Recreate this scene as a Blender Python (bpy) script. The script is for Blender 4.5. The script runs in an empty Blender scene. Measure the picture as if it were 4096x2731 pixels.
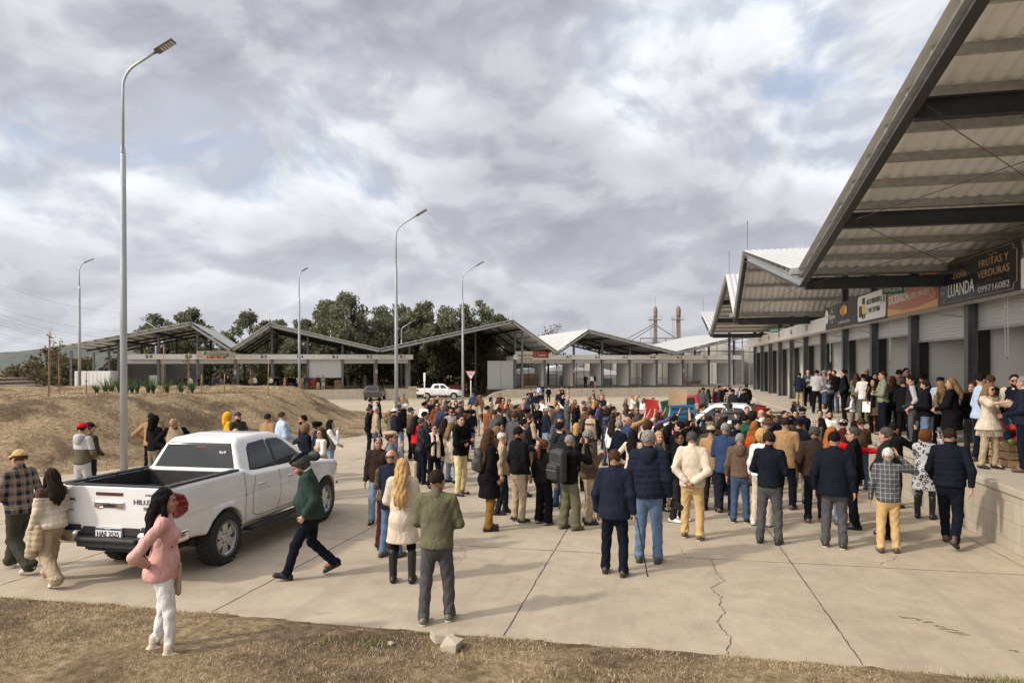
import bpy, bmesh, math, random
import numpy as np
from mathutils import Vector, Matrix, Euler
R = math.radians
scene = bpy.context.scene
COL = scene.collection
# ---------------------------------------------------------------- camera
cam = bpy.data.cameras.new("camera")
cam.lens = 24.17; cam.sensor_width = 36; cam.shift_y = .0242
cam.clip_start = .1; cam.clip_end = 6000
cam_o = bpy.data.objects.new("camera", cam); COL.objects.link(cam_o)
cam_o.matrix_world = (Matrix.Translation((0, 0, 2.8)) @ Matrix.Rotation(math.atan(589/2750), 4, 'Z')
                      @ Matrix.Rotation(R(90), 4, 'X') @ Matrix.Rotation(-.0025, 4, 'Z'))
scene.camera = cam_o
# ---------------------------------------------------------------- light
SUN_EL, SUN_AZ = R(37), R(218)          # direction towards the sun, azimuth from +X
world = bpy.data.worlds.new("World"); scene.world = world; world.use_nodes = True
sun = bpy.data.lights.new("sun", 'SUN'); sun.energy = 2.3; sun.angle = R(3); sun.color = (1, .91, .79)
sun_o = bpy.data.objects.new("sun", sun); COL.objects.link(sun_o)
sd = Vector((math.cos(SUN_EL)*math.cos(SUN_AZ), math.cos(SUN_EL)*math.sin(SUN_AZ), math.sin(SUN_EL)))
sun_o.rotation_euler = sd.to_track_quat('Z', 'Y').to_euler()
scene.view_settings.view_transform = 'Standard'; scene.view_settings.look = 'None'
scene.view_settings.exposure = .27; scene.view_settings.gamma = 1
scene.cycles.max_bounces = 6; scene.cycles.diffuse_bounces = 4; scene.cycles.glossy_bounces = 3
scene.cycles.transparent_max_bounces = 6

class NT:
    """tiny node-tree writer"""
    def __init__(s, nt): s.nt = nt; nt.nodes.clear()
    def n(s, t, _in=None, **kw):
        nd = s.nt.nodes.new(t)
        for k, v in kw.items(): setattr(nd, k, v)
        for k, v in (_in or {}).items():
            sk = nd.inputs[k]
            if hasattr(v, 'bl_idname') and hasattr(v, 'outputs'): s.nt.links.new(v.outputs[0], sk)
            elif isinstance(v, bpy.types.NodeSocket): s.nt.links.new(v, sk)
            else: sk.default_value = v
        return nd
    def m(s, op, a, b=0., c=0.): return s.n('ShaderNodeMath', {0: a, 1: b, 2: c}, operation=op)
    def vm(s, op, a, b=(0, 0, 0)): return s.n('ShaderNodeVectorMath', {0: a, 1: b}, operation=op)
    def noise(s, vec, scale, det=4, rough=.55, dist=0.):
        return s.n('ShaderNodeTexNoise', {'Vector': vec, 'Scale': scale, 'Detail': det, 'Roughness': rough, 'Distortion': dist})
    def ramp(s, f, stops, interp='LINEAR'):
        nd = s.n('ShaderNodeValToRGB', {'Fac': f}); cr = nd.color_ramp; cr.interpolation = interp
        while len(cr.elements) < len(stops): cr.elements.new(.5)
        for e, (p, c) in zip(cr.elements, stops):
            e.position = p; e.color = c if len(c) == 4 else (*c, 1)
        return nd
    def mix(s, f, a, b, mode='MIX'):
        nd = s.n('ShaderNodeMix', data_type='RGBA', blend_type=mode)
        for k, v in ((0, f), (6, a), (7, b)):
            if isinstance(v, bpy.types.NodeSocket): s.nt.links.new(v, nd.inputs[k])
            elif hasattr(v, 'outputs'): s.nt.links.new(v.outputs[2 if v.bl_idname == 'ShaderNodeMix' else 0], nd.inputs[k])
            else: nd.inputs[k].default_value = v if not isinstance(v, tuple) or len(v) == 4 else (*v, 1)
        return nd.outputs[2]
    def mapr(s, v, a, b, c=0., d=1.):
        return s.n('ShaderNodeMapRange', {0: v, 1: a, 2: b, 3: c, 4: d})

def build_sky():
    w = NT(world.node_tree)
    d = w.n('ShaderNodeTexCoord').outputs['Generated']
    sp = w.n('ShaderNodeSeparateXYZ', {0: d})
    zz = w.m('POWER', w.m('MAXIMUM', sp.outputs[2], 0.), .8)
    p = w.n('ShaderNodeCombineXYZ', {0: sp.outputs[0], 1: sp.outputs[1], 2: w.m('MULTIPLY', zz, 1.55)})
    n0 = w.noise(w.vm('ADD', p, (3.1, 7.7, 0)), 2.2, 2, .5)
    q = w.vm('ADD', p, w.vm('MULTIPLY', w.vm('SUBTRACT', n0.outputs['Color'], (.5, .5, .5)), (.35, .35, .2)))
    big = w.noise(w.vm('ADD', q, (2.3, 6.4, 1.7)), 1.9, 3, .5)
    mid = w.noise(w.vm('ADD', q, (8.3, 2.4, 5.)), 3.9, 8, .47, .0)
    puff = w.noise(w.vm('ADD', q, (4.7, 9.1, 3.)), 9.5, 8, .52, .0)
    wisp = w.noise(w.vm('MULTIPLY', q, (1., 1., 2.6)), 3.4, 8, .62, .8)
    den = w.m('ADD', w.m('MULTIPLY', big, .30), w.m('ADD', w.m('MULTIPLY', mid, .44), w.m('MULTIPLY', puff, .26)))
    # the cloud sheet is thicker in some quarters of the sky and thin towards the north-east
    den2 = den
    for dr, lo, hi, k in (((.20, .935, .29), .925, .995, -.075), ((-.648, .692, .317), .86, .99, -.05), ((-.128, .905, .407), .90, .995, .018), ((-.687, .705, .175), .95, .998, .035), ((.02, .98, .13), .95, .995, .02)):
        dp = w.n('ShaderNodeVectorMath', {0: d, 1: dr}, operation='DOT_PRODUCT').outputs['Value']
        den2 = w.m('ADD', den2, w.m('MULTIPLY', w.n('ShaderNodeMapRange', {0: dp, 1: lo, 2: hi, 3: 0., 4: 1.}, interpolation_type='SMOOTHSTEP'), k))
    mid2 = w.noise(w.vm('ADD', q, (8.3, 2.4-.0, 5.10)), 3.9, 8, .47, .0)
    puff2 = w.noise(w.vm('ADD', q, (4.7, 9.1, 3.045)), 9.5, 8, .52, .0)
    lit = w.m('ADD', w.m('SUBTRACT', mid, mid2), w.m('MULTIPLY', w.m('SUBTRACT', puff, puff2), .8))
    base = w.ramp(den2, [(.40, (.66, .69, .76)), (.445, (.60, .62, .675)), (.485, (.525, .54, .595)), (.53, (.43, .44, .495)), (.60, (.345, .352, .405))])
    rim = w.ramp(w.m('ADD', lit, .5), [(.36, (.76, .76, .79)), (.465, (.93, .93, .945)), (.515, (1.05, 1.045, 1.03)), (.58, (1.24, 1.225, 1.19)), (.68, (1.38, 1.36, 1.31))])
    cl = w.mix(1., base.outputs[0], rim.outputs[0], 'MULTIPLY')
    cl = w.mix(1., cl, w.ramp(puff, [(.33, (.97, .97, .975)), (.64, (1.04, 1.04, 1.03))]).outputs[0], 'MULTIPLY')
    sky = w.n('ShaderNodeTexSky', sky_type='NISHITA', sun_disc=False, sun_elevation=SUN_EL,
              sun_rotation=math.pi/2-SUN_AZ, air_density=1., dust_density=1.4, ozone_density=1.2)
    cl10 = w.mix(1., cl, (10., 10., 10.), 'MULTIPLY')
    gap = w.m('ADD', w.m('MULTIPLY', wisp, .40), w.m('MULTIPLY', den2, .62))
    cover = w.mapr(gap, .365, .45, .42, 1.)
    hz = w.mapr(sp.outputs[2], .0, .22, 1., 0.)
    cl10 = w.mix(w.m('MULTIPLY', hz, .35), cl10, (6.7, 6.7, 6.85), 'MIX')
    blue = w.mix(.35, w.mix(1., sky.outputs[0], (1.5, 1.5, 1.5), 'MULTIPLY'), (5.2, 6.0, 7.4))
    col = w.mix(cover.outputs[0], blue, cl10)
    # unseen glow added to the sky round the sun, as soft fill for shadows
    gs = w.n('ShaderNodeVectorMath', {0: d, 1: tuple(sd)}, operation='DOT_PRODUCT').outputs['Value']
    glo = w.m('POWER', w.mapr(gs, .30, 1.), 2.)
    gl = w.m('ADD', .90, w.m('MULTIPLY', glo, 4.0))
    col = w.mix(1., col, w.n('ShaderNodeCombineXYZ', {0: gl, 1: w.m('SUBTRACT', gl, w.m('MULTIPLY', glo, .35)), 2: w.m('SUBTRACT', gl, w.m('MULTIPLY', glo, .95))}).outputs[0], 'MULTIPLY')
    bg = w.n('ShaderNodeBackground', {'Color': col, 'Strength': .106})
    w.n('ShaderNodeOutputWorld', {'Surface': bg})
build_sky()

# ---------------------------------------------------------------- materials
MATS = {}
def material(name, build):
    if name in MATS: return MATS[name]
    m = bpy.data.materials.new(name); m.use_nodes = True
    t = NT(m.node_tree); t.mat = m
    b = t.n('ShaderNodeBsdfPrincipled'); r = build(t, b)
    o = t.n('ShaderNodeOutputMaterial', {'Surface': r or b})
    MATS[name] = m
    return m
def setp(t, b, **k):
    nm = dict(color='Base Color', rough='Roughness', metal='Metallic', coat='Coat Weight', coatr='Coat Roughness', spec='Specular IOR Level', trans='Transmission Weight', alpha='Alpha', sheen='Sheen Weight', normal='Normal', emi='Emission Color', emis='Emission Strength')
    for kk, v in k.items():
        sk = b.inputs[nm[kk]]
        if isinstance(v, bpy.types.NodeSocket): t.nt.links.new(v, sk)
        elif hasattr(v, 'outputs'): t.nt.links.new(v.outputs[0], sk)
        else: sk.default_value = (*v, 1) if isinstance(v, tuple) and len(v) == 3 else v
def bump(t, h, strength=.3, dist=.01):
    return t.n('ShaderNodeBump', {'Height': h, 'Strength': strength, 'Distance': dist})
def plain(name, col, rough=.6, metal=0., var=.12, scale=6., bmp=0., bscale=40., coat=0., spec=.5, stretch=None):
    """a solid colour with the wear of a real surface"""
    def f(t, b):
        co = t.n('ShaderNodeTexCoord').outputs['Object']
        if stretch: co = t.vm('MULTIPLY', co, stretch).outputs[0]
        n = t.noise(co, scale, 5, .6)
        lo = tuple(max(0, c*(1-var)) for c in col); hi = tuple(min(1, c*(1+var)) for c in col)
        c = t.ramp(n, [(.3, lo), (.7, hi)])
        setp(t, b, color=c, rough=t.mapr(n, .3, .7, max(.02, rough-.08), min(1, rough+.08)), metal=metal, coat=coat, spec=spec)
        if bmp: setp(t, b, normal=bump(t, t.noise(co, bscale, 3), bmp))
    return material(name, f)

# ---------------------------------------------------------------- mesh helpers
def link(name, me, mat=None, parent=None):
    o = bpy.data.objects.new(name, me); COL.objects.link(o)
    if mat is not None and me is not None: me.materials.append(mat)
    if parent is not None: o.parent = parent
    return o
def tag(o, label=None, cat=None, group=None, kind=None):
    if label: o['label'] = label
    if cat: o['category'] = cat
    if group: o['group'] = group
    if kind: o['kind'] = kind
    return o
def empty(name, loc, rz=0., label=None, cat=None, group=None):
    o = bpy.data.objects.new(name, None); COL.objects.link(o)
    o.empty_display_size = .2; o.location = loc; o.rotation_euler = (0, 0, rz)
    return tag(o, label, cat, group)
def np_mesh(name, v, f, smooth=False):
    """v (n,3); f (m,3) or (m,4) array or list of polygons"""
    me = bpy.data.meshes.new(name)
    v = np.asarray(v, np.float32).reshape(-1, 3)
    if isinstance(f, np.ndarray):
        k = f.shape[1]; m = len(f)
        me.vertices.add(len(v)); me.vertices.foreach_set('co', v.ravel())
        me.loops.add(m*k); me.loops.foreach_set('vertex_index', f.astype(np.int32).ravel())
        me.polygons.add(m); me.polygons.foreach_set('loop_start', np.arange(0, m*k, k, dtype=np.int32))
        me.polygons.foreach_set('loop_total', np.full(m, k, np.int32))
        me.update(calc_edges=True)
    else:
        me.from_pydata([tuple(map(float, a)) for a in v], [], [tuple(map(int, a)) for a in f]); me.update()
    if smooth: me.polygons.foreach_set('use_smooth', np.ones(len(me.polygons), bool))
    return me

class MB:
    """collects shapes and links them as one mesh object"""
    def __init__(s): s.v = []; s.f = []
    def add(s, v, f):
        o = len(s.v); s.v += [tuple(p) for p in v]; s.f += [tuple(i+o for i in q) for q in f]; return s
    def box(s, c, d, M=None):
        x, y, z = d[0]/2, d[1]/2, d[2]/2
        v = [Vector((sx*x, sy*y, sz*z)) for sz in (-1, 1) for sy in (-1, 1) for sx in (-1, 1)]
        if M is not None: v = [M @ p for p in v]
        v = [p+Vector(c) for p in v]
        return s.add(v, [(0, 2, 3, 1), (4, 5, 7, 6), (0, 1, 5, 4), (2, 6, 7, 3), (0, 4, 6, 2), (1, 3, 7, 5)])
    def bb(s, a, b):
        return s.box([(p+q)/2 for p, q in zip(a, b)], [abs(p-q) for p, q in zip(a, b)])
    def bar(s, a, b, w, h, up=(0, 0, 1)):
        """rectangular bar from a to b, w sideways and h along up"""
        a = Vector(a); b = Vector(b); d = (b-a).normalized(); u = Vector(up)
        x = d.cross(u).normalized(); u = x.cross(d).normalized()
        v = [p+x*sx*w/2+u*su*h/2 for p in (a, b) for su in (-1, 1) for sx in (-1, 1)]
        return s.add(v, [(0, 1, 3, 2), (4, 6, 7, 5), (0, 4, 5, 1), (2, 3, 7, 6), (0, 2, 6, 4), (1, 5, 7, 3)])
    def ibeam(s, a, b, w, h, t=.015, up=(0, 0, 1)):
        a = Vector(a); b = Vector(b); d = (b-a).normalized(); u = Vector(up); x = d.cross(u).normalized(); u = x.cross(d).normalized()
        for k in (-1, 1): s.bar(a+u*k*(h/2-t/2), b+u*k*(h/2-t/2), w, t, u)
        return s.bar(a, b, t, h-2*t, u)
    def tube(s, pts, r, n=10, cap=True):
        pts = [Vector(p) for p in pts]; rs = r if isinstance(r, (list, tuple)) else [r]*len(pts)
        o = len(s.v); prev = None
        for i, p in enumerate(pts):
            d = (pts[min(i+1, len(pts)-1)]-pts[max(i-1, 0)]).normalized()
            if prev is None: x = d.orthogonal().normalized()
            else: x = (prev-d*prev.dot(d)).normalized()
            prev = x; y = d.cross(x)
            for k in range(n):
                a = 2*math.pi*k/n; s.v.append(tuple(p+(x*math.cos(a)+y*math.sin(a))*rs[i]))
        for i in range(len(pts)-1):
            for k in range(n):
                s.f.append((o+i*n+k, o+i*n+(k+1) % n, o+(i+1)*n+(k+1) % n, o+(i+1)*n+k))
        if cap:
            s.f.append(tuple(o+k for k in range(n-1, -1, -1))); e = o+(len(pts)-1)*n; s.f.append(tuple(e+k for k in range(n)))
        return s
    def lathe(s, c, prof, n=20, axis='Z'):
        o = len(s.v)
        for r, h in prof:
            for k in range(n):
                a = 2*math.pi*k/n; x, y = r*math.cos(a), r*math.sin(a)
                p = {'Z': (x, y, h), 'Y': (x, h, y), 'X': (h, x, y)}[axis]
                s.v.append((c[0]+p[0], c[1]+p[1], c[2]+p[2]))
        for i in range(len(prof)-1):
            for k in range(n): s.f.append((o+i*n+k, o+i*n+(k+1) % n, o+(i+1)*n+(k+1) % n, o+(i+1)*n+k))
        return s
    def prism(s, poly, h, M=None):
        """polygon in local xy extruded by h along local z, placed by M"""
        n = len(poly); M = M or Matrix()
        v = [M @ Vector((p[0], p[1], z)) for z in (0, h) for p in poly]
        return s.add(v, [tuple(range(n-1, -1, -1)), tuple(range(n, 2*n))]+[(i, (i+1) % n, n+(i+1) % n, n+i) for i in range(n)])
    def build(s, name, mat, parent=None, smooth=False, bevel=0.):
        me = np_mesh(name, s.v, s.f, smooth)
        o = link(name, me, mat, parent)
        if bevel:
            b = o.modifiers.new('edge', 'BEVEL'); b.width = bevel; b.segments = 2; b.limit_method = 'ANGLE'
        return o
def fix_normals(o):
    bm = bmesh.new(); bm.from_mesh(o.data); bmesh.ops.recalc_face_normals(bm, faces=bm.faces); bm.to_mesh(o.data); bm.free()

FONT = None
def text(name, body, mat, parent, loc, M, size, width=None, thick=.006, align='CENTER', shear=0., bold=0.):
    """lettering as a mesh; M orients text x to the right, y up"""
    cu = bpy.data.curves.new(name, 'FONT'); cu.body = body; cu.size = size; cu.align_x = align; cu.align_y = 'CENTER'
    cu.extrude = thick/2; cu.shear = shear; cu.offset = bold; cu.resolution_u = 2
    o = bpy.data.objects.new(name, cu); COL.objects.link(o)
    dg = bpy.context.evaluated_depsgraph_get(); me = bpy.data.meshes.new_from_object(o.evaluated_get(dg))
    bpy.data.objects.remove(o); bpy.data.curves.remove(cu)
    if not len(me.vertices): return None
    v = np.empty(len(me.vertices)*3, np.float32); me.vertices.foreach_get('co', v); v = v.reshape(-1, 3)
    if width:
        w = v[:, 0].max()-v[:, 0].min(); v[:, 0] *= width/w; me.vertices.foreach_set('co', v.ravel())
    me.transform(Matrix.Translation(loc) @ M.to_4x4())
    me.materials.clear(); return link(name, me, mat, parent)

# ---------------------------------------------------------------- signed-distance modelling
def hashn(seed): return np.random.RandomState(seed)
def smin(a, b, k):
    if k <= 0: return np.minimum(a, b)
    h = np.clip(.5+.5*(b-a)/k, 0, 1)
    return b+(a-b)*h-k*h*(1-h)
class SDF:
    def __init__(s, lo, hi, h):
        s.h = h; s.lo = np.array(lo, np.float32)-2*h; n = np.ceil((np.array(hi)+2*h-s.lo)/h).astype(int)+1
        s.n = n; s.F = np.full(n, 1., np.float32)
        s.ax = [s.lo[i]+h*np.arange(n[i], dtype=np.float32) for i in range(3)]
    def blk(s, lo, hi):
        a = np.clip(np.floor((np.array(lo)-s.lo)/s.h).astype(int), 0, s.n); b = np.clip(np.ceil((np.array(hi)-s.lo)/s.h).astype(int)+1, 0, s.n)
        if (b <= a).any(): return None, None
        sl = tuple(slice(a[i], b[i]) for i in range(3))
        X = s.ax[0][sl[0]][:, None, None]; Y = s.ax[1][sl[1]][None, :, None]; Z = s.ax[2][sl[2]][None, None, :]
        return sl, (X, Y, Z)
    def cone(s, p, q, r0, r1, k=.03, fwd=None, sq=1., cut=None):
        """round cone p->q; sq scales thickness along fwd (a horizontal direction)"""
        p = np.array(p, float); q = np.array(q, float); m = max(r0, r1)+k+2*s.h
        sl, c = s.blk(np.minimum(p, q)-m, np.maximum(p, q)+m)
        if sl is None: return s
        d = q-p
        A = [c[i]-p[i] for i in range(3)]
        if fwd is not None and sq != 1:
            fx, fy = fwd; e = 1/sq-1
            t = (A[0]*fx+A[1]*fy)*e; A = [A[0]+t*fx, A[1]+t*fy, A[2]+0*t]
            td = (d[0]*fx+d[1]*fy)*e; d = d+np.array([td*fx, td*fy, 0])
        L2 = max(float(d@d), 1e-9)
        t = np.clip((A[0]*d[0]+A[1]*d[1]+A[2]*d[2])/L2, 0, 1)
        D = np.sqrt((A[0]-t*d[0])**2+(A[1]-t*d[1])**2+(A[2]-t*d[2])**2)-(r0+(r1-r0)*t)
        if fwd is not None and sq != 1: D = D*(sq if sq < 1 else 1)
        if cut is not None: D = np.maximum(D, cut(*c))
        s.F[sl] = smin(s.F[sl], D.astype(np.float32), k); return s
    def ell(s, c0, r, k=.02, M=None, sub=False):
        """ellipsoid; M (3x3) local->world rotation"""
        r = np.array(r, float); m = r.max()+k+2*s.h; c0 = np.array(c0, float)
        sl, c = s.blk(c0-m, c0+m)
        if sl is None: return s
        A = [c[i]-c0[i] for i in range(3)]
        if M is not None: A = [A[0]*M[0][i]+A[1]*M[1][i]+A[2]*M[2][i] for i in range(3)]
        k0 = np.sqrt((A[0]/r[0])**2+(A[1]/r[1])**2+(A[2]/r[2])**2)
        k1 = np.sqrt((A[0]/r[0]**2)**2+(A[1]/r[1]**2)**2+(A[2]/r[2]**2)**2)+1e-6
        D = (k0*(k0-1)/k1).astype(np.float32)
        if sub: s.F[sl] = -smin(-s.F[sl], D, k)
        else: s.F[sl] = smin(s.F[sl], D, k)
        return s
    def box(s, lo, hi, r=.0, k=0., sub=False):
        lo = np.array(lo, float); hi = np.array(hi, float); m = k+r+3*s.h
        sl, c = s.blk(lo-m, hi+m)
        if sl is None: return s
        q = [np.abs(c[i]-(lo[i]+hi[i])/2)-((hi[i]-lo[i])/2-r) for i in range(3)]
        D = np.sqrt(np.maximum(q[0], 0)**2+np.maximum(q[1], 0)**2+np.maximum(q[2], 0)**2)+np.minimum(np.maximum(np.maximum(q[0], q[1]), q[2]), 0)-r
        D = D.astype(np.float32)
        s.F[sl] = -smin(-s.F[sl], D, k) if sub else smin(s.F[sl], D, k); return s
    def grid(s): return s.ax[0][:, None, None], s.ax[1][None, :, None], s.ax[2][None, None, :]
    def mesh(s):
        F = s.F; n = F.shape
        ins = F < 0
        c = np.zeros((n[0]-1, n[1]-1, n[2]-1), np.uint8)
        for i in (0, 1):
            for j in (0, 1):
                for k in (0, 1): c += ins[i:n[0]-1+i, j:n[1]-1+j, k:n[2]-1+k]
        act = (c > 0) & (c < 8); idx = np.argwhere(act)
        if not len(idx): return np.zeros((0, 3), np.float32), np.zeros((0, 4), np.int32)
        ids = np.full(act.shape, -1, np.int32); ids[act] = np.arange(len(idx))
        acc = np.zeros((len(idx), 3), np.float32); cnt = np.zeros(len(idx), np.float32)
        I, J, K = idx.T
        for ax in range(3):
            o1, o2 = [a for a in range(3) if a != ax]
            for a in (0, 1):
                for b in (0, 1):
                    off = [0, 0, 0]; off[o1] = a; off[o2] = b
                    f0 = F[I+off[0], J+off[1], K+off[2]]; off2 = off[:]; off2[ax] = 1
                    f1 = F[I+off2[0], J+off2[1], K+off2[2]]
                    x = (f0 < 0) != (f1 < 0)
                    t = f0/np.where(x, f0-f1, 1)
                    pt = np.empty((len(idx), 3), np.float32); pt[:, o1] = a; pt[:, o2] = b; pt[:, ax] = t
                    acc += np.where(x[:, None], pt, 0); cnt += x
        v = (idx+acc/np.maximum(cnt, 1)[:, None])*s.h+s.lo
        quads = []
        for ax in range(3):
            o1, o2 = (ax+1) % 3, (ax+2) % 3
            sa = [slice(None)]*3; sb = [slice(None)]*3; sa[ax] = slice(0, n[ax]-1); sb[ax] = slice(1, n[ax])
            A = ins[tuple(sa)]; B = ins[tuple(sb)]
            e = np.argwhere(A != B)
            e = e[(e[:, o1] > 0) & (e[:, o2] > 0) & (e[:, o1] < n[o1]-1) & (e[:, o2] < n[o2]-1)]
            if not len(e): continue
            fl = A[tuple(e.T)]
            q = []
            for a, b in ((-1, -1), (0, -1), (0, 0), (-1, 0)):
                d = e.copy(); d[:, o1] += a; d[:, o2] += b; q.append(ids[tuple(d.T)])
            q = np.stack(q, 1); q = np.where(fl[:, None], q, q[:, ::-1]); quads.append(q)
        f = np.concatenate(quads) if quads else np.zeros((0, 4), np.int32)
        return v.astype(np.float32), f[(f >= 0).all(1)]
    def build(s, name, mat, parent=None):
        v, f = s.mesh()
        if not len(f): return None
        return link(name, np_mesh(name, v, f, True), mat, parent)
def gz(x, y): return -.0131*y
# ================================================================ ground
def terrain(name, xs, ys, zf, mat, keep=None, kind='structure'):
    X, Y = np.meshgrid(xs, ys, indexing='ij'); Z = zf(X, Y)
    nx, ny = X.shape; v = np.stack([X, Y, Z], -1).reshape(-1, 3)
    i = np.arange(nx*ny).reshape(nx, ny)
    f = np.stack([i[:-1, :-1], i[1:, :-1], i[1:, 1:], i[:-1, 1:]], -1).reshape(-1, 4)
    if keep is not None:
        k = keep(X, Y); f = f[k.reshape(-1)[f].all(1)]
    o = link(name, np_mesh(name, v, f, True), mat); return tag(o, kind=kind)
def vnoise(x, y, seed=0):
    """smooth value noise"""
    rs = hashn(seed); T = rs.rand(64, 64)
    x = np.asarray(x, float); y = np.asarray(y, float)
    i = np.floor(x).astype(int); j = np.floor(y).astype(int); u = x-i; w = y-j; u = u*u*(3-2*u); w = w*w*(3-2*w)
    g = lambda a, b: T[a % 64, b % 64]
    return (g(i, j)*(1-u)+g(i+1, j)*u)*(1-w)+(g(i, j+1)*(1-u)+g(i+1, j+1)*u)*w
def fbm(x, y, seed=0, o=4):
    return sum(vnoise(x*2**k, y*2**k, seed+k)/2**k for k in range(o))/(2-2**(1-o))
def m_dry(t, b):
    co = t.n('ShaderNodeTexCoord').outputs['Object']
    n1 = t.noise(co, .55, 5, .6); n2 = t.noise(t.vm('MULTIPLY', co, (1, 1, 1)), 9., 6, .7, .6); n3 = t.noise(co, 2.2, 4, .6)
    c = t.ramp(n2, [(.28, (.14, .10, .058)), (.48, (.30, .22, .13)), (.62, (.43, .33, .205)), (.8, (.54, .43, .285))])
    soil = t.ramp(n2, [(.3, (.075, .05, .032)), (.7, (.22, .155, .10))])
    c1 = t.mix(t.mapr(n1, .46, .60).outputs[0], c.outputs[0], soil.outputs[0])
    gr = t.ramp(n2, [(.3, (.06, .065, .018)), (.7, (.17, .165, .055))])
    c2 = t.mix(t.mapr(n3, .60, .72, 0, .55).outputs[0], c1, gr.outputs[0])
    setp(t, b, color=c2, rough=.95, spec=.1, normal=bump(t, t.noise(co, 26, 6, .75), .9, .05))
M_DRY = material('dry_grass_ground', m_dry)
def m_field(t, b):
    co = t.n('ShaderNodeTexCoord').outputs['Object']
    n1 = t.noise(co, .02, 6, .6); n2 = t.noise(co, .4, 6, .7)
    c = t.mix(.5, t.ramp(n1, [(.35, (.16, .125, .07)), (.55, (.12, .115, .05)), (.7, (.23, .18, .11))]).outputs[0],
              t.ramp(n2, [(.3, (.11, .09, .05)), (.7, (.24, .19, .11))]).outputs[0])
    setp(t, b, color=c, rough=.95, spec=.1, normal=bump(t, n2, .6, .1))
M_FIELD = material('field', m_field)
def m_conc(t, b):
    co = t.n('ShaderNodeTexCoord').outputs['Object']
    n1 = t.noise(co, .35, 6, .62); n2 = t.noise(co, 2.2, 7, .65, .4); n3 = t.noise(co, 60, 3, .6)
    wv = t.noise(co, .8, 2); st = t.n('ShaderNodeSeparateXYZ', {0: co})
    # broom strokes run along the slabs
    br = t.noise(t.n('ShaderNodeCombineXYZ', {0: t.m('MULTIPLY', t.m('ADD', st.outputs[0], t.m('MULTIPLY', wv, .5)), 38.), 1: t.m('MULTIPLY', st.outputs[1], 1.1), 2: 0.}), 1., 3, .6)
    c = t.ramp(n1, [(.30, (.345, .288, .212)), (.5, (.405, .342, .256)), (.72, (.47, .402, .308))])
    c = t.mix(.40, c.outputs[0], t.ramp(n2, [(.33, (.22, .178, .135)), (.5, (.35, .29, .22)), (.7, (.47, .40, .31))]).outputs[0])
    c = t.mix(t.mapr(br, .35, .7, 0., .20).outputs[0], c, (.50, .43, .34))
    c = t.mix(t.mapr(n3, .63, .74, 0, .25).outputs[0], c, (.20, .16, .12))
    ty = t.noise(t.n('ShaderNodeCombineXYZ', {0: t.m('MULTIPLY', st.outputs[0], 1.5), 1: t.m('MULTIPLY', st.outputs[1], .07), 2: 0.}), 1., 4, .6)
    c = t.mix(t.m('MULTIPLY', t.mapr(ty, .56, .70), t.mapr(n2, .3, .7, .1, .38)).outputs[0], c, (.17, .14, .11))
    oil = t.noise(co, 1.15, 3, .5, .5); c = t.mix(t.mapr(oil, .70, .76, 0., .30).outputs[0], c, (.13, .105, .08))
    sl = t.n('ShaderNodeTexWhiteNoise', {'Vector': t.n('ShaderNodeCombineXYZ', {0: t.m('FLOOR', t.m('DIVIDE', t.m('ADD', st.outputs[0], 1.645), 3.55)), 1: t.m('FLOOR', t.m('DIVIDE', t.m('ADD', st.outputs[1], -10.87), 7.)), 2: 0.})}, noise_dimensions='2D')
    c = t.mix(1., c, t.ramp(sl, [(0., (.92, .915, .91)), (1., (1.06, 1.055, 1.05))]).outputs[0], 'MULTIPLY')
    setp(t, b, color=c, rough=.88, spec=.25, normal=bump(t, t.m('ADD', br, t.m('MULTIPLY', n3, .5)), .16, .01))
M_CONC = material('yard_concrete', m_conc)

far = np.concatenate([-np.geomspace(900, 70, 22), np.linspace(-66, 66, 45), np.geomspace(70, 900, 22)])
fy = np.concatenate([np.linspace(-60, 110, 70), np.geomspace(114, 1800, 40)])
def gfar(X, Y):
    z = -.0131*np.minimum(Y, 118)-.06
    return z+np.where(Y > 118, (fbm(X/60, Y/60, 5)-.5)*1.2*np.clip((Y-118)/80, 0, 1), 0)
terrain('ground', far, fy, gfar, M_FIELD)
terrain('yard', np.linspace(-75, 24, 34), np.concatenate([[3.], np.linspace(7.2, 97, 46)]), lambda X, Y: -.0131*Y, M_CONC)
# sealed joints and cracks between the slabs
M_JOINT = plain('joint_sealant', (.085, .072, .058), .9)
def ribbon(name, pts, w, mat=M_JOINT, jit=.004, step=.12, z=.004, seed=1, extra=None):
    rs = hashn(seed); v = []; f = []
    P = [np.array(p, float) for p in pts]; out = []
    for a, b in zip(P[:-1], P[1:]):
        n = max(2, int(np.linalg.norm(b-a)/step)); out += [a+(b-a)*i/n for i in range(n)]
    out.append(P[-1])
    for i, p in enumerate(out):
        d = out[min(i+1, len(out)-1)]-out[max(i-1, 0)]; d /= np.linalg.norm(d); nrm = np.array([-d[1], d[0]])
        p = p+nrm*rs.normal(0, jit); ww = w*(.55+.9*rs.rand())/2
        for s in (-1, 1):
            q = p+nrm*s*ww; v.append((q[0], q[1], -.0131*q[1]+z))
    f = np.array([(2*i, 2*i+2, 2*i+3, 2*i+1) for i in range(len(out)-1)])
    return tag(link(name, np_mesh(name, v, f[:, ::-1]), mat), kind='structure')
k = 1
for x, y1 in ((1.92, 70), (-1.645, 70), (-5.18, 70), (-8.6, 18), (5.2, 60), (-12.1, 14)):
    ribbon('slab_joint', [(x, 7.2), (x, y1)], .014, seed=k); k += 1
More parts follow.
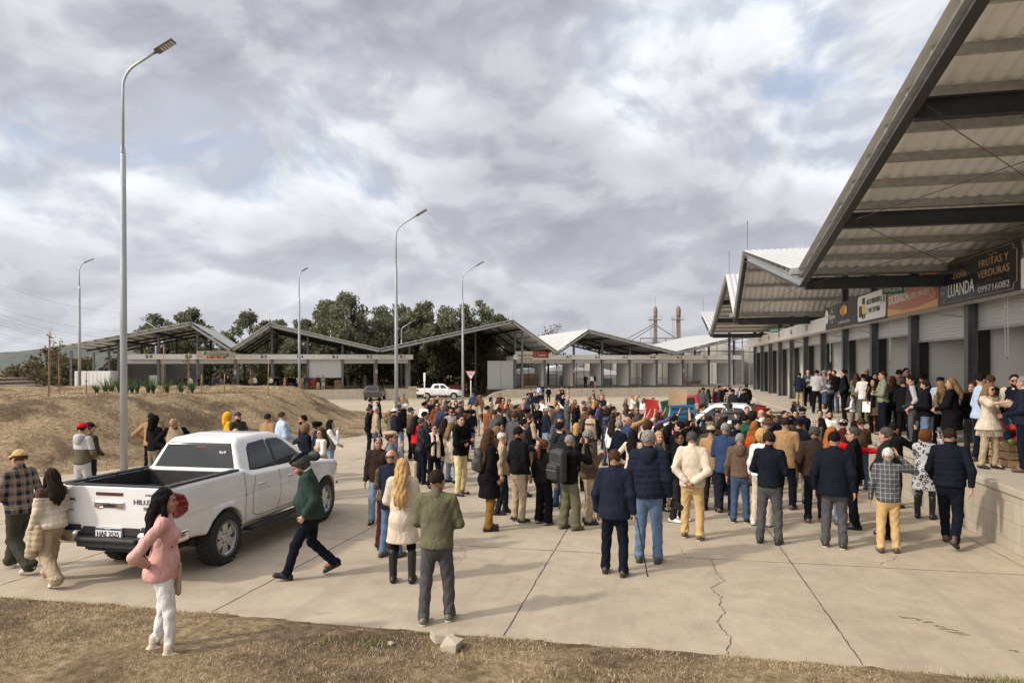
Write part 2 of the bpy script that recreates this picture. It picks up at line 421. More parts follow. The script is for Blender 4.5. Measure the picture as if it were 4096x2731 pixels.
for y, a, b in ((10.87, -14, 5.4), (17.9, -14.5, 5.4), (24.9, -14.5, 5.4), (32, -14.5, 5.4), (39, -15, 5.4), (47, -15, 5.4), (56, -40, 5.4), (64, -40, 5.4)):
    ribbon('slab_joint', [(a, y), (-1.645, y+.0), (1.9, y+.03), (b, y+.06)], .011, seed=k); k += 1
ribbon('pavement_crack', [(.29, 11.7), (.40, 11.02), (.52, 10.9)], .006, jit=.02, step=.05, seed=31)
ribbon('pavement_crack', [(.76, 10.85), (.79, 10.03), (.86, 9.73), (.65, 9.4), (.76, 9.05), (.70, 8.7), (.76, 8.48), (.63, 8.1), (.74, 7.64), (.65, 7.2)], .010, jit=.010, step=.05, seed=32)
ribbon('pavement_crack', [(-3.3, 11.1), (-2.9, 10.2), (-3.0, 9.6)], .006, jit=.02, step=.05, seed=33)
ribbon('pavement_crack', [(3.1, 11.0), (3.6, 11.6), (3.5, 12.5)], .006, jit=.02, step=.05, seed=34)
# dried splash marks
M_STAIN = plain('dried_stain', (.21, .15, .09), .9, var=.3, scale=30)
def blot(name, x, y, r, seed):
    rs = hashn(seed); n = 18; ph = rs.rand(4)*6
    v = [(x, y, gz(x, y)+.004)]
    for i in range(n):
        a = 2*math.pi*i/n; q = r*(.55+.35*math.sin(2*a+ph[0])+.3*math.sin(3*a+ph[1])+.25*math.sin(5*a+ph[2])); q = max(q, .15*r)
        px, py = x+q*math.cos(a), y+.55*q*math.sin(a); v.append((px, py, gz(px, py)+.004))
    return tag(link(name, np_mesh(name, v, [(0, i+1, (i+1) % n+1) for i in range(n)]), M_STAIN), kind='structure')
for i, (x, y, r) in enumerate([(2.78, 8.72, .09), (2.9, 8.68, .06), (2.98, 8.62, .08), (3.04, 8.5, .07), (3.1, 8.42, .09), (3.14, 8.33, .09), (3.2, 8.28, .06), (3.52, 7.9, .06), (3.9, 8.6, .03), (2.83, 9.9, .03), (-1.9, 9.2, .03)]):
    blot('dried_stain', x, y, r, 60+i)

# ---------------------------------------------------------------- near verge of dry grass
def verge_edge(x): return 7.17+.05*(fbm(x*.9+40, x*0, 11)-.5)*2+.05*(fbm(x*5+40, x*0, 12)-.5)*2
def verge_z(X, Y):
    d = verge_edge(X)-Y
    return -.0131*Y+np.clip(d*.22, -.03, .07)+np.clip(d, 0, 1)*(.09*(fbm(X*.8, Y*.8, 3)-.5)+.03*(fbm(X*5, Y*5, 4)-.5))
terrain('verge', np.linspace(-16, 12, 281), np.linspace(-6, 7.4, 150), verge_z, M_DRY, keep=lambda X, Y: verge_edge(X)-Y > -.06)
# ---------------------------------------------------------------- grassed mound on the left
BASE = np.array([(-60, 4), (-26, 10.5), (-19.5, 13.2), (-16.9, 15.3), (-15.9, 17.0), (-15.2, 20.5), (-14.9, 24.4), (-14.7, 28.8), (-15.3, 34), (-16.4, 39), (-18.6, 44), (-22, 49), (-28, 53), (-40, 50), (-58, 42), (-75, 36), (-85, 20)])
def sd_poly(X, Y, P):
    """signed distance, positive inside"""
    d = np.full(np.shape(X), 1e9); ins = np.zeros(np.shape(X), bool)
    for (ax, ay), (bx, by) in zip(P, np.roll(P, -1, 0)):
        ex, ey = bx-ax, by-ay; t = np.clip(((X-ax)*ex+(Y-ay)*ey)/(ex*ex+ey*ey), 0, 1)
        d = np.minimum(d, (X-ax-t*ex)**2+(Y-ay-t*ey)**2)
        if ay != by:
            c = ((ay > Y) != (by > Y)) & (X < (bx-ax)*(Y-ay)/(by-ay)+ax); ins ^= c
    d = np.sqrt(d); return np.where(ins, d, -d)
def mound_z(X, Y):
    d = sd_poly(X, Y, BASE)
    e = d+.5*(fbm(X*.5, Y*.5, 21)-.5)
    s = np.clip((e-.7)/5.2, 0, 1); up = s*s*(3-2*s)
    hgt = 1.62-.012*(Y-20)+.25*(fbm(X/9, Y/9, 22)-.5)
    rough = .34*(fbm(X*.7, Y*.7, 23)-.5)+.26*(fbm(X*1.9, Y*1.9, 24)-.5)
    return -.0131*Y*(1-up)+np.clip(d*.3, -.03, .05)+up*hgt+np.clip(d/2, 0, 1)*rough
terrain('mound', np.linspace(-76, -14, 260), np.linspace(5, 54, 220), mound_z, M_DRY, keep=lambda X, Y: sd_poly(X, Y, BASE) > -.3)
# flat strip of grass running out from the mound to the second lamp
STRIP = np.array([(-13.9, 27.0), (-13.3, 30.5), (-14.4, 38.9), (-14.6, 43.5), (-17, 46), (-22, 48), (-18, 40), (-15.6, 30)])
terrain('grass_strip', np.linspace(-23, -12.5, 60), np.linspace(26, 49, 90), lambda X, Y: -.0131*Y+np.clip(sd_poly(X, Y, STRIP)*.2, -.03, .06)+.02*fbm(X*3, Y*3, 9), M_DRY, keep=lambda X, Y: sd_poly(X, Y, STRIP) > -.2)

def blades(name, pts, zs, hgt, wid, lean, cols, seed):
    """loose grass: one thin leaning triangle per blade"""
    rs = hashn(seed); n = len(pts); a = rs.rand(n)*2*math.pi; h = hgt*(.4+rs.rand(n)); w = wid*(.6+.8*rs.rand(n))
    dx, dy = np.cos(a), np.sin(a); la = rs.rand(n)*2*math.pi; l = lean*h*rs.rand(n)*1.6
    base = np.stack([pts[:, 0], pts[:, 1], zs-.01], 1)
    v = np.empty((n, 3, 3), np.float32)
    v[:, 0] = base+np.stack([dx*w, dy*w, 0*w], 1); v[:, 1] = base-np.stack([dx*w, dy*w, 0*w], 1)
    v[:, 2] = base+np.stack([np.cos(la)*l, np.sin(la)*l, h], 1)
    me = np_mesh(name, v.reshape(-1, 3), np.arange(3*n).reshape(-1, 3))
    mi = rs.choice(len(cols), n, p=[c[1] for c in cols]); me.polygons.foreach_set('material_index', mi.astype(np.int32))
    o = link(name, me)
    for c in cols: me.materials.append(c[0])
    return tag(o, kind='stuff')
def straw(name, col):
    def f(t, b):
        co = t.n('ShaderNodeTexCoord').outputs['Object']
        c = t.ramp(t.noise(co, 3., 3), [(.3, tuple(x*.7 for x in col)), (.7, tuple(min(1, x*1.25) for x in col))]); setp(t, b, color=c, rough=.85, spec=.15)
    return material(name, f)
S1, S2, S3, S4, S5 = straw('straw_pale', (.52, .42, .29)), straw('straw_tan', (.38, .29, .185)), straw('straw_brown', (.22, .15, .085)), straw('blade_green', (.12, .15, .035)), straw('blade_olive', (.20, .18, .065))
rs = hashn(77)
N = 190000
pts = np.stack([rs.uniform(-9.5, 6, N), 7.25-3.4*rs.rand(N)**1.1], 1)
den = fbm(pts[:, 0]*1.3, pts[:, 1]*1.3, 41); dz = verge_edge(pts[:, 0])-pts[:, 1]
pts = pts[(dz > -.03) & (rs.rand(N) < np.clip((den-.36)*4.2, .03, 1))]
gm = fbm(pts[:, 0]*.9+9, pts[:, 1]*.9, 44)+np.clip(pts[:, 0]*.022, -.12, .09) > .60
kk = gm & (rs.rand(len(pts)) < .75)
z = verge_z(pts[:, 0], pts[:, 1])
blades('dry_grass', pts[~kk], z[~kk], .032, .0038, .95, [(S1, .34), (S2, .38), (S3, .22), (S5, .06)], 5)
blades('green_grass', pts[kk], z[kk], .06, .0035, .7, [(S4, .40), (S5, .35), (S1, .25)], 6)
N = 150000
pts = np.stack([rs.uniform(-62, -14.5, N), rs.uniform(9, 50, N)], 1); d = sd_poly(pts[:, 0], pts[:, 1], BASE)
den = fbm(pts[:, 0]*.6, pts[:, 1]*.6, 51)
pts = pts[(d > .15) & (rs.rand(N) < np.clip((den-.25)*3, .08, 1)*np.clip(900/(pts[:, 0]**2+pts[:, 1]**2)*1.1, .12, 1))]
blades('mound_straw', pts, mound_z(pts[:, 0], pts[:, 1]), .085, .012, 1.1, [(S1, .22), (S2, .42), (S3, .28), (S5, .08)], 8)
N = 9000
pts = np.stack([rs.uniform(-22, -13, N), rs.uniform(26, 47, N)], 1); pts = pts[sd_poly(pts[:, 0], pts[:, 1], STRIP) > 0]
blades('strip_grass', pts, gz(pts[:, 0], pts[:, 1])+.05, .09, .012, .6, [(S2, .4), (S5, .4), (S4, .2)], 9)
# far hills
def hill(name, cx, cy, rx, ry, h, seed, col):
    xs = np.linspace(cx-rx, cx+rx, 60); ys = np.linspace(cy-ry, cy+ry, 16)
    def zf(X, Y):
        r = np.clip(1-((X-cx)/rx)**2-((Y-cy)/ry)**2, 0, 1); return -2.5+h*r**.8*(.75+.5*fbm(X/70, Y/70, seed))+1.6*(fbm(X/7, Y/7, seed+1)-.5)*(r > 0)
    return terrain(name, xs, ys, zf, plain(name+'_scrub', col, .95, var=.35, scale=.12))
hill('hills', -560, 760, 300, 90, 27, 81, (.075, .085, .075))
hill('hills', -900, 1000, 420, 100, 44, 83, (.10, .115, .115))
hill('hills', 150, 900, 700, 100, 22, 85, (.11, .115, .10))
# ================================================================ market buildings
M_STEEL = plain('dark_steel', (.045, .047, .052), .5, .3, var=.25, scale=3)
M_STEELG = plain('grey_steel', (.15, .155, .165), .45, .5, var=.2, scale=2.5)
M_GALV = plain('galvanised', (.42, .42, .40), .42, .6, var=.22, scale=7, spec=.6)
M_FASCIA = plain('fascia_white', (.76, .745, .71), .55, var=.06, scale=.8)
M_PANEL = plain('partition_panel', (.74, .73, .70), .5, var=.05, scale=.7)
M_PANELD = plain('partition_panel_dark_grey', (.26, .26, .26), .6, var=.08)  # dark grey panels at the back of the left stalls
M_ENDW = plain('end_wall_grey', (.40, .40, .39), .5, var=.05)
M_SHUT = plain('shutter_slats', (.55, .55, .54), .42, .35, var=.10, scale=3, stretch=(.3, .3, 6))
M_BLACK = plain('black_paint', (.02, .02, .021), .5)
M_INK = plain('letter_black', (.03, .03, .032), .6)
M_WHITE = plain('letter_white', (.78, .77, .74), .6, var=.04)
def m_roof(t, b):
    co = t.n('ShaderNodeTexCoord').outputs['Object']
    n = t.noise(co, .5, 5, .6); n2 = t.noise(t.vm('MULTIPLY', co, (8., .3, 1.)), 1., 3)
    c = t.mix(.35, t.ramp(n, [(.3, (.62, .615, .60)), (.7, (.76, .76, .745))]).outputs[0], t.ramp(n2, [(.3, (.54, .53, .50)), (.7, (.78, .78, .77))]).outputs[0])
    c = t.mix(t.n('ShaderNodeNewGeometry').outputs['Backfacing'], t.mix(1., c, (.66, .67, .68), 'MULTIPLY'), t.ramp(n2, [(.3, (.82, .83, .82)), (.7, (.88, .89, .88))]).outputs[0])  # underside coloured paler than the top to lift the shade beneath the roof
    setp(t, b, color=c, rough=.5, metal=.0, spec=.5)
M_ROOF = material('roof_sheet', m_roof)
def m_dock(t, b):
    co = t.n('ShaderNodeTexCoord').outputs['Object']
    # cast panels: faint vertical and horizontal form marks
    n = t.noise(co, .7, 6, .65); n2 = t.noise(t.vm('MULTIPLY', co, (3, 3, .5)), 1.6, 6, .7)
    s = t.n('ShaderNodeSeparateXYZ', {0: co})
    bl = t.n('ShaderNodeTexBrick', {'Vector': t.n('ShaderNodeCombineXYZ', {0: s.outputs[0], 1: s.outputs[2], 2: 0.}), 'Scale': 1., 'Mortar Size': .012, 'Mortar Smooth': .8, 'Brick Width': .62, 'Row Height': .31,
             'Color1': (.48, .42, .335, 1), 'Color2': (.42, .365, .29, 1), 'Mortar': (.31, .265, .20, 1)})
    c = t.mix(.5, bl.outputs[0], t.ramp(n2, [(.3, (.26, .22, .17)), (.55, (.45, .39, .305)), (.75, (.55, .485, .39))]).outputs[0])
    up = t.mapr(t.n('ShaderNodeSeparateXYZ', {0: t.n('ShaderNodeNewGeometry').outputs['Normal']}).outputs[2], .5, .8)
    c = t.mix(up.outputs[0], c, t.ramp(n, [(.3, (.40, .35, .275)), (.7, (.50, .44, .36))]).outputs[0])
    setp(t, b, color=c, rough=.85, spec=.25, normal=bump(t, t.m('ADD', bl.outputs[1], t.m('MULTIPLY', n2, -1.2)), .35, .01))
M_DOCK = material('dock_concrete', m_dock)

def lerp_prof(prof, x):
    for (a, za), (b, zb) in zip(prof[:-1], prof[1:]):
        if a <= x <= b: return za+(zb-za)*(x-a)/(b-a)
    return prof[-1][1]
def sheet(name, x0, z0, x1, z1, y0, y1, parent, pitch=.25):
    """ribbed metal sheet, ribs running down the slope"""
    v = []; y = y0
    while y < y1:
        for dy, r in ((0, 0), (.12, 0), (.145, .034), (.205, .034)): v.append((min(y+dy*pitch/.25, y1), r))
        y += pitch
    v.append((y1, 0)); n = len(v); d = Vector((x1-x0, 0, z1-z0)).normalized(); nrm = Vector((-d.z, 0, d.x))
    V = []
    for x, z in ((x0, z0), (x1, z1)):
        for yy, r in v: V.append((x+nrm.x*r, yy, z+nrm.z*r))
    f = np.array([(i, n+i, n+i+1, i+1) for i in range(n-1)])
    me = np_mesh(name, V, f[:, ::-1])
    if me.polygons[0].normal.z < 0: me.flip_normals()
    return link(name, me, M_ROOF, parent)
def shutter(parent, x0, x1, z0, z1, y):
    """roll-up slats: a scalloped curtain with its bottom rail"""
    pts = []; z = z1; p = .085
    while z > z0:
        for k in range(4): pts.append((y-.012*math.sin(math.pi*k/4), z-p*k/4))
        z -= p
    V = [(x, yy, zz) for x in (x0, x1) for yy, zz in pts]; n = len(pts)
    f = np.array([(i, i+1, n+i+1, n+i) for i in range(n-1)])
    o = link('shutter', np_mesh('shutter', V, f), M_SHUT, parent)
    MB().bb((x0, y-.03, pts[-1][1]-.06), (x1, y+.03, pts[-1][1]+.012)).build('bottom_rail', M_GALV, o)
    return o
def market(root, posts, prof, floor, fas_z, fas, ov, depth, pdep, closed=(), skip=(), drop=None, purl=1.02, deepb=.30):
    """posts: x of facade posts; prof: roof line; fas: list of (x0,x1); ov: roof overhang in front; pdep: partition depth"""
    zt = lambda x: lerp_prof(prof, x)
    # roof slopes with purlins
    for (a, za), (b, zb) in zip(prof[:-1], prof[1:]):
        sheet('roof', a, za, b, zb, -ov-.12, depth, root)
        L = math.hypot(b-a, zb-za); n = max(2, round((b-a)/purl)); d = Vector((b-a, 0, zb-za)).normalized(); u = Vector((-d.z, 0, d.x))
        for i in range(n+1):
            q = Vector((a, 0, za))+d*(.14+(L-.28)*i/n)-u*.085
            MB().bar((q.x, -ov-.03, q.z), (q.x, depth-.1, q.z), .055, .15, u).build('purlin', M_GALV, root)
        # edge rafter: channel open to the outside with a darker flange below
        p0 = Vector((a, -ov, za))-u*.30; p1 = Vector((b, -ov, zb))-u*.30
        e = MB(); e.bar(p0+Vector((0, .05, 0)), p1+Vector((0, .05, 0)), .012, .26, u)
        e.bar(p0+u*.13, p1+u*.13, .12, .012, u); e.build('edge_rafter', M_GALV, root)
        e = MB(); e.bar(p0-u*.135, p1-u*.135, .16, .016, u); e.build('edge_flange', M_STEEL, root)
        if abs(za-zb) > .5:
            p0 = Vector((a, depth-.4, za))-u*.30; p1 = Vector((b, depth-.4, zb))-u*.30
            MB().bar(p0, p1, .1, .26, u).build('edge_rafter', M_STEEL, root)
            for yy in (depth*.33, depth*.62):
                p0.y = p1.y = yy; MB().bar(p0, p1, .1, .24, u).build('rafter', M_STEEL, root)
    # main beams on the posts
    for x in posts:
        if not prof[0][0] <= x <= prof[-1][0]: continue
        z = zt(x)-.20-deepb/2
        MB().ibeam((x, -ov+.07, z), (x, depth-.45, z), .16, deepb).build('main_beam', M_STEEL, root)
        m = MB(); w = .12
        for s in (-1, 1): m.bb((x-w, s*.11+.12-.008, floor), (x+w, s*.11+.12+.008, z-deepb/2-.002))
        m.bb((x-.006, .018, floor), (x+.006, .222, z-deepb/2-.002)); m.bb((x-.17, -.05, floor), (x+.17, .29, floor+.02))
        m.build('post', M_STEELG, root)
        MB().ibeam((x, depth*.62, floor-.05), (x, depth*.62, z-deepb/2-.002), .2, .22, .014, (0, 1, 0)).build('rear_post', M_STEEL, root)
    for x in (prof[i][0] for i in range(1, len(prof)-1)):
        z = zt(x)
        if zt(x-.5) > z:     # valley gutter with its outlet
            MB().bb((x-.16, -ov-.28, z-.10), (x+.16, depth, z-.07)).bb((x-.17, -ov-.28, z-.10), (x-.15, depth, z+.06)).bb((x+.15, -ov-.28, z-.10), (x+.17, depth, z+.06)).build('gutter', M_GALV, root)
    # partitions, shutters, header
    for x in posts:
        if x in skip: continue
        MB().bb((x-.045, .30, floor+.01), (x+.045, pdep, 4.1)).build('partition', M_PANEL, root)
        MB().bb((x+.046, .26, floor+.01), (x+.12, .50, 4.12)).build('door_guide', M_BLACK, root)
        c = MB(); c.bb((x-.062, pdep+.002, floor), (x+.062, pdep+.09, 4.15)); c.build('partition_end', M_STEEL, root)
    for a, b in zip(posts[:-1], posts[1:]):
        if b-a > 6: continue
        z0 = (drop or {}).get(a, fas_z[0]-.38)
        shutter(root, a+.13, b-.13, z0, fas_z[0]+.05, .24)
        MB().bb((a+.14, .30, fas_z[0]-.12), (b-.14, .62, fas_z[0]+.28)).build('shutter_box', M_STEELG, root)
    for a, b in fas:
        n = max(1, round((b-a)/4))
        f = MB()
        for i in range(n):
            x0 = a+(b-a)*i/n; x1 = a+(b-a)*(i+1)/n; f.bb((x0+.006, -.45, fas_z[0]), (x1-.006, .10, fas_z[1]))
        f.build('fascia', M_FASCIA, root, bevel=.006)
# ---- the near building along the right side
F = empty('market_building', (7.56, 62.6, 0), R(-90), 'long open-fronted market building with jagged metal roof running along the concrete dock', 'building')
fx = lambda Y: 62.6-Y
FP = [fx(19.35+4*k) for k in range(10, -4, -1)]
FR = [(fx(62.3), 7.5), (fx(51.35), 5.3), (fx(39.35), 7.8), (fx(35.35), 5.3), (fx(31.35), 7.8), (fx(19.35), 5.3), (fx(7.35), 7.8), (fx(3.35), 5.3), (fx(-8), 7.7)]
market(F, FP, FR, .85, (4.33, 4.93), [(2.0, fx(4))], 3.88, 11, 6.2, drop={fx(23.35): 3.55, fx(19.35): 3.7, fx(15.35): 3.85, fx(27.35): 3.8})
d = MB().bb((0, -2.06, -1.9), (66, 16, .846)); d.build('dock', M_DOCK, F)
d = MB().bb((-.05, -2.09, .73), (66, -1.4, .852)); d.build('dock_coping', plain('coping', (.43, .38, .30), .85, var=.1, scale=1.5, bmp=.2), F, bevel=.015)
MB().bb((0, 6.3, .85), (66, 6.4, 3.4)).build('back_wall', M_PANEL, F)
MB().ibeam((.2, -1.6, .85), (.2, -1.6, 7.0), .2, .2, .014, (0, 1, 0)).build('corner_post', M_STEELG, F)
for k in range(10, -3, -1):           # slim battens and cross rods under the near slopes
    Y = 19.35+4*k
for Ya, Yb in ((19.35, 15.35), (15.35, 11.35), (35.35, 31.35), (23.35, 19.35)):
    za, zb = lerp_prof(FR, fx(Ya))-.34, lerp_prof(FR, fx(Yb))-.34
    for p, q in (((fx(Ya)+.1, -3.6, za), (fx(Yb)-.1, .3, zb)), ((fx(Ya)+.1, .3, za), (fx(Yb)-.1, -3.6, zb))):
        MB().tube([p, q], .009, 6).build('brace_rod', M_STEELG, F)
for n, k in ((7, 4), (6, 5), (5, 6), (4, 7), (3, 8)):
    text('lettering', 'F-%d' % n, M_INK, F, Vector((fx(19.35+4*k)-3.38+2.55, -.458, 4.62)), Matrix.Rotation(R(90), 3, 'X'), .40, bold=.008)
for Y in (17.3, 25.2, 33.4, 13.2):      # hoist chains of the shutters
    for s in (0, .13): MB().tube([(fx(Y)+s, -.02, 4.32), (fx(Y)+s, -.01, 3.0)], .010, 5).build('shutter_chain', M_GALV, F)
    MB().tube([(fx(Y), -.01, 3.0), (fx(Y)+.065, -.01, 2.93), (fx(Y)+.13, -.01, 3.0)], .010, 5).build('shutter_chain', M_GALV, F)
for k in (0, 2, 3, 5, 7):               # flood lamps on the posts
    o = MB().bar((fx(19.35+4*k)-.02, .02, 4.02), (fx(19.35+4*k)-.5, -.42, 4.12), .07, .05).build('flood_lamp', M_STEELG, F)
for Y in (39.35, 31.35, 62.0): MB().tube([(fx(Y), -3.8, lerp_prof(FR, fx(Y))-.1), (fx(Y)+.02, -3.8, lerp_prof(FR, fx(Y))+1.25)], .014, 5).tube([(fx(Y)-.1, -3.8, lerp_prof(FR, fx(Y))+1.25), (fx(Y)+.02, -3.8, lerp_prof(FR, fx(Y))+1.0), (fx(Y)+.14, -3.8, lerp_prof(FR, fx(Y))+1.25)], .01, 4).build('lightning_rod', M_STEELG, F)
# ---- the far building, one roof over two rows of stalls and a drive between them
A_ = R(28)
G = empty('market_building', (-54.75, 66.87, 0), A_, 'far market building with two rows of numbered stalls under one zigzag roof', 'building')
GB = [-4.0, 0., 4., 8., 12., 16., 20., 24., 28.]; GA = [41.55+4.03*i for i in range(9)]
GR = [(-8.8, 5.0), (3.8, 7.72), (7.9, 4.9), (11.95, 7.72), (24.2, 4.9), (40.4, 8.55), (46.2, 4.72), (50.4, 7.5), (62.8, 4.72), (76, 7.6)]
market(G, GB+GA, GR, .12, (3.68, 4.26), [(-3, 28.4), (41.3, 74.6)], 3., 17, 4.2, skip=(28.0001,), drop={16.: 1.55, 28.: 3.3})
dk = MB().bb((-9.5, -2, -1.9), (28.6, 15, .12)); dk.build('dock', M_DOCK, G)
dk = MB().bb((41.3, -2, -2.2), (80, 15, -.10)); dk.build('dock', M_DOCK, G)
dk = MB().prism([(36.8, -1.3), (41.29, -1.3), (41.29, -.12), (40.2, -.08), (38.3, -.5)], -1.1, Matrix.Translation((0, -2, 0)) @ Matrix.Rotation(R(90), 4, 'X')); o = dk.build('ramp_wall', M_DOCK, G); fix_normals(o)
MB().bb((27.6, -2.03, .10), (28.63, -1.7, .42)).build('dock_kerb', M_DOCK, G)
for x, y, z0 in ((41.9, -1.9, -.1), (37.9, 7, -.9), (-8.6, .1, -1), (-8.6, 8, -1), (-6.2, 5, -1)):
    z = lerp_prof(GR, x)-.42
    MB().ibeam((x, y, z0), (x, y, z), .22, .22, .014, (0, 1, 0)).build('corner_post', M_STEELG, G)
for i in range(8):
    if i == 2: continue
    text('lettering', 'B-%d' % (8-i), M_INK, G, Vector((4*i-.85, -.458, 3.97)), Matrix.Rotation(R(90), 3, 'X'), .50, bold=.014)
for i in range(7):
    text('lettering', 'A-%d' % (7-i), M_INK, G, Vector((GA[i+2]-.9, -.458, 3.97)), Matrix.Rotation(R(90), 3, 'X'), .50, bold=.014)
for a, b in ((-4, 0), (0, 4)): MB().bb((a+.05, 4.3, .12), (b-.05, 4.36, 4)).build('back_wall', M_PANELD, G)
for x in GA[:-1]:
    for k in (.9, 2.0, 3.1): MB().bb((x+k-.03, 4.25, -.1), (x+k+.03, 4.31, 4)).build('mullion', M_STEEL, G)
for a, b in ((42, 76),):
    m = MB()
    for z in (.0, .95): m.bb((a, 10.4, z), (b, 10.44, z+.04))
    x = a
    while x < b: m.bb((x, 10.41, 0), (x+.025, 10.43, .97)); x += .16
    m.build('rear_railing', M_STEEL, G)
MB().bb((37.9, .1, -.1), (39.6, .16, 3.5)).build('end_wall', M_ENDW, G); MB().bb((39.63, .1, -.1), (41.3, .16, 3.5)).build('end_wall', M_ENDW, G)
for x in (3.8, 11.95, 40.4, 50.4): MB().tube([(x, -2.9, lerp_prof(GR, x)-.1), (x, -2.9, lerp_prof(GR, x)+1.1)], .016, 5).build('lightning_rod', M_STEELG, G)
# signs fixed to the stalls
def world_of(root, p): return Matrix.Translation(root.location) @ Matrix.Rotation(root.rotation_euler.z, 4, 'Z') @ Vector(p)
def sign(root, x0, x1, z0, z1, y, name, label, mat, cat='sign', group=None):
    """flat board on a fascia; returns its Empty (x right, y into the wall, z up)"""
    e = empty(name, world_of(root, ((x0+x1)/2, y, z0)), root.rotation_euler.z, label, cat, group)
    w = x1-x0; MB().bb((-w/2, 0, 0), (w/2, .03, z1-z0)).build('board', mat, e, bevel=.004)
    return e
UP = Matrix.Rotation(R(90), 3, 'X')
def ln(e, s, x, z, size, mat=M_INK, width=None, align='CENTER', shear=0., bold=0.):
    return text('lettering', s, mat, e, Vector((x, -.006, z)), UP, size, width, .008, align, shear, bold)
def disc(e, x, z, r, mat, name='roundel', r2=None, y=-.004):
    m = MB(); n = 28
    if r2:
        V = [(x+q*math.cos(2*math.pi*k/n), y, z+q*math.sin(2*math.pi*k/n)) for q in (r, r2) for k in range(n)]
        m.add(V, [(k, (k+1) % n, n+(k+1) % n, n+k) for k in range(n)])
    else: m.prism([(r*math.cos(2*math.pi*k/n), r*math.sin(2*math.pi*k/n)) for k in range(n)], .004, Matrix.Translation((x, y, z)) @ Matrix.Rotation(R(90), 4, 'X'))
    return m.build(name, mat, e)
def col(n, c, r=.6, **k): return plain(n, c, r, var=.05, **k)
M_SLATE = col('sign_slate', (.055, .058, .065)); M_NIGHT = col('sign_black', (.013, .013, .016), .35); M_GOLD = col('sign_gold', (.42, .26, .13)); M_SILVER = col('sign_silver', (.5, .5, .5))
M_CREAM = col('sign_cream', (.62, .55, .44)); M_REDS = col('sign_red', (.50, .085, .06)); M_ORANGE = col('sign_orange', (.75, .25, .05)); M_YEL = col('sign_yellow', (.75, .55, .10)); M_GREEN = col('sign_green', (.05, .22, .13)); M_BROWN = col('sign_brown', (.13, .07, .045))
e = sign(F, fx(32.15), fx(27.3), 4.33, 5.30, -.47, 'shop_sign', 'dark grey shop banner with round fruit emblem and orange slices beside bay F-7', M_SLATE)
disc(e, -2.2, .55, .30, M_WHITE); ln(e, 'F-8', -2.2, .55, .2); disc(e, -1.25, .50, .56, M_SILVER, 'ring', .545); disc(e, -1.25, .50, .27, M_SILVER, 'ring', .22, -.010)
ln(e, 'Pizzorno', -1.25, .50, .30, M_WHITE, 1.0, shear=.1); MB().bar((-1.27, -.012, .74), (-1.2, -.012, .95), .012, .05, (1, 0, 0)).build('stalk', M_YEL, e)
for i, (c, h) in enumerate(((M_YEL, .22), (M_ORANGE, .3), (M_REDS, .42), (M_ORANGE, .42), (M_REDS, .3), (M_YEL, .34))):
    disc(e, .15+i*.16, .62+.02*(i % 2), h/2, c, 'fruit_slice', y=-.004-.003*i)
ln(e, 'La calidad da sus frutos', .62, .20, .2, M_SILVER, 1.75)
e = sign(F, fx(27.28), fx(23.85), 4.30, 5.32, -.47, 'shop_sign', 'white rounded shop sign with an old lorry picture next to the red banner', M_SLATE)
r = .16; pts = []
for cx, cz, a0 in ((1.58-r, .97-r, 0), (-1.58+r, .97-r, 90), (-1.58+r, .07+r, 180), (1.58-r, .07+r, 270)):
    pts += [(cx+r*math.cos(R(a0+15*k)), cz+r*math.sin(R(a0+15*k))) for k in range(7)]
MB().prism(pts, .012, Matrix.Translation((0, -.001, 0)) @ UP.to_4x4()).build('face', M_WHITE, e)
for a, b, m, nm in (((-1.4, -.016, .22), (-1.0, -.02, .62), M_BROWN, 'lorry_bed'), ((-1.0, -.016, .30), (-.62, -.022, .66), M_YEL, 'lorry_bonnet'), ((-1.0, -.016, .62), (-.66, -.02, .88), M_SLATE, 'lorry_cab'), ((-.98, -.018, .14), (-.82, -.024, .32), M_INK, 'lorry_wheel'), ((-.74, -.018, .16), (-.60, -.024, .32), M_INK, 'lorry_wheel')):
    MB().bb(a, b).build(nm, m, e, bevel=.003)
for s, x, z, h, w in (('ALICE VERDURAS', .28, .68, .24, 1.5), ('091 259 086', .40, .38, .24, 1.2), ('F-9', 1.30, .62, .34, .42)):
    text('lettering', s, M_INK, e, Vector((x, -.018, z)), UP, h, w, .008, bold=.004)
disc(e, -.40, .38, .11, M_GREEN, 'ring', .085, -.018)
e = sign(F, fx(23.82), fx(19.8), 4.33, 5.30, -.47, 'shop_sign', 'faded red and orange shop banner reading DICKINSON behind the exit sign', col('sign_salmon', (.54, .21, .15)))
ln(e, 'DISTRIBUIDORA', -1.0, .76, .24, M_CREAM, 1.7); ln(e, 'DICKINSON', -.98, .48, .36, M_WHITE, 1.75, bold=.012); ln(e, 'Experten S.A.', -.98, .24, .15, M_CREAM, .9)
ln(e, '092 390 030', .75, .46, .22, M_WHITE, 1.3); ln(e, 'Frutas', .7, .80, .26, M_CREAM, .9, shear=.2); disc(e, 1.66, .5, .24, M_CREAM, 'ring', .215); ln(e, 'F-10', 1.66, .5, .18, M_CREAM); disc(e, .0, .46, .09, M_CREAM, 'ring', .065)
MB().prism([(-2.0, .02), (2.0, .02), (2.0, .20), (.6, .10), (-.6, .10), (-2.0, .26)], .004, Matrix.Translation((0, -.002, 0)) @ UP.to_4x4()).build('swoosh', col('sign_peach', (.70, .42, .18)), e)
MB().bb((1.86, -.004, .02), (2.0, -.001, .95)).build('edge_stripe', M_REDS, e)
e = sign(F, fx(19.75), fx(15.65), 4.30, 5.36, -.48, 'shop_sign', 'black shop banner with gold border and the name LUANDA, nearest of the row', M_NIGHT)
m = MB(); Wd, Hh = 1.98, .47
P4 = []
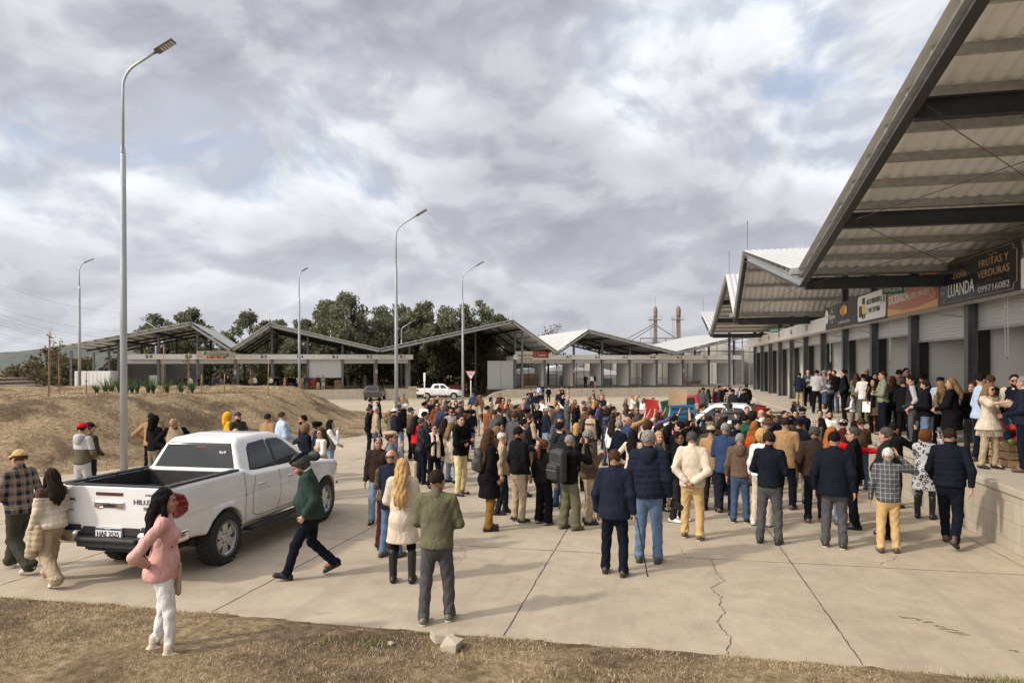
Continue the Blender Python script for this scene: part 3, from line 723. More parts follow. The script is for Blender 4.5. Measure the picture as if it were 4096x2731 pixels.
for sx, sz in ((1, 1), (-1, 1), (-1, -1), (1, -1)):
    c = [(Wd-.16, Hh), (Wd-.13, Hh-.11), (Wd, Hh-.14)]
    c = [(sx*x, sz*z) for x, z in c]; P4 += c[::-1] if sx*sz > 0 else c
for a, b in zip(P4, P4[1:]+P4[:1]): m.bar((a[0], -.008, .53+a[1]), (b[0], -.008, .53+b[1]), .008, .02, (0, 1, 0))
m.build('border', M_GOLD, e)
disc(e, -1.72, .30, .20, M_SILVER, 'ring', .185); ln(e, 'F/11', -1.72, .30, .16, M_SILVER); ln(e, '- DOÑA -', -.72, .66, .2, M_GOLD, 1.0); ln(e, 'LUANDA', -.70, .32, .44, M_WHITE, 1.45); ln(e, 'FRUTAS Y', .95, .76, .23, M_GOLD, 1.35); ln(e, 'VERDURAS', .95, .52, .23, M_GOLD, 1.45)
ln(e, 'DOÑA LUANDA', .95, .35, .09, M_BROWN, .8); ln(e, '099716082', .95, .19, .2, M_SILVER, 1.45); MB().tube([(-.85, -.01, .8), (-.75, -.01, .95), (-.62, -.01, .84), (-.78, -.01, .8)], .008, 5).build('leaf', M_BROWN, e); MB().tube([(.75, -.01, .93), (.9, -.01, .89), (1.0, -.01, .94), (1.15, -.01, .9)], .010, 5).build('leaf', M_GOLD, e)
e = sign(F, fx(15.5), fx(12.2), 4.45, 5.25, -.47, 'shop_sign', 'plain pale panel right of the black LUANDA banner', col('sign_pale', (.55, .60, .55)))
for x, Y, z in ((-.9, 21.9, 5.05), (-.75, 44.0, 4.98)):
    e = empty('exit_sign', (7.56+x, Y, z), R(-35), 'green SALIDA exit sign hanging in front of the %s' % ('red banner' if Y < 30 else 'far bays of the near market'), 'sign')
    MB().bb((-.36, 0, -.22), (.36, .03, .10)).build('board', M_GREEN, e, bevel=.004); ln(e, 'SALIDA', 0, -.06, .2, M_WHITE, .6, bold=.003)
    e.scale = (.8, .8, .8)
    for s in (-.3, .3): MB().tube([(s, .015, .1), (s, .015, .6 if Y < 30 else 1.2)], .006, 5).build('hanger', M_STEELG, e)
    MB().bb((.45, -.05, .0), (1.5, .05, .06)).build('batten_lamp', M_WHITE, e)
e = sign(G, 4.0, 8.1, 3.72, 4.62, -.475, 'shop_sign', 'beige TRADICION banner with vegetables between stalls B-7 and B-5', M_CREAM)
ln(e, 'TRADICION', 0, .50, .3, M_INK, 1.5); m = MB(); m.prism([(1.15*math.cos(2*math.pi*k/24), .52+.34*math.sin(2*math.pi*k/24)) for k in range(24)], .002, Matrix.Translation((0, -.001, 0)) @ UP.to_4x4()).build('medallion', col('sign_stone', (.38, .36, .30)), e)
for i in range(9): disc(e, -.9+i*.22, .17+.03*(i % 2), .14, (M_REDS, M_ORANGE, M_BROWN)[i % 3], 'vegetable', y=-.008-.002*i)
for i, (x, z) in enumerate(((-1.2, .55), (-1.1, .72), (1.2, .55), (1.1, .3), (1.25, .4))): disc(e, x, z, .13, M_GREEN, 'leaf', y=-.01-.002*i)
for x in (-1.75, 1.75): disc(e, x, .68, .13, M_INK, 'ring', .11); ln(e, 'B-6', x, .68, .1); ln(e, 'FRUTAS Y\nVERDURAS', x, .3, .12)
e = sign(G, 41.45, 45.9, 3.60, 4.72, -.475, 'shop_sign', 'beige and red TOMATES banner at the first stall of row A', M_CREAM)
ln(e, 'Nico Da Cruz', -.95, .60, .46, M_INK, 2.2, shear=.3, bold=.008); ln(e, '099 409 704', -.9, .14, .2, M_INK, 1.7, bold=.006); ln(e, 'A-8', -1.9, .95, .15); ln(e, 'Frutas y Verduras', -.9, .36, .12, M_BROWN, 1.8)
MB().bb((.1, -.004, .30), (2.2, -.001, 1.1)).build('red_field', col('sign_maroon', (.16, .03, .025)), e)
for i, (x, z, q) in enumerate(((.35, .85, .22), (.8, .92, .2), (1.3, .95, .2), (1.8, .95, .2), (2.05, .7, .16), (.4, .45, .18), (1.6, .8, .16))): disc(e, x, z, q, M_REDS, 'tomato', y=-.006-.002*i)
text('lettering', 'TOMATES', M_WHITE, e, Vector((1.25, -.03, .58)), UP, .27, 1.1, .008, bold=.006)
for x, lab in ((8., 'left of the B-5 stall'), (24., 'between stalls B-2 and B-1'), (GA[2], 'between stalls A-7 and A-6'), (GA[6], 'between stalls A-3 and A-2')):
    e = sign(G, x-.14, x+.14, 2.0, 2.42, -.03, 'fire_point_sign', 'small red and white fire point sign on the post %s' % lab, M_WHITE, 'sign')
    MB().bb((-.12, -.004, .03), (-.06, -.001, .39)).bb((.06, -.004, .03), (.12, -.001, .39)).bb((-.12, -.005, .33), (.12, -.002, .39)).build('red_mark', M_REDS, e); MB().bb((-.03, -.004, .1), (.03, -.001, .28)).build('symbol', M_INK, e)
for x, lab in ((24., 'under the sign between stalls B-2 and B-1'), (GA[2], 'on the post between stalls A-7 and A-6'), (GA[6], 'on the post between stalls A-3 and A-2')):
    e = empty('fire_extinguisher', world_of(G, (x, -.10, .85)), A_, 'red fire extinguisher %s' % lab, 'fire extinguisher')
    MB().lathe((0, 0, 0), [(0, 0), (.075, .0), (.08, .03), (.08, .38), (.05, .45), (.02, .47), (0, .47)], 12).build('cylinder', M_REDS, e, True)
    MB().bb((-.05, -.01, .47), (.05, .01, .52)).tube([(.03, 0, .5), (.1, 0, .4), (.1, 0, .15)], .012, 6).build('valve', M_INK, e)
# ================================================================ vehicles
def paint(name, c, rough=.28, coat=.8):
    def f(t, b):
        co = t.n('ShaderNodeTexCoord').outputs['Object']; n = t.noise(co, 1.2, 5, .65); s = t.n('ShaderNodeSeparateXYZ', {0: co})
        low = t.m('MULTIPLY', t.mapr(s.outputs[2], .35, .95, 1., 0.), t.mapr(t.noise(co, 5., 5, .7), .35, .65))
        setp(t, b, color=t.mix(t.m('MULTIPLY', low, .35).outputs[0], t.ramp(n, [(.3, tuple(x*.95 for x in c)), (.7, tuple(min(1, x*1.03) for x in c))]).outputs[0], (.30, .25, .19)),
             rough=t.mapr(n, .3, .7, rough-.05, rough+.08), coat=coat, coatr=.08, spec=.5)
    return material(name, f)
M_PWHITE = paint('paint_white', (.74, .735, .72)); M_PBLACK = paint('paint_graphite', (.022, .025, .032)); M_PRED = paint('paint_red', (.36, .022, .022)); M_PSILV = paint('paint_silver_white', (.62, .64, .66)); M_PMAR = paint('paint_maroon', (.07, .025, .022))
def m_glass(t, b): setp(t, b, color=(.012, .014, .016), rough=.05, spec=.45)
M_GLASS = material('tinted_glass', m_glass)
M_CHROME = plain('chrome', (.75, .75, .76), .08, 1., var=.03)
M_TYRE = plain('tyre_rubber', (.022, .021, .020), .85, var=.3, scale=9, bmp=.4, bscale=60)
M_RIM = plain('alloy', (.55, .55, .56), .3, .8, var=.06)
M_PLAST = plain('black_plastic', (.022, .022, .023), .6, var=.2, scale=12, bmp=.15, bscale=90)
M_TAIL = plain('tail_lamp_red', (.20, .008, .009), .12, coat=.8, var=.2, scale=14); M_LAMPW = plain('lamp_clear', (.55, .56, .58), .08, .3, coat=.8)
M_AMBER = plain('lamp_brown', (.09, .028, .022), .2, coat=.5)
def neg_poly(Yg, Zg, P): return -sd_poly(Yg, Zg, np.array(P, float))
def smax(a, b, k): return -smin(-a, -b, k)
def wheel(parent, x, y, r, side, full):
    w = .27
    e = MB().lathe((x, y, r), [(r*.60, -w/2), (r*.9, -w/2), (r*.985, -w*.38), (r, -w*.2), (r, w*.2), (r*.985, w*.38), (r*.9, w/2), (r*.60, w/2), (r*.60, -w/2)], 40, 'X')
    if full:
        for i in range(34):        # tread blocks
            a = 2*math.pi*i/34
            for sx, da in ((-.088, 0), (0, .09), (.088, 0)):
                M = Matrix.Rotation(a+da, 3, 'X'); e.box(Vector((x+sx, y, r))+M @ Vector((0, 0, r)), (.062, .042, .02), M)
    ty = e.build('wheel', M_TYRE, parent, not full)
    o = side*(w/2-.012); m = MB()
    m.lathe((x, y, r), [(r*.58, o-side*.10), (r*.60, o), (r*.66, o+side*.012), (r*.64, o+side*.014), (r*.57, o-side*.01), (r*.55, o-side*.1)], 32, 'X')
    m.lathe((x, y, r), [(0, o-side*.02), (r*.14, o-side*.02), (r*.17, o-side*.04), (r*.17, o-side*.09)], 16, 'X')
    for i in range(6):
        a = 2*math.pi*i/6; M = Matrix.Rotation(a, 3, 'X')
        v = []
        for zz, hw in ((r*.12, .045), (r*.58, .075)):
            for xx in (o-side*.075, o-side*.03):
                for s in (-1, 1): v.append(Vector((x+xx, y, r))+M @ Vector((0, s*hw, zz)))
        m.add(v, [(0, 1, 3, 2), (4, 6, 7, 5), (0, 2, 6, 4), (1, 5, 7, 3), (2, 3, 7, 6), (0, 4, 5, 1)])
    m.build('rim', M_RIM, ty)
    MB().lathe((x, y, r), [(0, o-side*.085), (r*.55, o-side*.085), (r*.56, o-side*.12)], 24, 'X').build('brake_disc', M_PLAST, ty)
PICK = dict(low=[(-2.56, .60), (-2.58, 1.0), (-2.56, 1.33), (-.9, 1.33), (-.7, 1.26), (1.1, 1.19), (1.45, 1.17), (2.25, 1.08), (2.55, .98), (2.66, .80), (2.66, .50), (2.55, .40), (1.2, .45), (-1.0, .45), (-2.0, .55)],
            top=[(-.95, 1.15), (-.94, 1.30), (-.78, 1.70), (-.66, 1.79), (-.1, 1.815), (.34, 1.80), (.56, 1.745), (1.34, 1.17), (1.3, 1.1)],
            wins=[[(-.70, 1.27), (-.56, 1.62), (-.46, 1.69), (.02, 1.715), (.04, 1.25)], [(.10, 1.25), (.08, 1.715), (.42, 1.70), (.53, 1.65), (1.06, 1.235)]], rw=(.72, 1.335, 1.715), bed=True, L=2.66, ax=(-1.41, 1.675))
SUVP = dict(low=[(-2.4, .55), (-2.46, .9), (-2.40, 1.12), (-1.0, 1.10), (1.0, 1.05), (2.1, .98), (2.42, .85), (2.46, .5), (2.3, .34), (-2.3, .36)],
            top=[(-2.36, .95), (-2.30, 1.12), (-1.95, 1.62), (-1.6, 1.70), (-.4, 1.74), (.2, 1.70), (.45, 1.65), (1.3, 1.03)],
            wins=[[(-1.95, 1.12), (-1.72, 1.52), (-1.1, 1.60), (-1.0, 1.12)], [(-.93, 1.12), (-.93, 1.61), (-.05, 1.63), (-.02, 1.1)], [(.05, 1.1), (.03, 1.63), (.35, 1.58), (.98, 1.08)]], rw=(.70, 1.14, 1.56), bed=False, L=2.46, ax=(-1.45, 1.42))
SINGLE = dict(PICK, top=[(.02, 1.15), (.02, 1.30), (.10, 1.72), (.25, 1.795), (.5, 1.80), (.72, 1.745), (1.40, 1.17), (1.3, 1.1)], wins=[[(.24, 1.25), (.26, 1.70), (.52, 1.70), (.63, 1.65), (1.12, 1.235)]], bedf=.0)
def vehicle(name, loc, rz, label, cat, pm, spec, h=.03, full=False, r=.39, scale=1., extras=()):
    root = empty(name, loc, rz, label, cat); root.scale = (scale,)*3
    L = spec['L']; s = SDF((-.98, -L-.05, .34), (.98, L+.05, 1.86), h); X, Y, Z = s.grid()
    Y2, Z2 = np.meshgrid(s.ax[1], s.ax[2], indexing='ij')
    low = neg_poly(Y2, Z2, spec['low'])[None]; top = neg_poly(Y2, Z2, spec['top'])[None]
    wid = .915-.045*((Z-.92)/.42)**2-.26*np.clip((Y-(L-.85))/.85, 0, 1)**2.2-.05*np.clip((-L+.5-Y)/.5, 0, 1)**2
    for ya in spec['ax']: wid = wid+.028*np.exp(-((np.sqrt((Y-ya)**2+(Z-r)**2)-.47)/.075)**2)
    wid = wid-.010*np.exp(-((Z-.95-.02*Y)/.02)**2)
    B = smax(low, np.abs(X)-wid, .07)
    for ya in spec['ax']:
        B = np.maximum(B, -np.maximum(np.sqrt((Y-ya)**2+(Z-r)**2)-.455, .50-np.abs(X)))
    tw = .875-.235*np.clip((Z-1.16)/.62, 0, 2)-.05*np.clip((Z-1.16)/.62, 0, 2)**2
    T = smax(top, (np.abs(X)-tw)*.94, .075)
    F_ = smin(B, T, .035)
    if spec['bed']:
        bf = spec.get('bedf', -.93)
        q = np.maximum(np.maximum(np.abs(X)-.76, np.abs(Y-(-2.49+bf-.06)/2)-(bf-.06+2.49)/2), .84-Z)
        F_ = smax(F_, -q, .02)
    s.F = F_.astype(np.float32); s.build('body', pm, root)
    def clip(nm, base, off, region, mat, parent=root):
        s.F = smax(base-off, region, .012).astype(np.float32); return s.build(nm, mat, parent)
    for P in spec['wins']:
        rg = neg_poly(Y2, Z2, P)[None]
        for sg in (-1, 1): clip('side_window', T, .005, np.maximum(rg, .3-sg*X), M_GLASS)
    w, z0, z1 = spec['rw']
    q = np.maximum(np.abs(X)-(w-.16*np.clip((Z-z0)/(z1-z0), 0, 1)), np.abs(Z-(z0+z1)/2)-(z1-z0)/2)
    ymid = (spec['top'][0][0]+.6); q = smax(q, Y-ymid, .01) if not spec['bed'] else smax(q, Y-(spec['top'][0][0]+.45), .01)
    clip('rear_window', T, .010, q, M_GLASS)
    q = np.maximum(np.abs(X)-(.74-.14*np.clip((Z-1.2)/.5, 0, 1)), np.abs(Z-1.46)-.235); clip('windscreen', T, .005, np.maximum(q, .45-Y), M_GLASS)
    for sg in (-1, 1):
        if spec['bed']:
            P = [(-2.62, .93), (-2.62, 1.27), (-2.50, 1.275), (-2.30, 1.20), (-2.235, 1.06), (-2.26, .96), (-2.42, .90)]
            q = np.maximum(neg_poly(Y2, Z2, P)[None], .735-sg*X); clip('tail_lamp', F_, .008, q, M_TAIL)
            if full:
                for zc, hw in ((1.235, .05), (1.12, .012), (1.04, .010)):
                    q = np.maximum(np.maximum(neg_poly(Y2, Z2, P)[None]+.012, .78-sg*X), np.abs(Z-zc+.0)-hw); clip('lamp_band', F_, .016, q, M_AMBER)
        else:
            q = np.maximum(np.maximum(np.abs(Z-1.02)-.055, .42-sg*X), Y+L-.35); clip('tail_lamp', F_, .008, q, M_TAIL)
        q = np.maximum(np.maximum(np.abs(Z-(.93 if spec['bed'] else .84))-.075-.05*(sg*X-.6), .50-sg*X), L-.46-Y); clip('headlight', F_, .008, q, M_LAMPW)
    q = np.maximum(np.maximum(np.abs(Z-.84)-.13, np.abs(X)-.46), L-.3-Y); g_ = clip('grille', F_, .012, q, M_PLAST)
    for ya in spec['ax']:
        for sg in (-1, 1): wheel(root, sg*.795, ya, r, sg, full)
    m = MB()
    for ya in spec['ax']: m.bb((-.70, ya-.44, .36), (.70, ya+.44, .82))
    m.bb((-.6, -L+.3, .38), (.6, L-.3, .5)).build('underbody', M_BLACK, root)
    gap = MB()
    def curve(pts):
        o = []
        for (y0, z0), (y1, z1) in zip(pts[:-1], pts[1:]):
            for k in range(5):
                y = y0+(y1-y0)*k/5; z = z0+(z1-z0)*k/5; o.append((y, z))
        return o+[pts[-1]]
    def wsurf(y, z):
        w = .915-.045*((z-.92)/.42)**2-.26*max(0, (y-(L-.85))/.85)**2.2-.010*math.exp(-((z-.95-.02*y)/.02)**2)
        for ya in spec['ax']: w += .028*math.exp(-((math.hypot(y-ya, z-r)-.47)/.075)**2)
        return w-.001
    lines = [[(-.93, 1.29), (-.90, .9), (-.93, .55)], [(-.62, 1.2), (-.72, .95), (-.70, .62), (-.55, .55), (.02, .55)], [(.06, 1.2), (.10, .8), (.02, .55)], [(.02, .55), (1.0, .55), (1.10, .75), (1.12, 1.16)]] if len(spec['wins']) == 2 and spec['bed'] else [[(.15, 1.2), (.18, .6), (.3, .52), (1.05, .52), (1.14, .75), (1.16, 1.15)]]
    if not spec['bed']: lines += [[(-1.0, 1.08), (-1.0, .5), (-.1, .46), (.02, .9), (.02, 1.06)]]
    for sg in (-1, 1):
        for l in lines: gap.tube([(sg*wsurf(y, z), y, z) for y, z in curve(l)], .0055 if full else .008, 5)
    if len(spec['wins']) >= 2:
        w0 = spec['wins'][-1]; xb = w0[0][0]-.03
        for sg in (-1, 1): clip('door_pillar', T, .0035, np.maximum(np.maximum(np.abs(Y-xb)-.05, np.abs(Z-1.47)-.225), .3-sg*X), M_PLAST)
    gap.build('panel_gaps', M_BLACK, root)
    for sg in (-1, 1):
        for y in ((-.58, .33) if len(spec['wins']) >= 2 else (.3,)):
            z = 1.06 if spec['bed'] else .98
            MB().tube([(sg*(wsurf(y, z)+a), y+b, z) for a, b in ((-.01, 0), (.035, .025), (.04, .09), (.035, .16), (-.01, .185))], [.012, .016, .017, .016, .012], 8).build('door_handle', M_CHROME if full else pm, root, True)
        q = SDF((sg*.98-.16, .95, 1.16), (sg*.98+.16, 1.25, 1.42), max(h*.7, .012)); q.ell((sg*1.0, 1.08, 1.29), (.125, .06, .095), .01); q.cone((sg*.84, 1.1, 1.2), (sg*.96, 1.09, 1.24), .03, .035, .02); q.build('mirror', M_PLAST if full else pm, root)
        if spec['bed']:
            m = MB().bar((sg*.90, -.85, .40), (sg*.90, 1.15, .40), .17, .05).bar((sg*.93, -.80, .428), (sg*.93, 1.1, .428), .11, .008)
            m.build('side_step', M_PLAST, root, bevel=.015)
    if spec['bed']:
        bf = spec.get('bedf', -.93)-.07; m = MB()
        m.bb((-.755, -2.48, .845), (.755, bf, .86))
        for sg in (-1, 1): m.bb((sg*.735, -2.48, .86), (sg*.755, bf, 1.31)).bb((sg*.50, -1.80, .86), (sg*.735, -1.02, 1.08))
        m.bb((-.735, bf-.02, .86), (.735, bf, 1.30))
        for k in range(9): m.bb((-.64+.16*k-.03, -2.46, .86), (-.64+.16*k+.03, bf-.05, .872))
        m.build('bed_liner', M_PLAST, root, bevel=.012)
        for sg in (-1, 1): MB().bar((sg*.80, -2.53, 1.338), (sg*.80, bf, 1.338), .115, .026).build('bed_rail', M_PLAST, root, bevel=.008)
        tg = MB().bb((-.755, -2.60, .74), (.755, -2.50, 1.325)).build('tailgate', pm, root, bevel=.02)
        MB().bb((-.75, -2.595, 1.326), (.75, -2.50, 1.342)).build('tailgate_cap', M_PLAST, tg, bevel=.004)
    return root
PK = vehicle('pickup_truck', (-7.2, 10.50, -.125), 0, 'large white double cab pickup truck parked with its tailgate towards the verge', 'pickup truck', M_PWHITE, PICK, .0145, True)
# tailgate and bumper of the near pickup
tgp = [o for o in PK.children if o.name.startswith('tailgate')][0]
MB().bb((-.235, -2.612, 1.205), (.185, -2.598, 1.250)).build('brake_lamp', M_AMBER, tgp, bevel=.006)
hd = SDF((-.30, -2.66, 1.01), (.25, -2.58, 1.15), .008); hd.box((-.255, -2.625, 1.035), (.205, -2.59, 1.13), .014); hd.ell((-.025, -2.63, 1.060), (.15, .03, .032), .008, None, True); hd.build('tailgate_handle', M_CHROME, tgp)
MB().bb((-.12, -2.612, 1.045), (.07, -2.60, 1.075)).build('handle_recess', M_BLACK, tgp)
text('lettering', 'HILUX', M_STEELG, tgp, Vector((.50, -2.604, 1.13)), UP, .09, .30, .012); text('lettering', 'SRV', M_STEELG, tgp, Vector((.56, -2.604, 1.045)), UP, .06, .12, .01)
text('lettering', 'TOYOTA', M_STEELG, tgp, Vector((-.64, -2.604, 1.135)), UP, .045, .15, .01, bold=.003); MB().bb((-.66, -2.604, 1.03), (-.61, -2.60, 1.085)).build('badge', M_SILVER, tgp)
text('lettering', 'CREA', M_GREEN, tgp, Vector((-.64, -2.603, .995)), UP, .04, .10, .004); text('lettering', 'DERCO', M_SLATE, tgp, Vector((.62, -2.603, 1.225)), UP, .035, .18, .004)
bp = MB().bb((-.47, -2.74, .60), (.47, -2.55, .66)).bb((-.47, -2.70, .52), (.47, -2.56, .60)).bb((-.47, -2.60, .66), (.47, -2.55, .80)).build('rear_bumper', M_PLAST, PK, bevel=.02)
for sg in (-1, 1):
    q = SDF((sg*.70-.32, -2.80, .48), (sg*.70+.32, -2.2, .82), .012); q.box((sg*.70-.235, -2.71, .56), (sg*.70+.235, -2.50, .74), .045, 0); q.box((sg*.93-.04, -2.62, .58), (sg*.93+.03, -2.28, .74), .03, .05); q.build('bumper_corner', M_CHROME, bp)
    MB().bb((sg*.48, -2.63, .742), (sg*.94, -2.50, .80)).build('bumper_pad', M_PLAST, bp, bevel=.01)
pl = MB().bb((-.225, -2.63, .635), (.175, -2.60, .775)).build('number_plate', M_WHITE, PK, bevel=.004)
MB().bb((-.222, -2.633, .745), (.172, -2.629, .772)).build('plate_band', col('plate_blue', (.03, .06, .18)), pl)
text('lettering', 'HAE 2525', M_INK, pl, Vector((-.025, -2.634, .69)), UP, .095, .34, .006); text('lettering', 'URUGUAY', M_WHITE, pl, Vector((-.025, -2.636, .758)), UP, .022, .09, .003)
text('window_sticker', '4x4', M_WHITE, PK, Vector((.45, -.842, 1.58)), Matrix.Rotation(R(68), 3, 'X'), .07, .12, .004); text('window_sticker', 'SERVICIO', M_REDS, PK, Vector((.06, -.818, 1.655)), Matrix.Rotation(R(68), 3, 'X'), .035, .16, .004)
for i, (x, y) in enumerate(((-.80, -2.2), (-.80, -1.65), (-.80, -1.15))): MB().bb((x-.03, y-.03, 1.29), (x+.05, y+.03, 1.36)).build('rail_clip', M_STEELG, PK, bevel=.005)
MB().bb((-.56, -2.45, .42), (-.28, -2.40, .56)).build('mud_flap', M_BLACK, PK)
vehicle('pickup_truck', (-24.9, 76.2, -1.0), R(-77), 'small white double cab pickup driving past the far yield sign', 'pickup truck', M_PWHITE, PICK, .05, r=.38)
vehicle('pickup_truck', (2.35, 25.3, -.33), R(84), 'silver white double cab pickup parked in the crowd with a black bar on its bed', 'pickup truck', M_PSILV, PICK, .03, r=.38)
vehicle('pickup_truck', (1.75, 32.6, -.43), R(97), 'red single cab pickup parked behind the silver white one', 'pickup truck', M_PRED, SINGLE, .035, r=.38, scale=1.08)
vehicle('suv_car', (-31.6, 73.2, -.96), R(13), 'dark graphite car parked with its back to us below stall B-2', 'car', M_PBLACK, SUVP, .045, r=.37)
# ================================================================ poles, plants and far things
M_POLE = plain('galvanised_pole', (.40, .43, .45), .5, .45, var=.15, scale=4, stretch=(1, 1, .25))
def at(px, d, z=None):
    """point seen at photo column px (0..1024) at camera depth d"""
    u = (px-512)/687.5; c, s = .97783, .20942
    return (d*(u*c-s), d*(c+u*s))
def zat(py, d): return 2.8-(py-366.1)*d/687.5
def lamp_post(name, x, y, z0, top, ang, label, reach=.95, group=None, r=1.):
    e = empty(name, (x, y, z0), ang, label, 'street lamp', group); H = top-z0
    MB().tube([(0, 0, -.3), (0, 0, H*.45), (0, 0, H*.72), (0, 0, H*.74)], [.105*r, .09*r, .075*r, .058*r], 14).build('pole', M_POLE, e, True)
    pts = [(0, 0, H*.73), (0, 0, H-1.55)]
    for k in range(1, 7): a = R(10*k); pts.append((.75*(1-math.cos(a)), 0, H-1.55+.75*math.sin(a)))
    ex = reach; pts += [(ex, 0, pts[-1][2]+(ex-pts[-1][0])*.58)]
    MB().tube(pts, .038*r, 10).build('arm', M_POLE, e, True)
    a = Vector(pts[-1]); d = Vector((.87, 0, .49)); u = Vector((-.49, 0, .87))
    M = Matrix((d, (0, 1, 0), u)).transposed()
    h = SDF((-.12, -.22, -.1), (.72, .22, .1), .02); h.box((.0, -.155, -.035), (.62, .155, .035), .03); h.cone((-.06, 0, 0), (.05, 0, 0), .045, .06, .05)
    o = h.build('lamp_head', plain('lamp_grey', (.14, .135, .13), .5, .3), e); o.data.transform(Matrix.Translation(a) @ M.to_4x4())
    m = MB()
    for k in range(5): m.box(a+M @ Vector((.20+.085*k, 0, -.037)), (.045, .22, .012), M)
    m.build('diffuser', plain('led_lens', (.62, .58, .48), .3), e)
    MB().box((0, -.06*r, H*.735), (.05, .08, .2)).build('hatch', M_POLE, e)
lamp_post('street_lamp', -15.2, 17.15, -.22, 12.45, R(8), 'nearest tall curved street lamp standing at the foot of the mound', 1.0)
x, y = at(396.3, 37.2); lamp_post('street_lamp', x, y, -.5, 11.4, R(8), 'tall curved street lamp rising behind the crowd, second in height', 1.15)
x, y = at(462.8, 56.5); lamp_post('street_lamp', x, y, -.7, 11.5, R(8), 'street lamp with angled arm beside the yield sign', 1.2)
x, y = at(79.5, 49.5); lamp_post('street_lamp', x, y, 1.0, 11.3, R(70), 'thin street lamp on the far left of the mound', .42)
x, y = at(299.3, 55); lamp_post('street_lamp', x, y, -.5, 11.4, R(80), 'thin street lamp in front of stall B-4', .42)
x, y = at(401.5, 100); lamp_post('street_lamp', x, y, -1.2, zat(320, 100), R(8), 'small lamp rising behind the valley of the far roof', 1.6, r=1.3)
x, y = at(156, 100); lamp_post('street_lamp', x, y, -1.2, zat(319, 100), R(187), 'small lamp bending left above the left roof', 1.9, r=1.3)
# yield sign and marker post
M_SIGNW = col('sign_face', (.68, .66, .62)); M_SIGNR = col('sign_rim', (.22, .035, .03))
x, y = at(470.8, 62); e = empty('yield_sign', (x, y, gz(x, y)), R(14), 'triangular red and white CEDA EL PASO yield sign on a white post', 'road sign')
tri = lambda s, o: [(-.5*s, .0-o), (.5*s, .0-o), (0, -.88*s-o)]
MB().tube([(0, .03, 0), (0, .03, 3.2)], .04, 8).build('post', M_WHITE, e, True)
MB().prism(tri(1.05, -.04), .02, Matrix.Translation((0, .01, 3.15)) @ UP.to_4x4()).build('rim', M_SIGNR, e)
fc = MB().prism(tri(.74, .05), .02, Matrix.Translation((0, -.012, 3.15)) @ UP.to_4x4()).build('face', M_SIGNW, e)
ln(e, 'CEDA EL', 0, 2.99, .15, M_INK, .42, bold=.004); ln(e, 'PASO', 0, 2.84, .15, M_INK, .25, bold=.004)
for o in e.children:
    if o.name.startswith('lettering'): o.location.y = -.03
x, y = at(424.5, 62); e = empty('marker_post', (x, y, gz(x, y)), 0, 'plain white round-topped post left of the far white pickup', 'post')
MB().tube([(0, 0, 0), (0, 0, 2.9), (0, 0, 3.0)], [.06, .06, .02], 10).build('shaft', M_WHITE, e, True)
MB().bb((-.1, -.02, 2.2), (.1, .02, 3.0)).build('plate', M_SIGNW, e, bevel=.03)
# trees -------------------------------------------------------------
def leafmat(name, c):
    def f(t, b):
        co = t.n('ShaderNodeTexCoord').outputs['Object']
        cc = t.ramp(t.noise(co, .9, 4, .7), [(.3, tuple(x*.6 for x in c)), (.7, tuple(x*1.5 for x in c))]); setp(t, b, color=cc, rough=.7, spec=.2)
        tr = t.n('ShaderNodeBsdfTranslucent', {'Color': cc.outputs[0]}); return t.n('ShaderNodeMixShader', {0: .38, 1: b, 2: tr})
    return material(name, f)
LG = [leafmat('gum_leaf_dark', (.10, .112, .066)), leafmat('gum_leaf', (.15, .16, .095)), leafmat('gum_leaf_pale', (.23, .235, .15))]
LB = [leafmat('brush_leaf', (.055, .05, .025)), leafmat('brush_leaf_rust', (.13, .09, .05)), leafmat('brush_leaf_pale', (.12, .11, .055))]
LU = [leafmat('thicket_leaf', (.14, .14, .085)), leafmat('thicket_leaf_olive', (.20, .19, .11)), leafmat('thicket_leaf_dry', (.27, .235, .16))]
M_BARK = plain('gum_bark', (.24, .205, .165), .9, var=.35, scale=3, stretch=(1, 1, .2))
def cards(name, C, Rr, n, size, mats, p, parent, seed, droop=.5):
    """leaf cards through the volume of many clumps"""
    rs = hashn(seed); k = rs.choice(len(C), n, p=(Rr**2)/(Rr**2).sum())
    d = rs.normal(size=(n, 3)); d /= np.linalg.norm(d, axis=1)[:, None]; rad = (.35+.65*rs.rand(n)**.5)*(.8+.45*rs.rand(n))
    c = C[k]+d*(Rr[k]*rad)[:, None]*np.array([1, 1, .78])
    a = rs.normal(size=(n, 3)); a[:, 2] -= droop; a /= np.linalg.norm(a, axis=1)[:, None]
    b = np.cross(a, rs.normal(size=(n, 3))); b /= np.linalg.norm(b, axis=1)[:, None]
    s = size*(.5+rs.rand(n))[:, None]
    v = np.stack([c-a*s, c+b*s*.42, c+a*s, c-b*s*.42], 1)
    me = np_mesh(name, v.reshape(-1, 3), np.arange(4*n).reshape(-1, 4))
    me.polygons.foreach_set('material_index', rs.choice(len(mats), n, p=p).astype(np.int32))
    o = link(name, me, None, parent)
    for m in mats: me.materials.append(m)
    return o
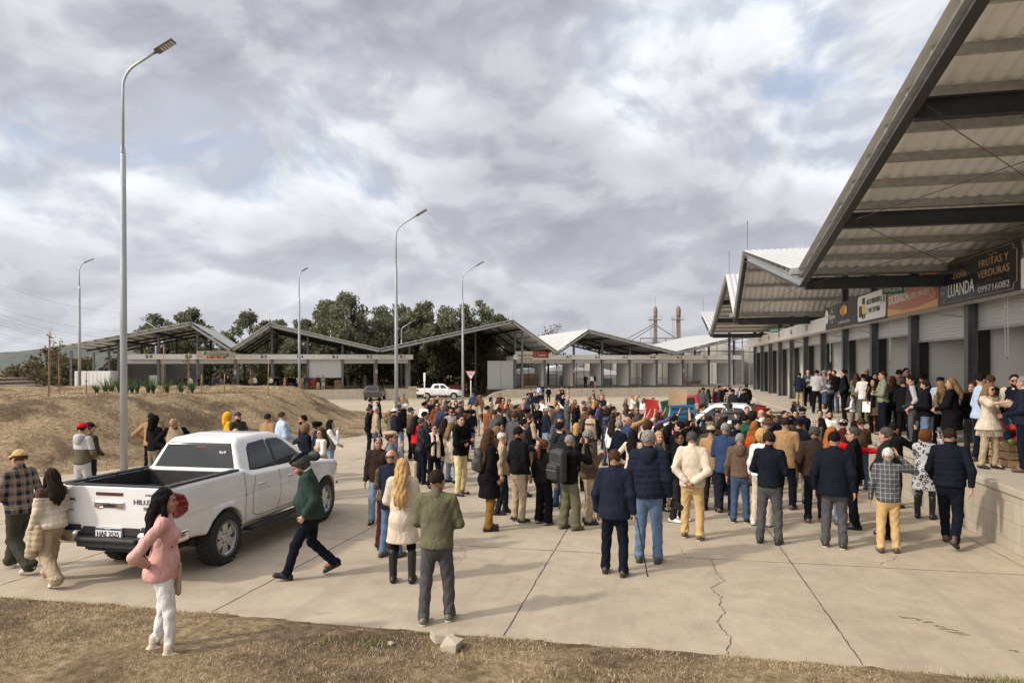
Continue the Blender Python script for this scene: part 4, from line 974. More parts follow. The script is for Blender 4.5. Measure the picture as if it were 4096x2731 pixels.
def tree(name, x, y, z, H, W, seed, label, lo=.30, mats=LG, p=(.30, .42, .28), n=5200, size=.30, ncl=24, group=None, trunk_r=.22, stems=1):
    rs = hashn(seed); e = empty(name, (x, y, z), rs.rand()*6, label, 'tree', group)
    C = []; Rr = []
    for i in range(ncl):
        t = (i+.5)/ncl; zz = H*(lo+(1-lo)*(t**.85)*.93); prof = math.sin(math.pi*min(1, .18+.80*t))**.7
        a = rs.rand()*6.28+i*2.4; q = W*.5*prof*(.35+.65*rs.rand()**.6)
        C.append((q*math.cos(a), q*math.sin(a), zz+rs.normal()*H*.02)); Rr.append(W*.5*(.25+.24*rs.rand())*(1.05-.35*t))
    C = np.array(C); Rr = np.array(Rr)
    tr = MB()
    for s in range(stems):
        bx, by = (rs.normal(0, W*.10, 2) if stems > 1 else (0, 0)); lean = rs.normal(0, .05*H, 2)
        tr.tube([(bx, by, -.4), (bx+lean[0]*.2, by+lean[1]*.2, H*.3), (bx+lean[0]*.5, by+lean[1]*.5, H*.62), (bx+lean[0]*.7, by+lean[1]*.7, H*.93)], [trunk_r, trunk_r*.8, trunk_r*.5, trunk_r*.15], 8)
    t_o = tr.build('trunk', M_BARK, e, True)
    lb = MB()
    for c in C:
        zb = max(H*.2, c[2]-H*.14-.5*math.hypot(c[0], c[1])); lb.tube([(0, 0, zb), (c[0]*.5, c[1]*.5, (zb+c[2])/2+.1), tuple(c)], [trunk_r*.32, trunk_r*.22, .03], 5)
    lb.build('limbs', M_BARK, t_o, True)
    cards('crown', C, Rr, n, size, mats, p, e, seed+1)
    return e
gum = 'gum trees behind the far market building'
T = [(160, 312, 108, 8, 'round gum crown left of the tallest crown of the left roof'), (190, 306, 112, 7, 'gum tree rising above the ridge of roof B'), (252, 311, 106, 8.5, 'wide gum tree between the two left gables'), (275, 318, 112, 7, 'lower gum tree right of the wide one between the left gables'),
     (306, 318, 105, 6, 'slim gum behind the thin lamp in front of stall B-4'), (326, 300, 106, 9.5, 'broad tall gum left of the highest crown above roof B'), (341, 291, 104, 9.5, 'tallest gum tree, highest crown above roof B'), (357, 316, 108, 7, 'gum with sparse branches right of the tallest gum'),
     (384, 309, 112, 9, 'left gum of the long dense row above the drive'), (405, 303, 110, 9.5, 'gum behind the tall second lamp'), (428, 300, 112, 9, 'middle gum of the long dense row above the drive'), (446, 306, 106, 7.5, 'gum just left of the lamp by the yield sign'), (463, 302, 104, 8, 'tall open gum behind the lamp by the yield sign'), (481, 304, 108, 8, 'gum under the rising slope of the middle roof'), (497, 313, 112, 7, 'last low gum at the right end of the row')]
for i, (px, py, d, W, lab) in enumerate(T):
    x, y = at(px, d); tp = zat(py, d); tree('gum_tree', x, y, -1.6, tp+1.6, W, 300+7*i, lab, lo=.24, group=gum, size=.27, ncl=28, n=9500 if W > 8 else 7000, stems=2 if i % 3 == 0 else 1)
U = [(205, 348, 118), (232, 350, 116), (258, 346, 120), (283, 349, 116), (305, 346, 120), (330, 343, 117), (352, 348, 120), (372, 341, 117), (393, 338, 120), (412, 340, 117), (432, 338, 121), (452, 339, 117), (470, 340, 120), (488, 343, 117), (505, 347, 121), (180, 352, 120), (160, 353, 118), (520, 352, 122)]
for i, (px, py, d) in enumerate(U):
    x, y = at(px, d); tree('understorey_bush', x, y, -1.6, zat(py, d)+1.6, 9.5, 600+7*i, 'dense dark bush in the thicket behind the far stalls', lo=.06, group='thicket behind the far stalls', n=2600, size=.34, ncl=20, trunk_r=.12, mats=LU, p=(.3, .4, .3))
for i, (px, py, d, W, lab) in enumerate([(48, 346, 92, 6.5, 'rusty brown tree beyond the terraces on the left'), (62, 357, 88, 6, 'low rusty bush left of the white container'), (36, 360, 110, 8, 'low brown bush below the far hill'), (90, 356, 105, 7, 'brown tree seen under the left end of the roof'), (112, 358, 108, 7, 'thin brown tree right of the one under the roof end'), (20, 367, 120, 9, 'flat bush at the far left edge'), (75, 360, 112, 7, 'brown bush behind the thin left lamp')]):
    x, y = at(px, d); tree('scrub_tree', x, y, -1.5, zat(py, d)+1.5, W, 800+7*i, lab, lo=.12, mats=LB, p=(.45, .30, .25), n=1900, size=.26, trunk_r=.12)
x, y = at(556, 118); tree('bare_tree', x, y, -1.6, zat(325, 118)+1.6, 7, 901, 'nearly bare tree behind the white roof of row A', lo=.45, mats=LB, p=(.3, .4, .3), n=900, size=.2, ncl=22, trunk_r=.16)
M_SHED = plain('shed_sheet', (.46, .45, .43), .6, .2, var=.15, scale=1.)
for i, (px, d, w, py) in enumerate(((532, 112, 9, 374), (566, 118, 12, 371), (606, 122, 9, 375))):
    x, y = at(px, d); e = empty('storage_shed', (x, y, -1.7), R(28), 'low pale metal shed beyond row A, %s of the three' % ('left', 'middle', 'right')[i], 'shed'); hh = zat(py, d)+1.7
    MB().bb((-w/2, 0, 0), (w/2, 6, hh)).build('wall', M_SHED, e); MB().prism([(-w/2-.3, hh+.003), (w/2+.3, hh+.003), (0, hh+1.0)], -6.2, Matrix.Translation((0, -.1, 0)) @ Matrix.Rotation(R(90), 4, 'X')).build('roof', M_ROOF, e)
    MB().bb((-1.2, -.03, 0), (1.2, -.005, hh*.8)).build('door', M_FAR if 'M_FAR' in globals() else M_STEELG, e)
# silos and elevator towers
M_SILO = plain('silo_sheet', (.30, .285, .255), .5, .35, var=.2, scale=.5, stretch=(1, 1, 4)); M_RUST = plain('rusty_tower', (.21, .15, .12), .75, .2, var=.4, scale=1.2); M_FAR = plain('machinery_grey', (.20, .20, .195), .6, .2)
for i, (px, d, r, eave, peak) in enumerate([(628, 150, 3.2, 354, 346), (660, 152, 4.2, 353, 345.5), (690, 155, 4.4, 352, 344), (722, 150, 4.6, 351, 342), (752, 158, 4.6, 352, 343), (598, 165, 3.2, 356, 349)]):
    x, y = at(px, d); e = empty('grain_silo', (x, y, -2), 0, ('grain silo with conical roof, leftmost of the row' if i == 5 else 'grain silo with conical roof behind stall A-%d' % max(1, 4-i) if i < 4 else 'grain silo at the right end of the row'), 'silo')
    ze, zp = zat(eave, d)+2, zat(peak, d)+2; pr = []
    for k in range(26): pr += [(r, ze*k/26), (r+.05, ze*(k+.5)/26)]
    MB().lathe((0, 0, 0), pr+[(r, ze)], 28).build('wall', M_SILO, e, True)
    MB().lathe((0, 0, 0), [(r+.25, ze-.05), (.5, zp-.1), (.5, zp+.4), (0, zp+.4)], 28).build('roof', M_SILO, e)
for px, d, top, w, lab in ((655.5, 185, 306.5, .62, 'rusty elevator tower with guy struts, left of the pair'), (678.5, 190, 306.5, .75, 'rusty elevator tower, right of the pair')):
    x, y = at(px, d); H = zat(top, d)+2; e = empty('elevator_tower', (x, y, -2), 0, lab, 'tower')
    MB().tube([(-w*.35, 0, 0), (-w*.35, 0, H-1.5)], w*.42, 10).tube([(w*.45, 0, 0), (w*.45, 0, H-1.5)], w*.32, 10).build('leg_ducts', M_RUST, e)
    MB().lathe((0, 0, H-2.6), [(w*.85, 0), (w*.88, 1.5), (w*.7, 2.2), (w*.3, 2.6), (0, 2.6)], 14).build('head', M_RUST, e, True)
    m = MB(); m.tube([(-1.9, -.3, H-3.6), (1.6, -.3, H-3.6)], .06, 5).tube([(-1.9, -.3, H-2.8), (1.6, -.3, H-2.8)], .04, 5).bb((-1.9, -.8, H-3.75), (1.6, .8, H-3.65))
    for k in range(6): m.tube([(-1.9+.7*k, -.3, H-3.6), (-1.9+.7*k, -.3, H-2.8)], .03, 4)
    m.build('platform', M_FAR, e)
    m = MB(); m.tube([(-w*1.5, -.5, 0), (-w*1.5, -.5, H-3)], .07, 4).tube([(-w*2.2, -.5, 0), (-w*2.2, -.5, H-3)], .07, 4); m.build('ladder', M_FAR, e)
    if px < 660:
        m = MB()
        for q, zz in (((-26, 0, 2), 4.5), ((-23.5, 0, 1), 5.1), ((19, 0, 3), 5)): m.tube([(0, 0, H-zz), q], .14, 6)
        m.tube([(0, 0, H-9), (9, 0, 5)], .12, 5).build('spouts', M_FAR, e)
        MB().tube([(0, 0, H), (0, 0, H+2.4)], .05, 4).build('mast', M_FAR, e)
    else: MB().tube([(-w, 0, H-12), (-7, 0, 4)], .13, 6).build('spouts', M_RUST, e)
x, y = at(789, 130); e = empty('grain_dryer', (x, y, -2), .1, 'grey grain elevator machinery beyond the gap beside stall A-1', 'machine')
m = MB(); m.bb((-1.4, -1.4, 0), (1.4, 1.4, 10)).build('casing', M_FAR, e); MB().tube([(1.2, 0, 11.5), (6.5, 0, 6.5)], .3, 8).tube([(-1, 0, 9), (-1, 0, 12.2)], .5, 8).build('ducts', M_SILO, e)
for k, (x0, x1) in enumerate(((640, 742), (742, 800))):
    a = at(x0, 140); b = at(x1, 140); e = empty('conveyor_gantry', (a[0], a[1], 0), math.atan2(b[1]-a[1], b[0]-a[0]), 'long conveyor gantry over the silos, %s span' % ('left' if k == 0 else 'right'), 'conveyor'); l = math.hypot(b[0]-a[0], b[1]-a[1])
    MB().bb((0, -.2, zat(339, 140)), (l, .2, zat(338, 140))).bb((0, -.2, zat(343, 140)), (l, .2, zat(342.4, 140))).build('rails', M_FAR, e)
    m = MB()
    for i in range(8): m.bb((l*i/8, -.1, -2), (l*i/8+.15, .1, zat(339, 140)))
    m.build('trestles', M_FAR, e)
# plants and stakes on the mound
def tuft(x, y, h, seed, label):
    rs = hashn(seed); e = empty('agapanthus_plant', (x, y, float(mound_z(np.array([x]), np.array([y]))[0])), 0, label, 'plant', 'strappy plants on the mound')
    V = []; Fc = []
    for i in range(46):
        a = rs.rand()*6.28; l = h*(.6+.6*rs.rand()); w = .018+.012*rs.rand(); t = .15+.75*rs.rand(); o = len(V); dx, dy = math.cos(a), math.sin(a)
        for k in range(4):
            f = k/3; rr = .04+l*t*f*f*.9; zz = l*(f-.28*t*f*f); ww = w*(1-f*.9)
            V += [(dx*rr-dy*ww, dy*rr+dx*ww, zz), (dx*rr+dy*ww, dy*rr-dx*ww, zz)]
        Fc += [(o+2*k, o+2*k+1, o+2*k+3, o+2*k+2) for k in range(3)]
    link('leaves', np_mesh('leaves', V, np.array(Fc)), leafmat('strap_leaf', (.065, .105, .035)), e)
    MB().lathe((0, 0, -.05), [(.07, 0), (.08, .1), (.03, .2)], 8).build('crown_base', LG[1], e)
for i, (px, d, h) in enumerate([(96.5, 31, .55), (105, 33, .9), (111, 33.5, 1.05), (119, 33, .95), (126, 32.5, .8), (137, 31.5, .7), (148, 33, 1.0), (153, 33.5, .9), (167, 32, .8), (181, 32, .75), (192, 33, .7), (132, 34, .9)]):
    x, y = at(px, d); tuft(x, y, h, 40+i, 'tuft of long green strap leaves on the mound crest, among the row by the stakes')
M_STAKE = plain('bamboo_stake', (.40, .22, .09), .8, var=.25, scale=4)
for i, (px, d, h, lab, lf) in enumerate([(48.5, 27, 2.6, 'tall orange stake with a sapling on the left slope of the mound', 1), (58.5, 33, 2.5, 'thin stake with a sapling behind the tall orange one', 1), (86, 32, 1.1, 'short grey stump of a stake left of the strap plants', 0), (163, 33, 2.3, 'orange stake between the strap plants below bay B-7', 0), (188, 33, 2.0, 'stake with pale bound sapling in front of the TRADICION banner', 1), (201, 32, .95, 'short stake right of the pale bound sapling', 0), (224, 34, .95, 'short stake in front of the post between the banner and stall B-5', 0), (268, 36, 1.9, 'stake on the right of the mound in front of stall B-4', 0)]):
    x, y = at(px, d); z = float(mound_z(np.array([x]), np.array([y]))[0]); e = empty('sapling_stake', (x, y, z), 0, lab, 'plant stake', 'stakes on the mound')
    MB().tube([(0, 0, -.2), (.02, 0, h*.6), (.03, .02, h)], [.024, .022, .018], 7).build('stake', M_STAKE if i != 2 else M_BARK, e, True)
    MB().lathe((.02, 0, h*.55), [(.04, 0), (.045, .02), (.04, .04)], 8).build('tie', M_INK, e)
    if lf:
        MB().tube([(.07, 0, -.1), (.06, .02, h*.9), (.1, .05, h*1.05)], [.012, .010, .006], 5).build('sapling', M_BARK, e)
        rs = hashn(i); cards('leaves', np.array([(.06+rs.normal()*.1, rs.normal()*.1, h*(.62+.1*k)) for k in range(4)]), np.full(4, .16), 60, .06, LB, (.3, .4, .3), e, 77+i)
# terraces, container and cables at the far left
M_STONE = plain('terrace_stone', (.22, .175, .135), .9, var=.3, scale=.6, bmp=.5, bscale=6, stretch=(.4, .4, 4))
for k in range(6):
    x0, y0 = at(-45, 52+1.2*k); x1, y1 = at(62-7*k, 60+1.2*k); a = math.atan2(y1-y0, x1-x0)
    e = empty('terrace_wall', (x0, y0, -.9), a, 'brown stone terrace step on the left, number %s from the bottom' % ('one', 'two', 'three', 'four', 'five', 'six')[k], 'terrace wall'); l = math.hypot(x1-x0, y1-y0)
    MB().bb((0, 0, 0), (l, 1.5, 1.15+.30*k)).build('stone_face', M_STONE, e, bevel=.03); MB().bb((0, -.06, 1.15+.30*k+.003), (l, 1.4, 1.24+.30*k)).build('cap', plain('terrace_cap', (.33, .275, .21), .9), e, bevel=.01)
x, y = at(92.5, 72); e = empty('container', (x, y, -.9), R(24), 'white cargo container under the left end of the far roof', 'container')
MB().bb((-1.7, 0, .9), (1.7, 2.4, 3.3)).build('box', M_FASCIA, e, bevel=.02); MB().bb((-1.7, .2, .5), (1.7, 2.2, .9)).build('chassis', M_STEEL, e)
m = MB()
for k in range(9): m.bb((-1.6+.38*k, -.02, 1.0), (-1.5+.38*k, -.002, 3.2))
m.build('ribs', M_FASCIA, e)
for sx in (-1.1, 1.1): MB().lathe((sx, .4, .45), [(.2, -.12), (.45, -.12), (.45, .12), (.2, .12)], 18, 'Y').build('wheel', M_TYRE, e)
for i, (ya, yb, da, db) in enumerate([(272, 312, 150, 190), (303, 338, 150, 190), (307, 342, 150, 190), (310, 345, 150, 190), (313, 347, 150, 190), (323, 352, 145, 185), (326, 354, 145, 185), (345, 357, 140, 180), (297, 330, 155, 195)]):
    a = at(-30, da); b = at(122, db); za, zb = zat(ya, da), zat(yb, db); pts = []
    for k in range(17): f = k/16; pts.append((a[0]+(b[0]-a[0])*f, a[1]+(b[1]-a[1])*f, za+(zb-za)*f-1.6*math.sin(math.pi*f)))
    o = MB().tube(pts, .017, 5).build('power_cable', M_STEEL, None); tag(o, 'thin dark power cable crossing the sky at the far left', 'cable', 'power cables at the far left')
vehicle('hatchback_car', at(159, 60)+(-.75,), R(100), 'small white car half hidden behind the mound below bay B-8', 'car', M_PWHITE, SUVP, .06, r=.33, scale=.86)
vehicle('suv_car', at(262, 62)+(-.75,), R(28), 'black car half hidden by the mound below stall B-4', 'car', M_PBLACK, SUVP, .06, r=.35, scale=.95)
vehicle('suv_car', at(296, 62)+(-.75,), R(28), 'dark maroon car half hidden by the mound below the thin lamp', 'car', M_PMAR, SUVP, .06, r=.35, scale=.9)
# ---------------------------------------------------------------- goods on the docks
M_WOOD = plain('crate_wood', (.30, .19, .10), .85, var=.3, scale=5, stretch=(1, 1, 4)); M_WOODD = plain('crate_wood_dark', (.15, .085, .05), .85, var=.3, scale=5); M_TABLE = plain('table_wood', (.20, .11, .07), .7)
def crate(parent_loc, rz, w, d, h, name, label, mat, group=None, slats=3, load=None, cat='crate'):
    e = empty(name, parent_loc, rz, label, cat, group); m = MB(); t = .018
    for z in range(slats):
        z0 = h*z/slats+.01; z1 = h*(z+1)/slats-.015
        for s in (-1, 1): m.bb((-w/2, s*(d/2)-t*(s > 0), z0), (w/2, s*(d/2)+t*(s < 0), z1)).bb((s*(w/2)-t*(s > 0), -d/2+t+.001, z0), (s*(w/2)+t*(s < 0), d/2-t-.001, z1))
    for sx in (-1, 1):
        for sy in (-1, 1): m.bb((sx*(w/2-t-.02)-.02, sy*(d/2-t-.02)-.02, 0), (sx*(w/2-t-.02)+.02, sy*(d/2-t-.02)+.02, h))
    m.bb((-w/2+t+.002, -d/2+t+.002, .012), (w/2-t-.002, d/2-t-.002, .03)); m.build('box', mat, e)
    if load: 
        q = SDF((-w/2, -d/2, 0), (w/2, d/2, h+.15), .03); rs = hashn(int(abs(parent_loc[0])*100) % 999)
        for i in range(26): q.ell(((rs.rand()-.5)*(w-.16), (rs.rand()-.5)*(d-.16), h*(.55+.45*rs.rand())), (.06, .06, .055), .01)
        q.build('produce', load, e)
    return e
M_LEAFY = plain('green_veg', (.20, .27, .05), .7, var=.4, scale=9); M_BLUEC = plain('blue_carton', (.035, .12, .22), .5, var=.2); M_CART = plain('carton', (.42, .29, .17), .85); M_ORCR = plain('orange_plastic_crate', (.62, .07, .03), .45); M_SACK = plain('red_mesh_sack', (.48, .02, .018), .7, var=.5, scale=18, bmp=.5)
wf = lambda X, Y: (X, Y, .853)
for i in range(3):
    for j in range(2):
        z = .853+.36*i; e = empty('produce_carton', (8.5+.05*j, 17.0+.95*j+.03*i, z), R(3), 'blue and brown produce carton reading TUTI, %s of the %s stack in bay F-11' % (('bottom', 'middle', 'top')[i], ('near', 'far')[j]), 'carton', 'cartons stacked in bay F-11')
        MB().bb((-.3, -.43, 0), (.3, .43, .12)).bb((-.3, -.43, .27), (.3, .43, .33)).build('tray', M_CART, e, bevel=.01); MB().bb((-.285, -.415, .10), (.285, .415, .29)).build('print', M_BLUEC, e)
        text('lettering', 'TUTI', M_WHITE, e, Vector((-.29, 0, .2)), Matrix.Rotation(R(-90), 3, 'Z') @ UP, .13, .3, .006, bold=.004)
crate(wf(6.9, 15.2), R(10), 1.0, .8, .45, 'produce_crate', 'wooden crate of green vegetables on the near dock by the red sacks', M_WOOD, load=M_LEAFY)
for i, (x, y, z) in enumerate(((7.25, 15.9, 0), (7.0, 16.1, .0), (7.2, 16.0, .27), (7.1, 15.95, .54))):
    q = SDF((-.45, -.35, 0), (.45, .35, .4), .03); q.ell((0, 0, .15), (.40, .27, .15), .02); q.ell((.36, 0, .17), (.1, .09, .08), .05)
    o = q.build('produce_sack', M_SACK); o.location = (x, y, .853+z); o.rotation_euler.z = .4*i; tag(o, 'red mesh produce sack beside the green vegetable crate, %s in the pile' % ('lowest front', 'lowest rear', 'second layer', 'topmost')[i], 'sack', 'red sacks on the near dock')
wg = lambda x, y, z: tuple(world_of(G, (x, y, z)))
for i in range(6):
    for j in range(2):
        crate(wg(43.4+j*.95, 1.6, -.1+.33+.27*i) if i or j else wg(43.4, 1.6, .23), A_, .92, .6, .26, 'produce_crate', 'brown slatted crate in the tall stack below the TOMATES banner, layer %s, %s column' % (('one', 'two', 'three', 'four', 'five', 'six')[i], ('left', 'right')[j]), M_WOODD, 'crates below the TOMATES banner')
for j in range(2): crate(wg(43.4+j*.95, .9, -.09), A_, .92, .6, .34, 'produce_crate', 'crate of pale green produce on the floor below the TOMATES banner, %s one' % ('left', 'right')[j], M_WOOD, 'crates below the TOMATES banner', load=M_LEAFY)
for i in range(10): crate(wg(16.5, .7, .125+.15*i), A_, .62, .42, .145, 'plastic_crate', 'flat orange plastic crate in the stack beside the half closed shutter, layer %s' % ('one', 'two', 'three', 'four', 'five', 'six', 'seven', 'eight', 'nine', 'ten')[i], M_ORCR, 'orange crates at stall B-3', 2)
crate(wg(19.45, .9, .125), A_, .8, .8, .55, 'wooden_bin', 'large pale wooden bin by the right post of the half closed shutter, lower one', M_WOOD); crate(wg(19.45, .9, .685), A_, .8, .8, .5, 'wooden_bin', 'large pale wooden bin by the right post of the half closed shutter, upper one', M_WOOD)
e = empty('plastic_chair', wg(67.3, 2.0, -.1), A_+R(30), 'red plastic armchair beside the wooden table in stall A-2', 'chair')
MB().bb((-.24, -.24, .42), (.24, .22, .45)).build('seat', M_REDS, e, bevel=.01); MB().bb((-.24, .2, .45), (.24, .235, .9)).build('backrest', M_REDS, e, bevel=.01)
for sx in (-1, 1):
    MB().bb((sx*.26-.025, -.2, .62), (sx*.26+.025, .22, .65)).build('armrest', M_REDS, e)
    for y in (-.21, .2): MB().tube([(sx*.22, y, .43), (sx*.25, y*1.1, 0)], [.03, .02], 6).build('leg', M_REDS, e)
e = empty('table', wg(69.0, 2.2, -.1), A_, 'low wooden table beside the red plastic chair in stall A-2', 'table')
MB().bb((-1.1, -.35, .72), (1.1, .35, .77)).build('tabletop', M_TABLE, e, bevel=.008)
for sx in (-1, 1):
    for sy in (-.28, .28): MB().bb((sx*1.0-.03, sy-.03, 0), (sx*1.0+.03, sy+.03, .72)).build('leg', M_TABLE, e)
MB().bb((-1.08, -.36, .3), (.2, -.34, .72)).build('skirt', M_TABLE, e)
e = empty('wrapped_pallet', wg(-.6, 1.2, .13), A_, 'white wrapped pallet load standing in stall B-8', 'pallet'); MB().bb((-.5, -.5, .12), (.5, .5, 1.75)).build('wrap', M_FASCIA, e, bevel=.06); MB().bb((-.55, -.55, 0), (.55, .55, .11)).build('base', M_WOOD, e)
e = empty('forklift', wg(31.6, 5.5, -.95), A_+R(20), 'dark forklift with a red load in the drive behind the white pickup', 'forklift')
MB().bb((-.6, -.9, .3), (.6, .9, 1.0)).build('body', M_PRED, e, bevel=.08)
m = MB()
for sx in (-.5, .5):
    for sy in (-.5, .7): m.bb((sx-.04, sy-.04, 1.0), (sx+.04, sy+.04, 2.2))
    m.bb((sx*.8-.05, -1.15, .1), (sx*.8+.05, -1.0, 2.6))
m.bb((-.56, -.56, 2.2), (.56, .78, 2.26)).build('mast', M_STEEL, e)
for sx in (-.55, .55):
    for sy in (-.6, .6): MB().lathe((sx, sy, .33), [(.1, -.12), (.33, -.12), (.33, .12), (.1, .12)], 16, 'X').build('wheel', M_TYRE, e)
e = empty('skip_container', wg(34.0, 5.2, -.95), A_, 'dull red open container behind the white far pickup', 'container')
m = MB().prism([(-1.5, 0), (1.5, 0), (1.8, 1.2), (-1.8, 1.2)], 1.6, Matrix.Rotation(R(90), 4, 'X')).build('tub', plain('dull_red', (.20, .045, .035), .7, var=.25), e); fix_normals(m); MB().bb((-1.85, -1.65, 1.2), (1.85, -1.55, 1.28)).bb((-1.85, -.05, 1.2), (1.85, .05, 1.28)).build('rim', M_PRED, e)
# broken concrete lumps on the verge
M_LUMP = plain('concrete_lump', (.42, .36, .28), .9, var=.15, scale=6, bmp=.4, bscale=20)
for i, (x, y, sx, sy, sz, lab) in enumerate(((-2.18, 6.78, .13, .10, .06, 'larger broken concrete lump on the grass behind the man in olive'), (-2.02, 6.55, .10, .09, .07, 'smaller broken concrete lump nearest the camera below the man in olive'), (-2.66, 6.55, .035, .03, .025, 'pebble sized chip of concrete left of the two lumps'))):
    m = MB(); rs = hashn(i+5); V = [(ax*sx*(.7+.4*rs.rand()), ay*sy*(.7+.4*rs.rand()), (0 if az < 0 else 1)*sz*(.8+.9*rs.rand())) for az in (-1, 1) for ay in (-1, 1) for ax in (-1, 1)]
    m.add(V, [(0, 2, 3, 1), (4, 5, 7, 6), (0, 1, 5, 4), (2, 6, 7, 3), (0, 4, 6, 2), (1, 3, 7, 5)]); o = m.build('concrete_lump', M_LUMP, bevel=.008); o.location = (x, y, float(verge_z(np.array([x]), np.array([y]))[0])); o.rotation_euler.z = .5+i; tag(o, lab, 'rubble')
tag(MB().bb((-.5, 36.6, -1), (5.2, 43, -.022)).build('loading_ramp', M_DOCK), kind='structure')
# ================================================================ people
CLR = dict(black=(.007, .007, .008), charcoal=(.020, .020, .023), navy=(.013, .017, .031), dnavy=(.008, .010, .017), blue=(.03, .05, .11), denim=(.055, .085, .15), jeans=(.11, .17, .27), ljeans=(.22, .30, .40), grey=(.15, .15, .155), dgrey=(.075, .075, .08), lgrey=(.40, .40, .41),
 white=(.68, .67, .65), cream=(.56, .48, .38), beige=(.40, .31, .21), tan=(.33, .20, .10), khaki=(.36, .27, .16), sand=(.52, .36, .17), butter=(.62, .52, .28), brown=(.085, .05, .033), dbrown=(.034, .022, .018), rust=(.22, .07, .03), olive=(.125, .118, .072), dolive=(.045, .046, .033), green=(.028, .05, .042), bgreen=(.02, .09, .06),
 red=(.55, .012, .02), orange=(.66, .085, .018), pink=(.60, .34, .31), salmon=(.42, .14, .11), yellow=(.70, .36, .02), maroon=(.065, .016, .018), purple=(.12, .085, .21), lblue=(.40, .50, .64), sage=(.215, .23, .165), mustard=(.21, .115, .03), gold=(.30, .22, .10), taupe=(.19, .15, .115), mocha=(.12, .078, .055), teal=(.02, .07, .09))
HAIR = dict(black=(.011, .009, .008), dark=(.024, .016, .011), brown=(.06, .032, .018), auburn=(.12, .042, .018), ginger=(.30, .10, .03), blond=(.42, .26, .11), dblond=(.19, .115, .06), grey=(.21, .20, .185), salt=(.065, .058, .052), white=(.50, .48, .44))
SKIN = dict(l=(.47, .275, .19), m=(.37, .20, .13), d=(.20, .105, .066))
def cloth(c, pat=None):
    rgb = CLR[c]
    def f(t, b):
        co = t.n('ShaderNodeTexCoord').outputs['Object']; n = t.noise(co, 7., 5, .65); fold = t.noise(t.vm('MULTIPLY', co, (1.2, 1.2, .6)), 7., 3, .5, 1.8); wv = t.noise(co, 160., 2)
        cc = t.ramp(n, [(.3, tuple(x*.84 for x in rgb)), (.7, tuple(min(1, x*1.14) for x in rgb))]).outputs[0]
        s = t.n('ShaderNodeSeparateXYZ', {0: co})
        def band(v, per, w, ph=0.): return t.m('LESS_THAN', t.m('FRACT', t.m('ADD', t.m('DIVIDE', v, per), ph)), w)
        if pat == 'plaid':
            dk = tuple(x*.35 for x in rgb); a = band(s.outputs[0], .115, .42); q = band(s.outputs[2], .125, .42)
            cc = t.mix(t.m('MULTIPLY', t.m('ADD', a, q), .5), cc, (.014, .02, .036)); cc = t.mix(t.m('MULTIPLY', band(s.outputs[2], .125, .09, .25), .7), cc, (.30, .20, .11)); cc = t.mix(t.m('MULTIPLY', band(s.outputs[0], .115, .09, .2), .6), cc, (.26, .22, .18))
        if pat == 'check':
            g = t.m('MAXIMUM', band(s.outputs[0], .068, .10), band(s.outputs[2], .078, .10)); cc = t.mix(t.m('MULTIPLY', g, .75), cc, (.34, .38, .40))
        if pat == 'bwcheck':
            g = t.m('ADD', band(s.outputs[0], .07, .5), band(s.outputs[2], .07, .5)); cc = t.mix(t.m('MULTIPLY', g, .45), cc, (.55, .53, .48))
        if pat == 'bands':
            cc = t.mix(t.m('LESS_THAN', s.outputs[2], 1.32), cc, (.30, .30, .32)); cc = t.mix(t.m('LESS_THAN', s.outputs[2], 1.20), cc, (.055, .06, .055)); cc = t.mix(t.m('LESS_THAN', s.outputs[2], 1.10), cc, (.36, .36, .36)); cc = t.mix(t.m('LESS_THAN', s.outputs[2], 1.02), cc, (.04, .045, .04))
        if pat == 'half': cc = t.mix(t.m('LESS_THAN', s.outputs[2], 1.22), cc, (.10, .088, .058))
        if pat == 'zebra': cc = t.mix(band(t.m('ADD', s.outputs[2], t.m('MULTIPLY', n, .08)), .06, .5), cc, (.015, .015, .015))
        if pat == 'leopard':
            v = t.n('ShaderNodeTexVoronoi', {'Vector': t.vm('ADD', co, t.vm('MULTIPLY', fold.outputs['Color'], (.06, .06, .06))), 'Scale': 11.}); cc = t.mix(t.m('LESS_THAN', t.m('ABSOLUTE', t.m('SUBTRACT', v.outputs[0], .30)), .11), cc, (.05, .05, .055))
        if pat == 'spots':
            v = t.n('ShaderNodeTexVoronoi', {'Vector': co, 'Scale': 42.}); cc = t.mix(t.m('LESS_THAN', v.outputs[0], .38), cc, (.03, .02, .016))
        if pat == 'sequin':
            v = t.n('ShaderNodeTexVoronoi', {'Vector': co, 'Scale': 60.}); cc = t.mix(t.m('GREATER_THAN', v.outputs[0], .35), cc, (.05, .035, .02))
        setp(t, b, color=cc, rough=.45 if pat == 'leather' else .85, spec=.3 if pat == 'leather' else .08,
             normal=t.n('ShaderNodeBump', {'Height': t.m('ADD', fold, t.m('MULTIPLY', wv, .06)), 'Strength': .6, 'Distance': .04}))
    return material('cloth_%s_%s' % (c, pat or 'plain'), f)
def hairmat(c):
    rgb = HAIR[c]
    def f(t, b):
        co = t.n('ShaderNodeTexCoord').outputs['Object']; n = t.noise(t.vm('MULTIPLY', co, (55, 55, 5)), 1., 4, .7)
        setp(t, b, color=t.ramp(n, [(.3, tuple(x*.45 for x in rgb)), (.7, tuple(min(1, x*1.55) for x in rgb))]), rough=.8, spec=.08, normal=bump(t, n, .8, .015))
    return material('hair_'+c, f)
def skinmat(c):
    rgb = SKIN[c]
    def f(t, b):
        co = t.n('ShaderNodeTexCoord').outputs['Object']; n = t.noise(co, 9., 4, .6)
        setp(t, b, color=t.ramp(n, [(.3, (rgb[0]*.86, rgb[1]*.78, rgb[2]*.76)), (.7, tuple(x*1.1 for x in rgb))]), rough=.55, spec=.35)
    return material('skin_'+c, f)
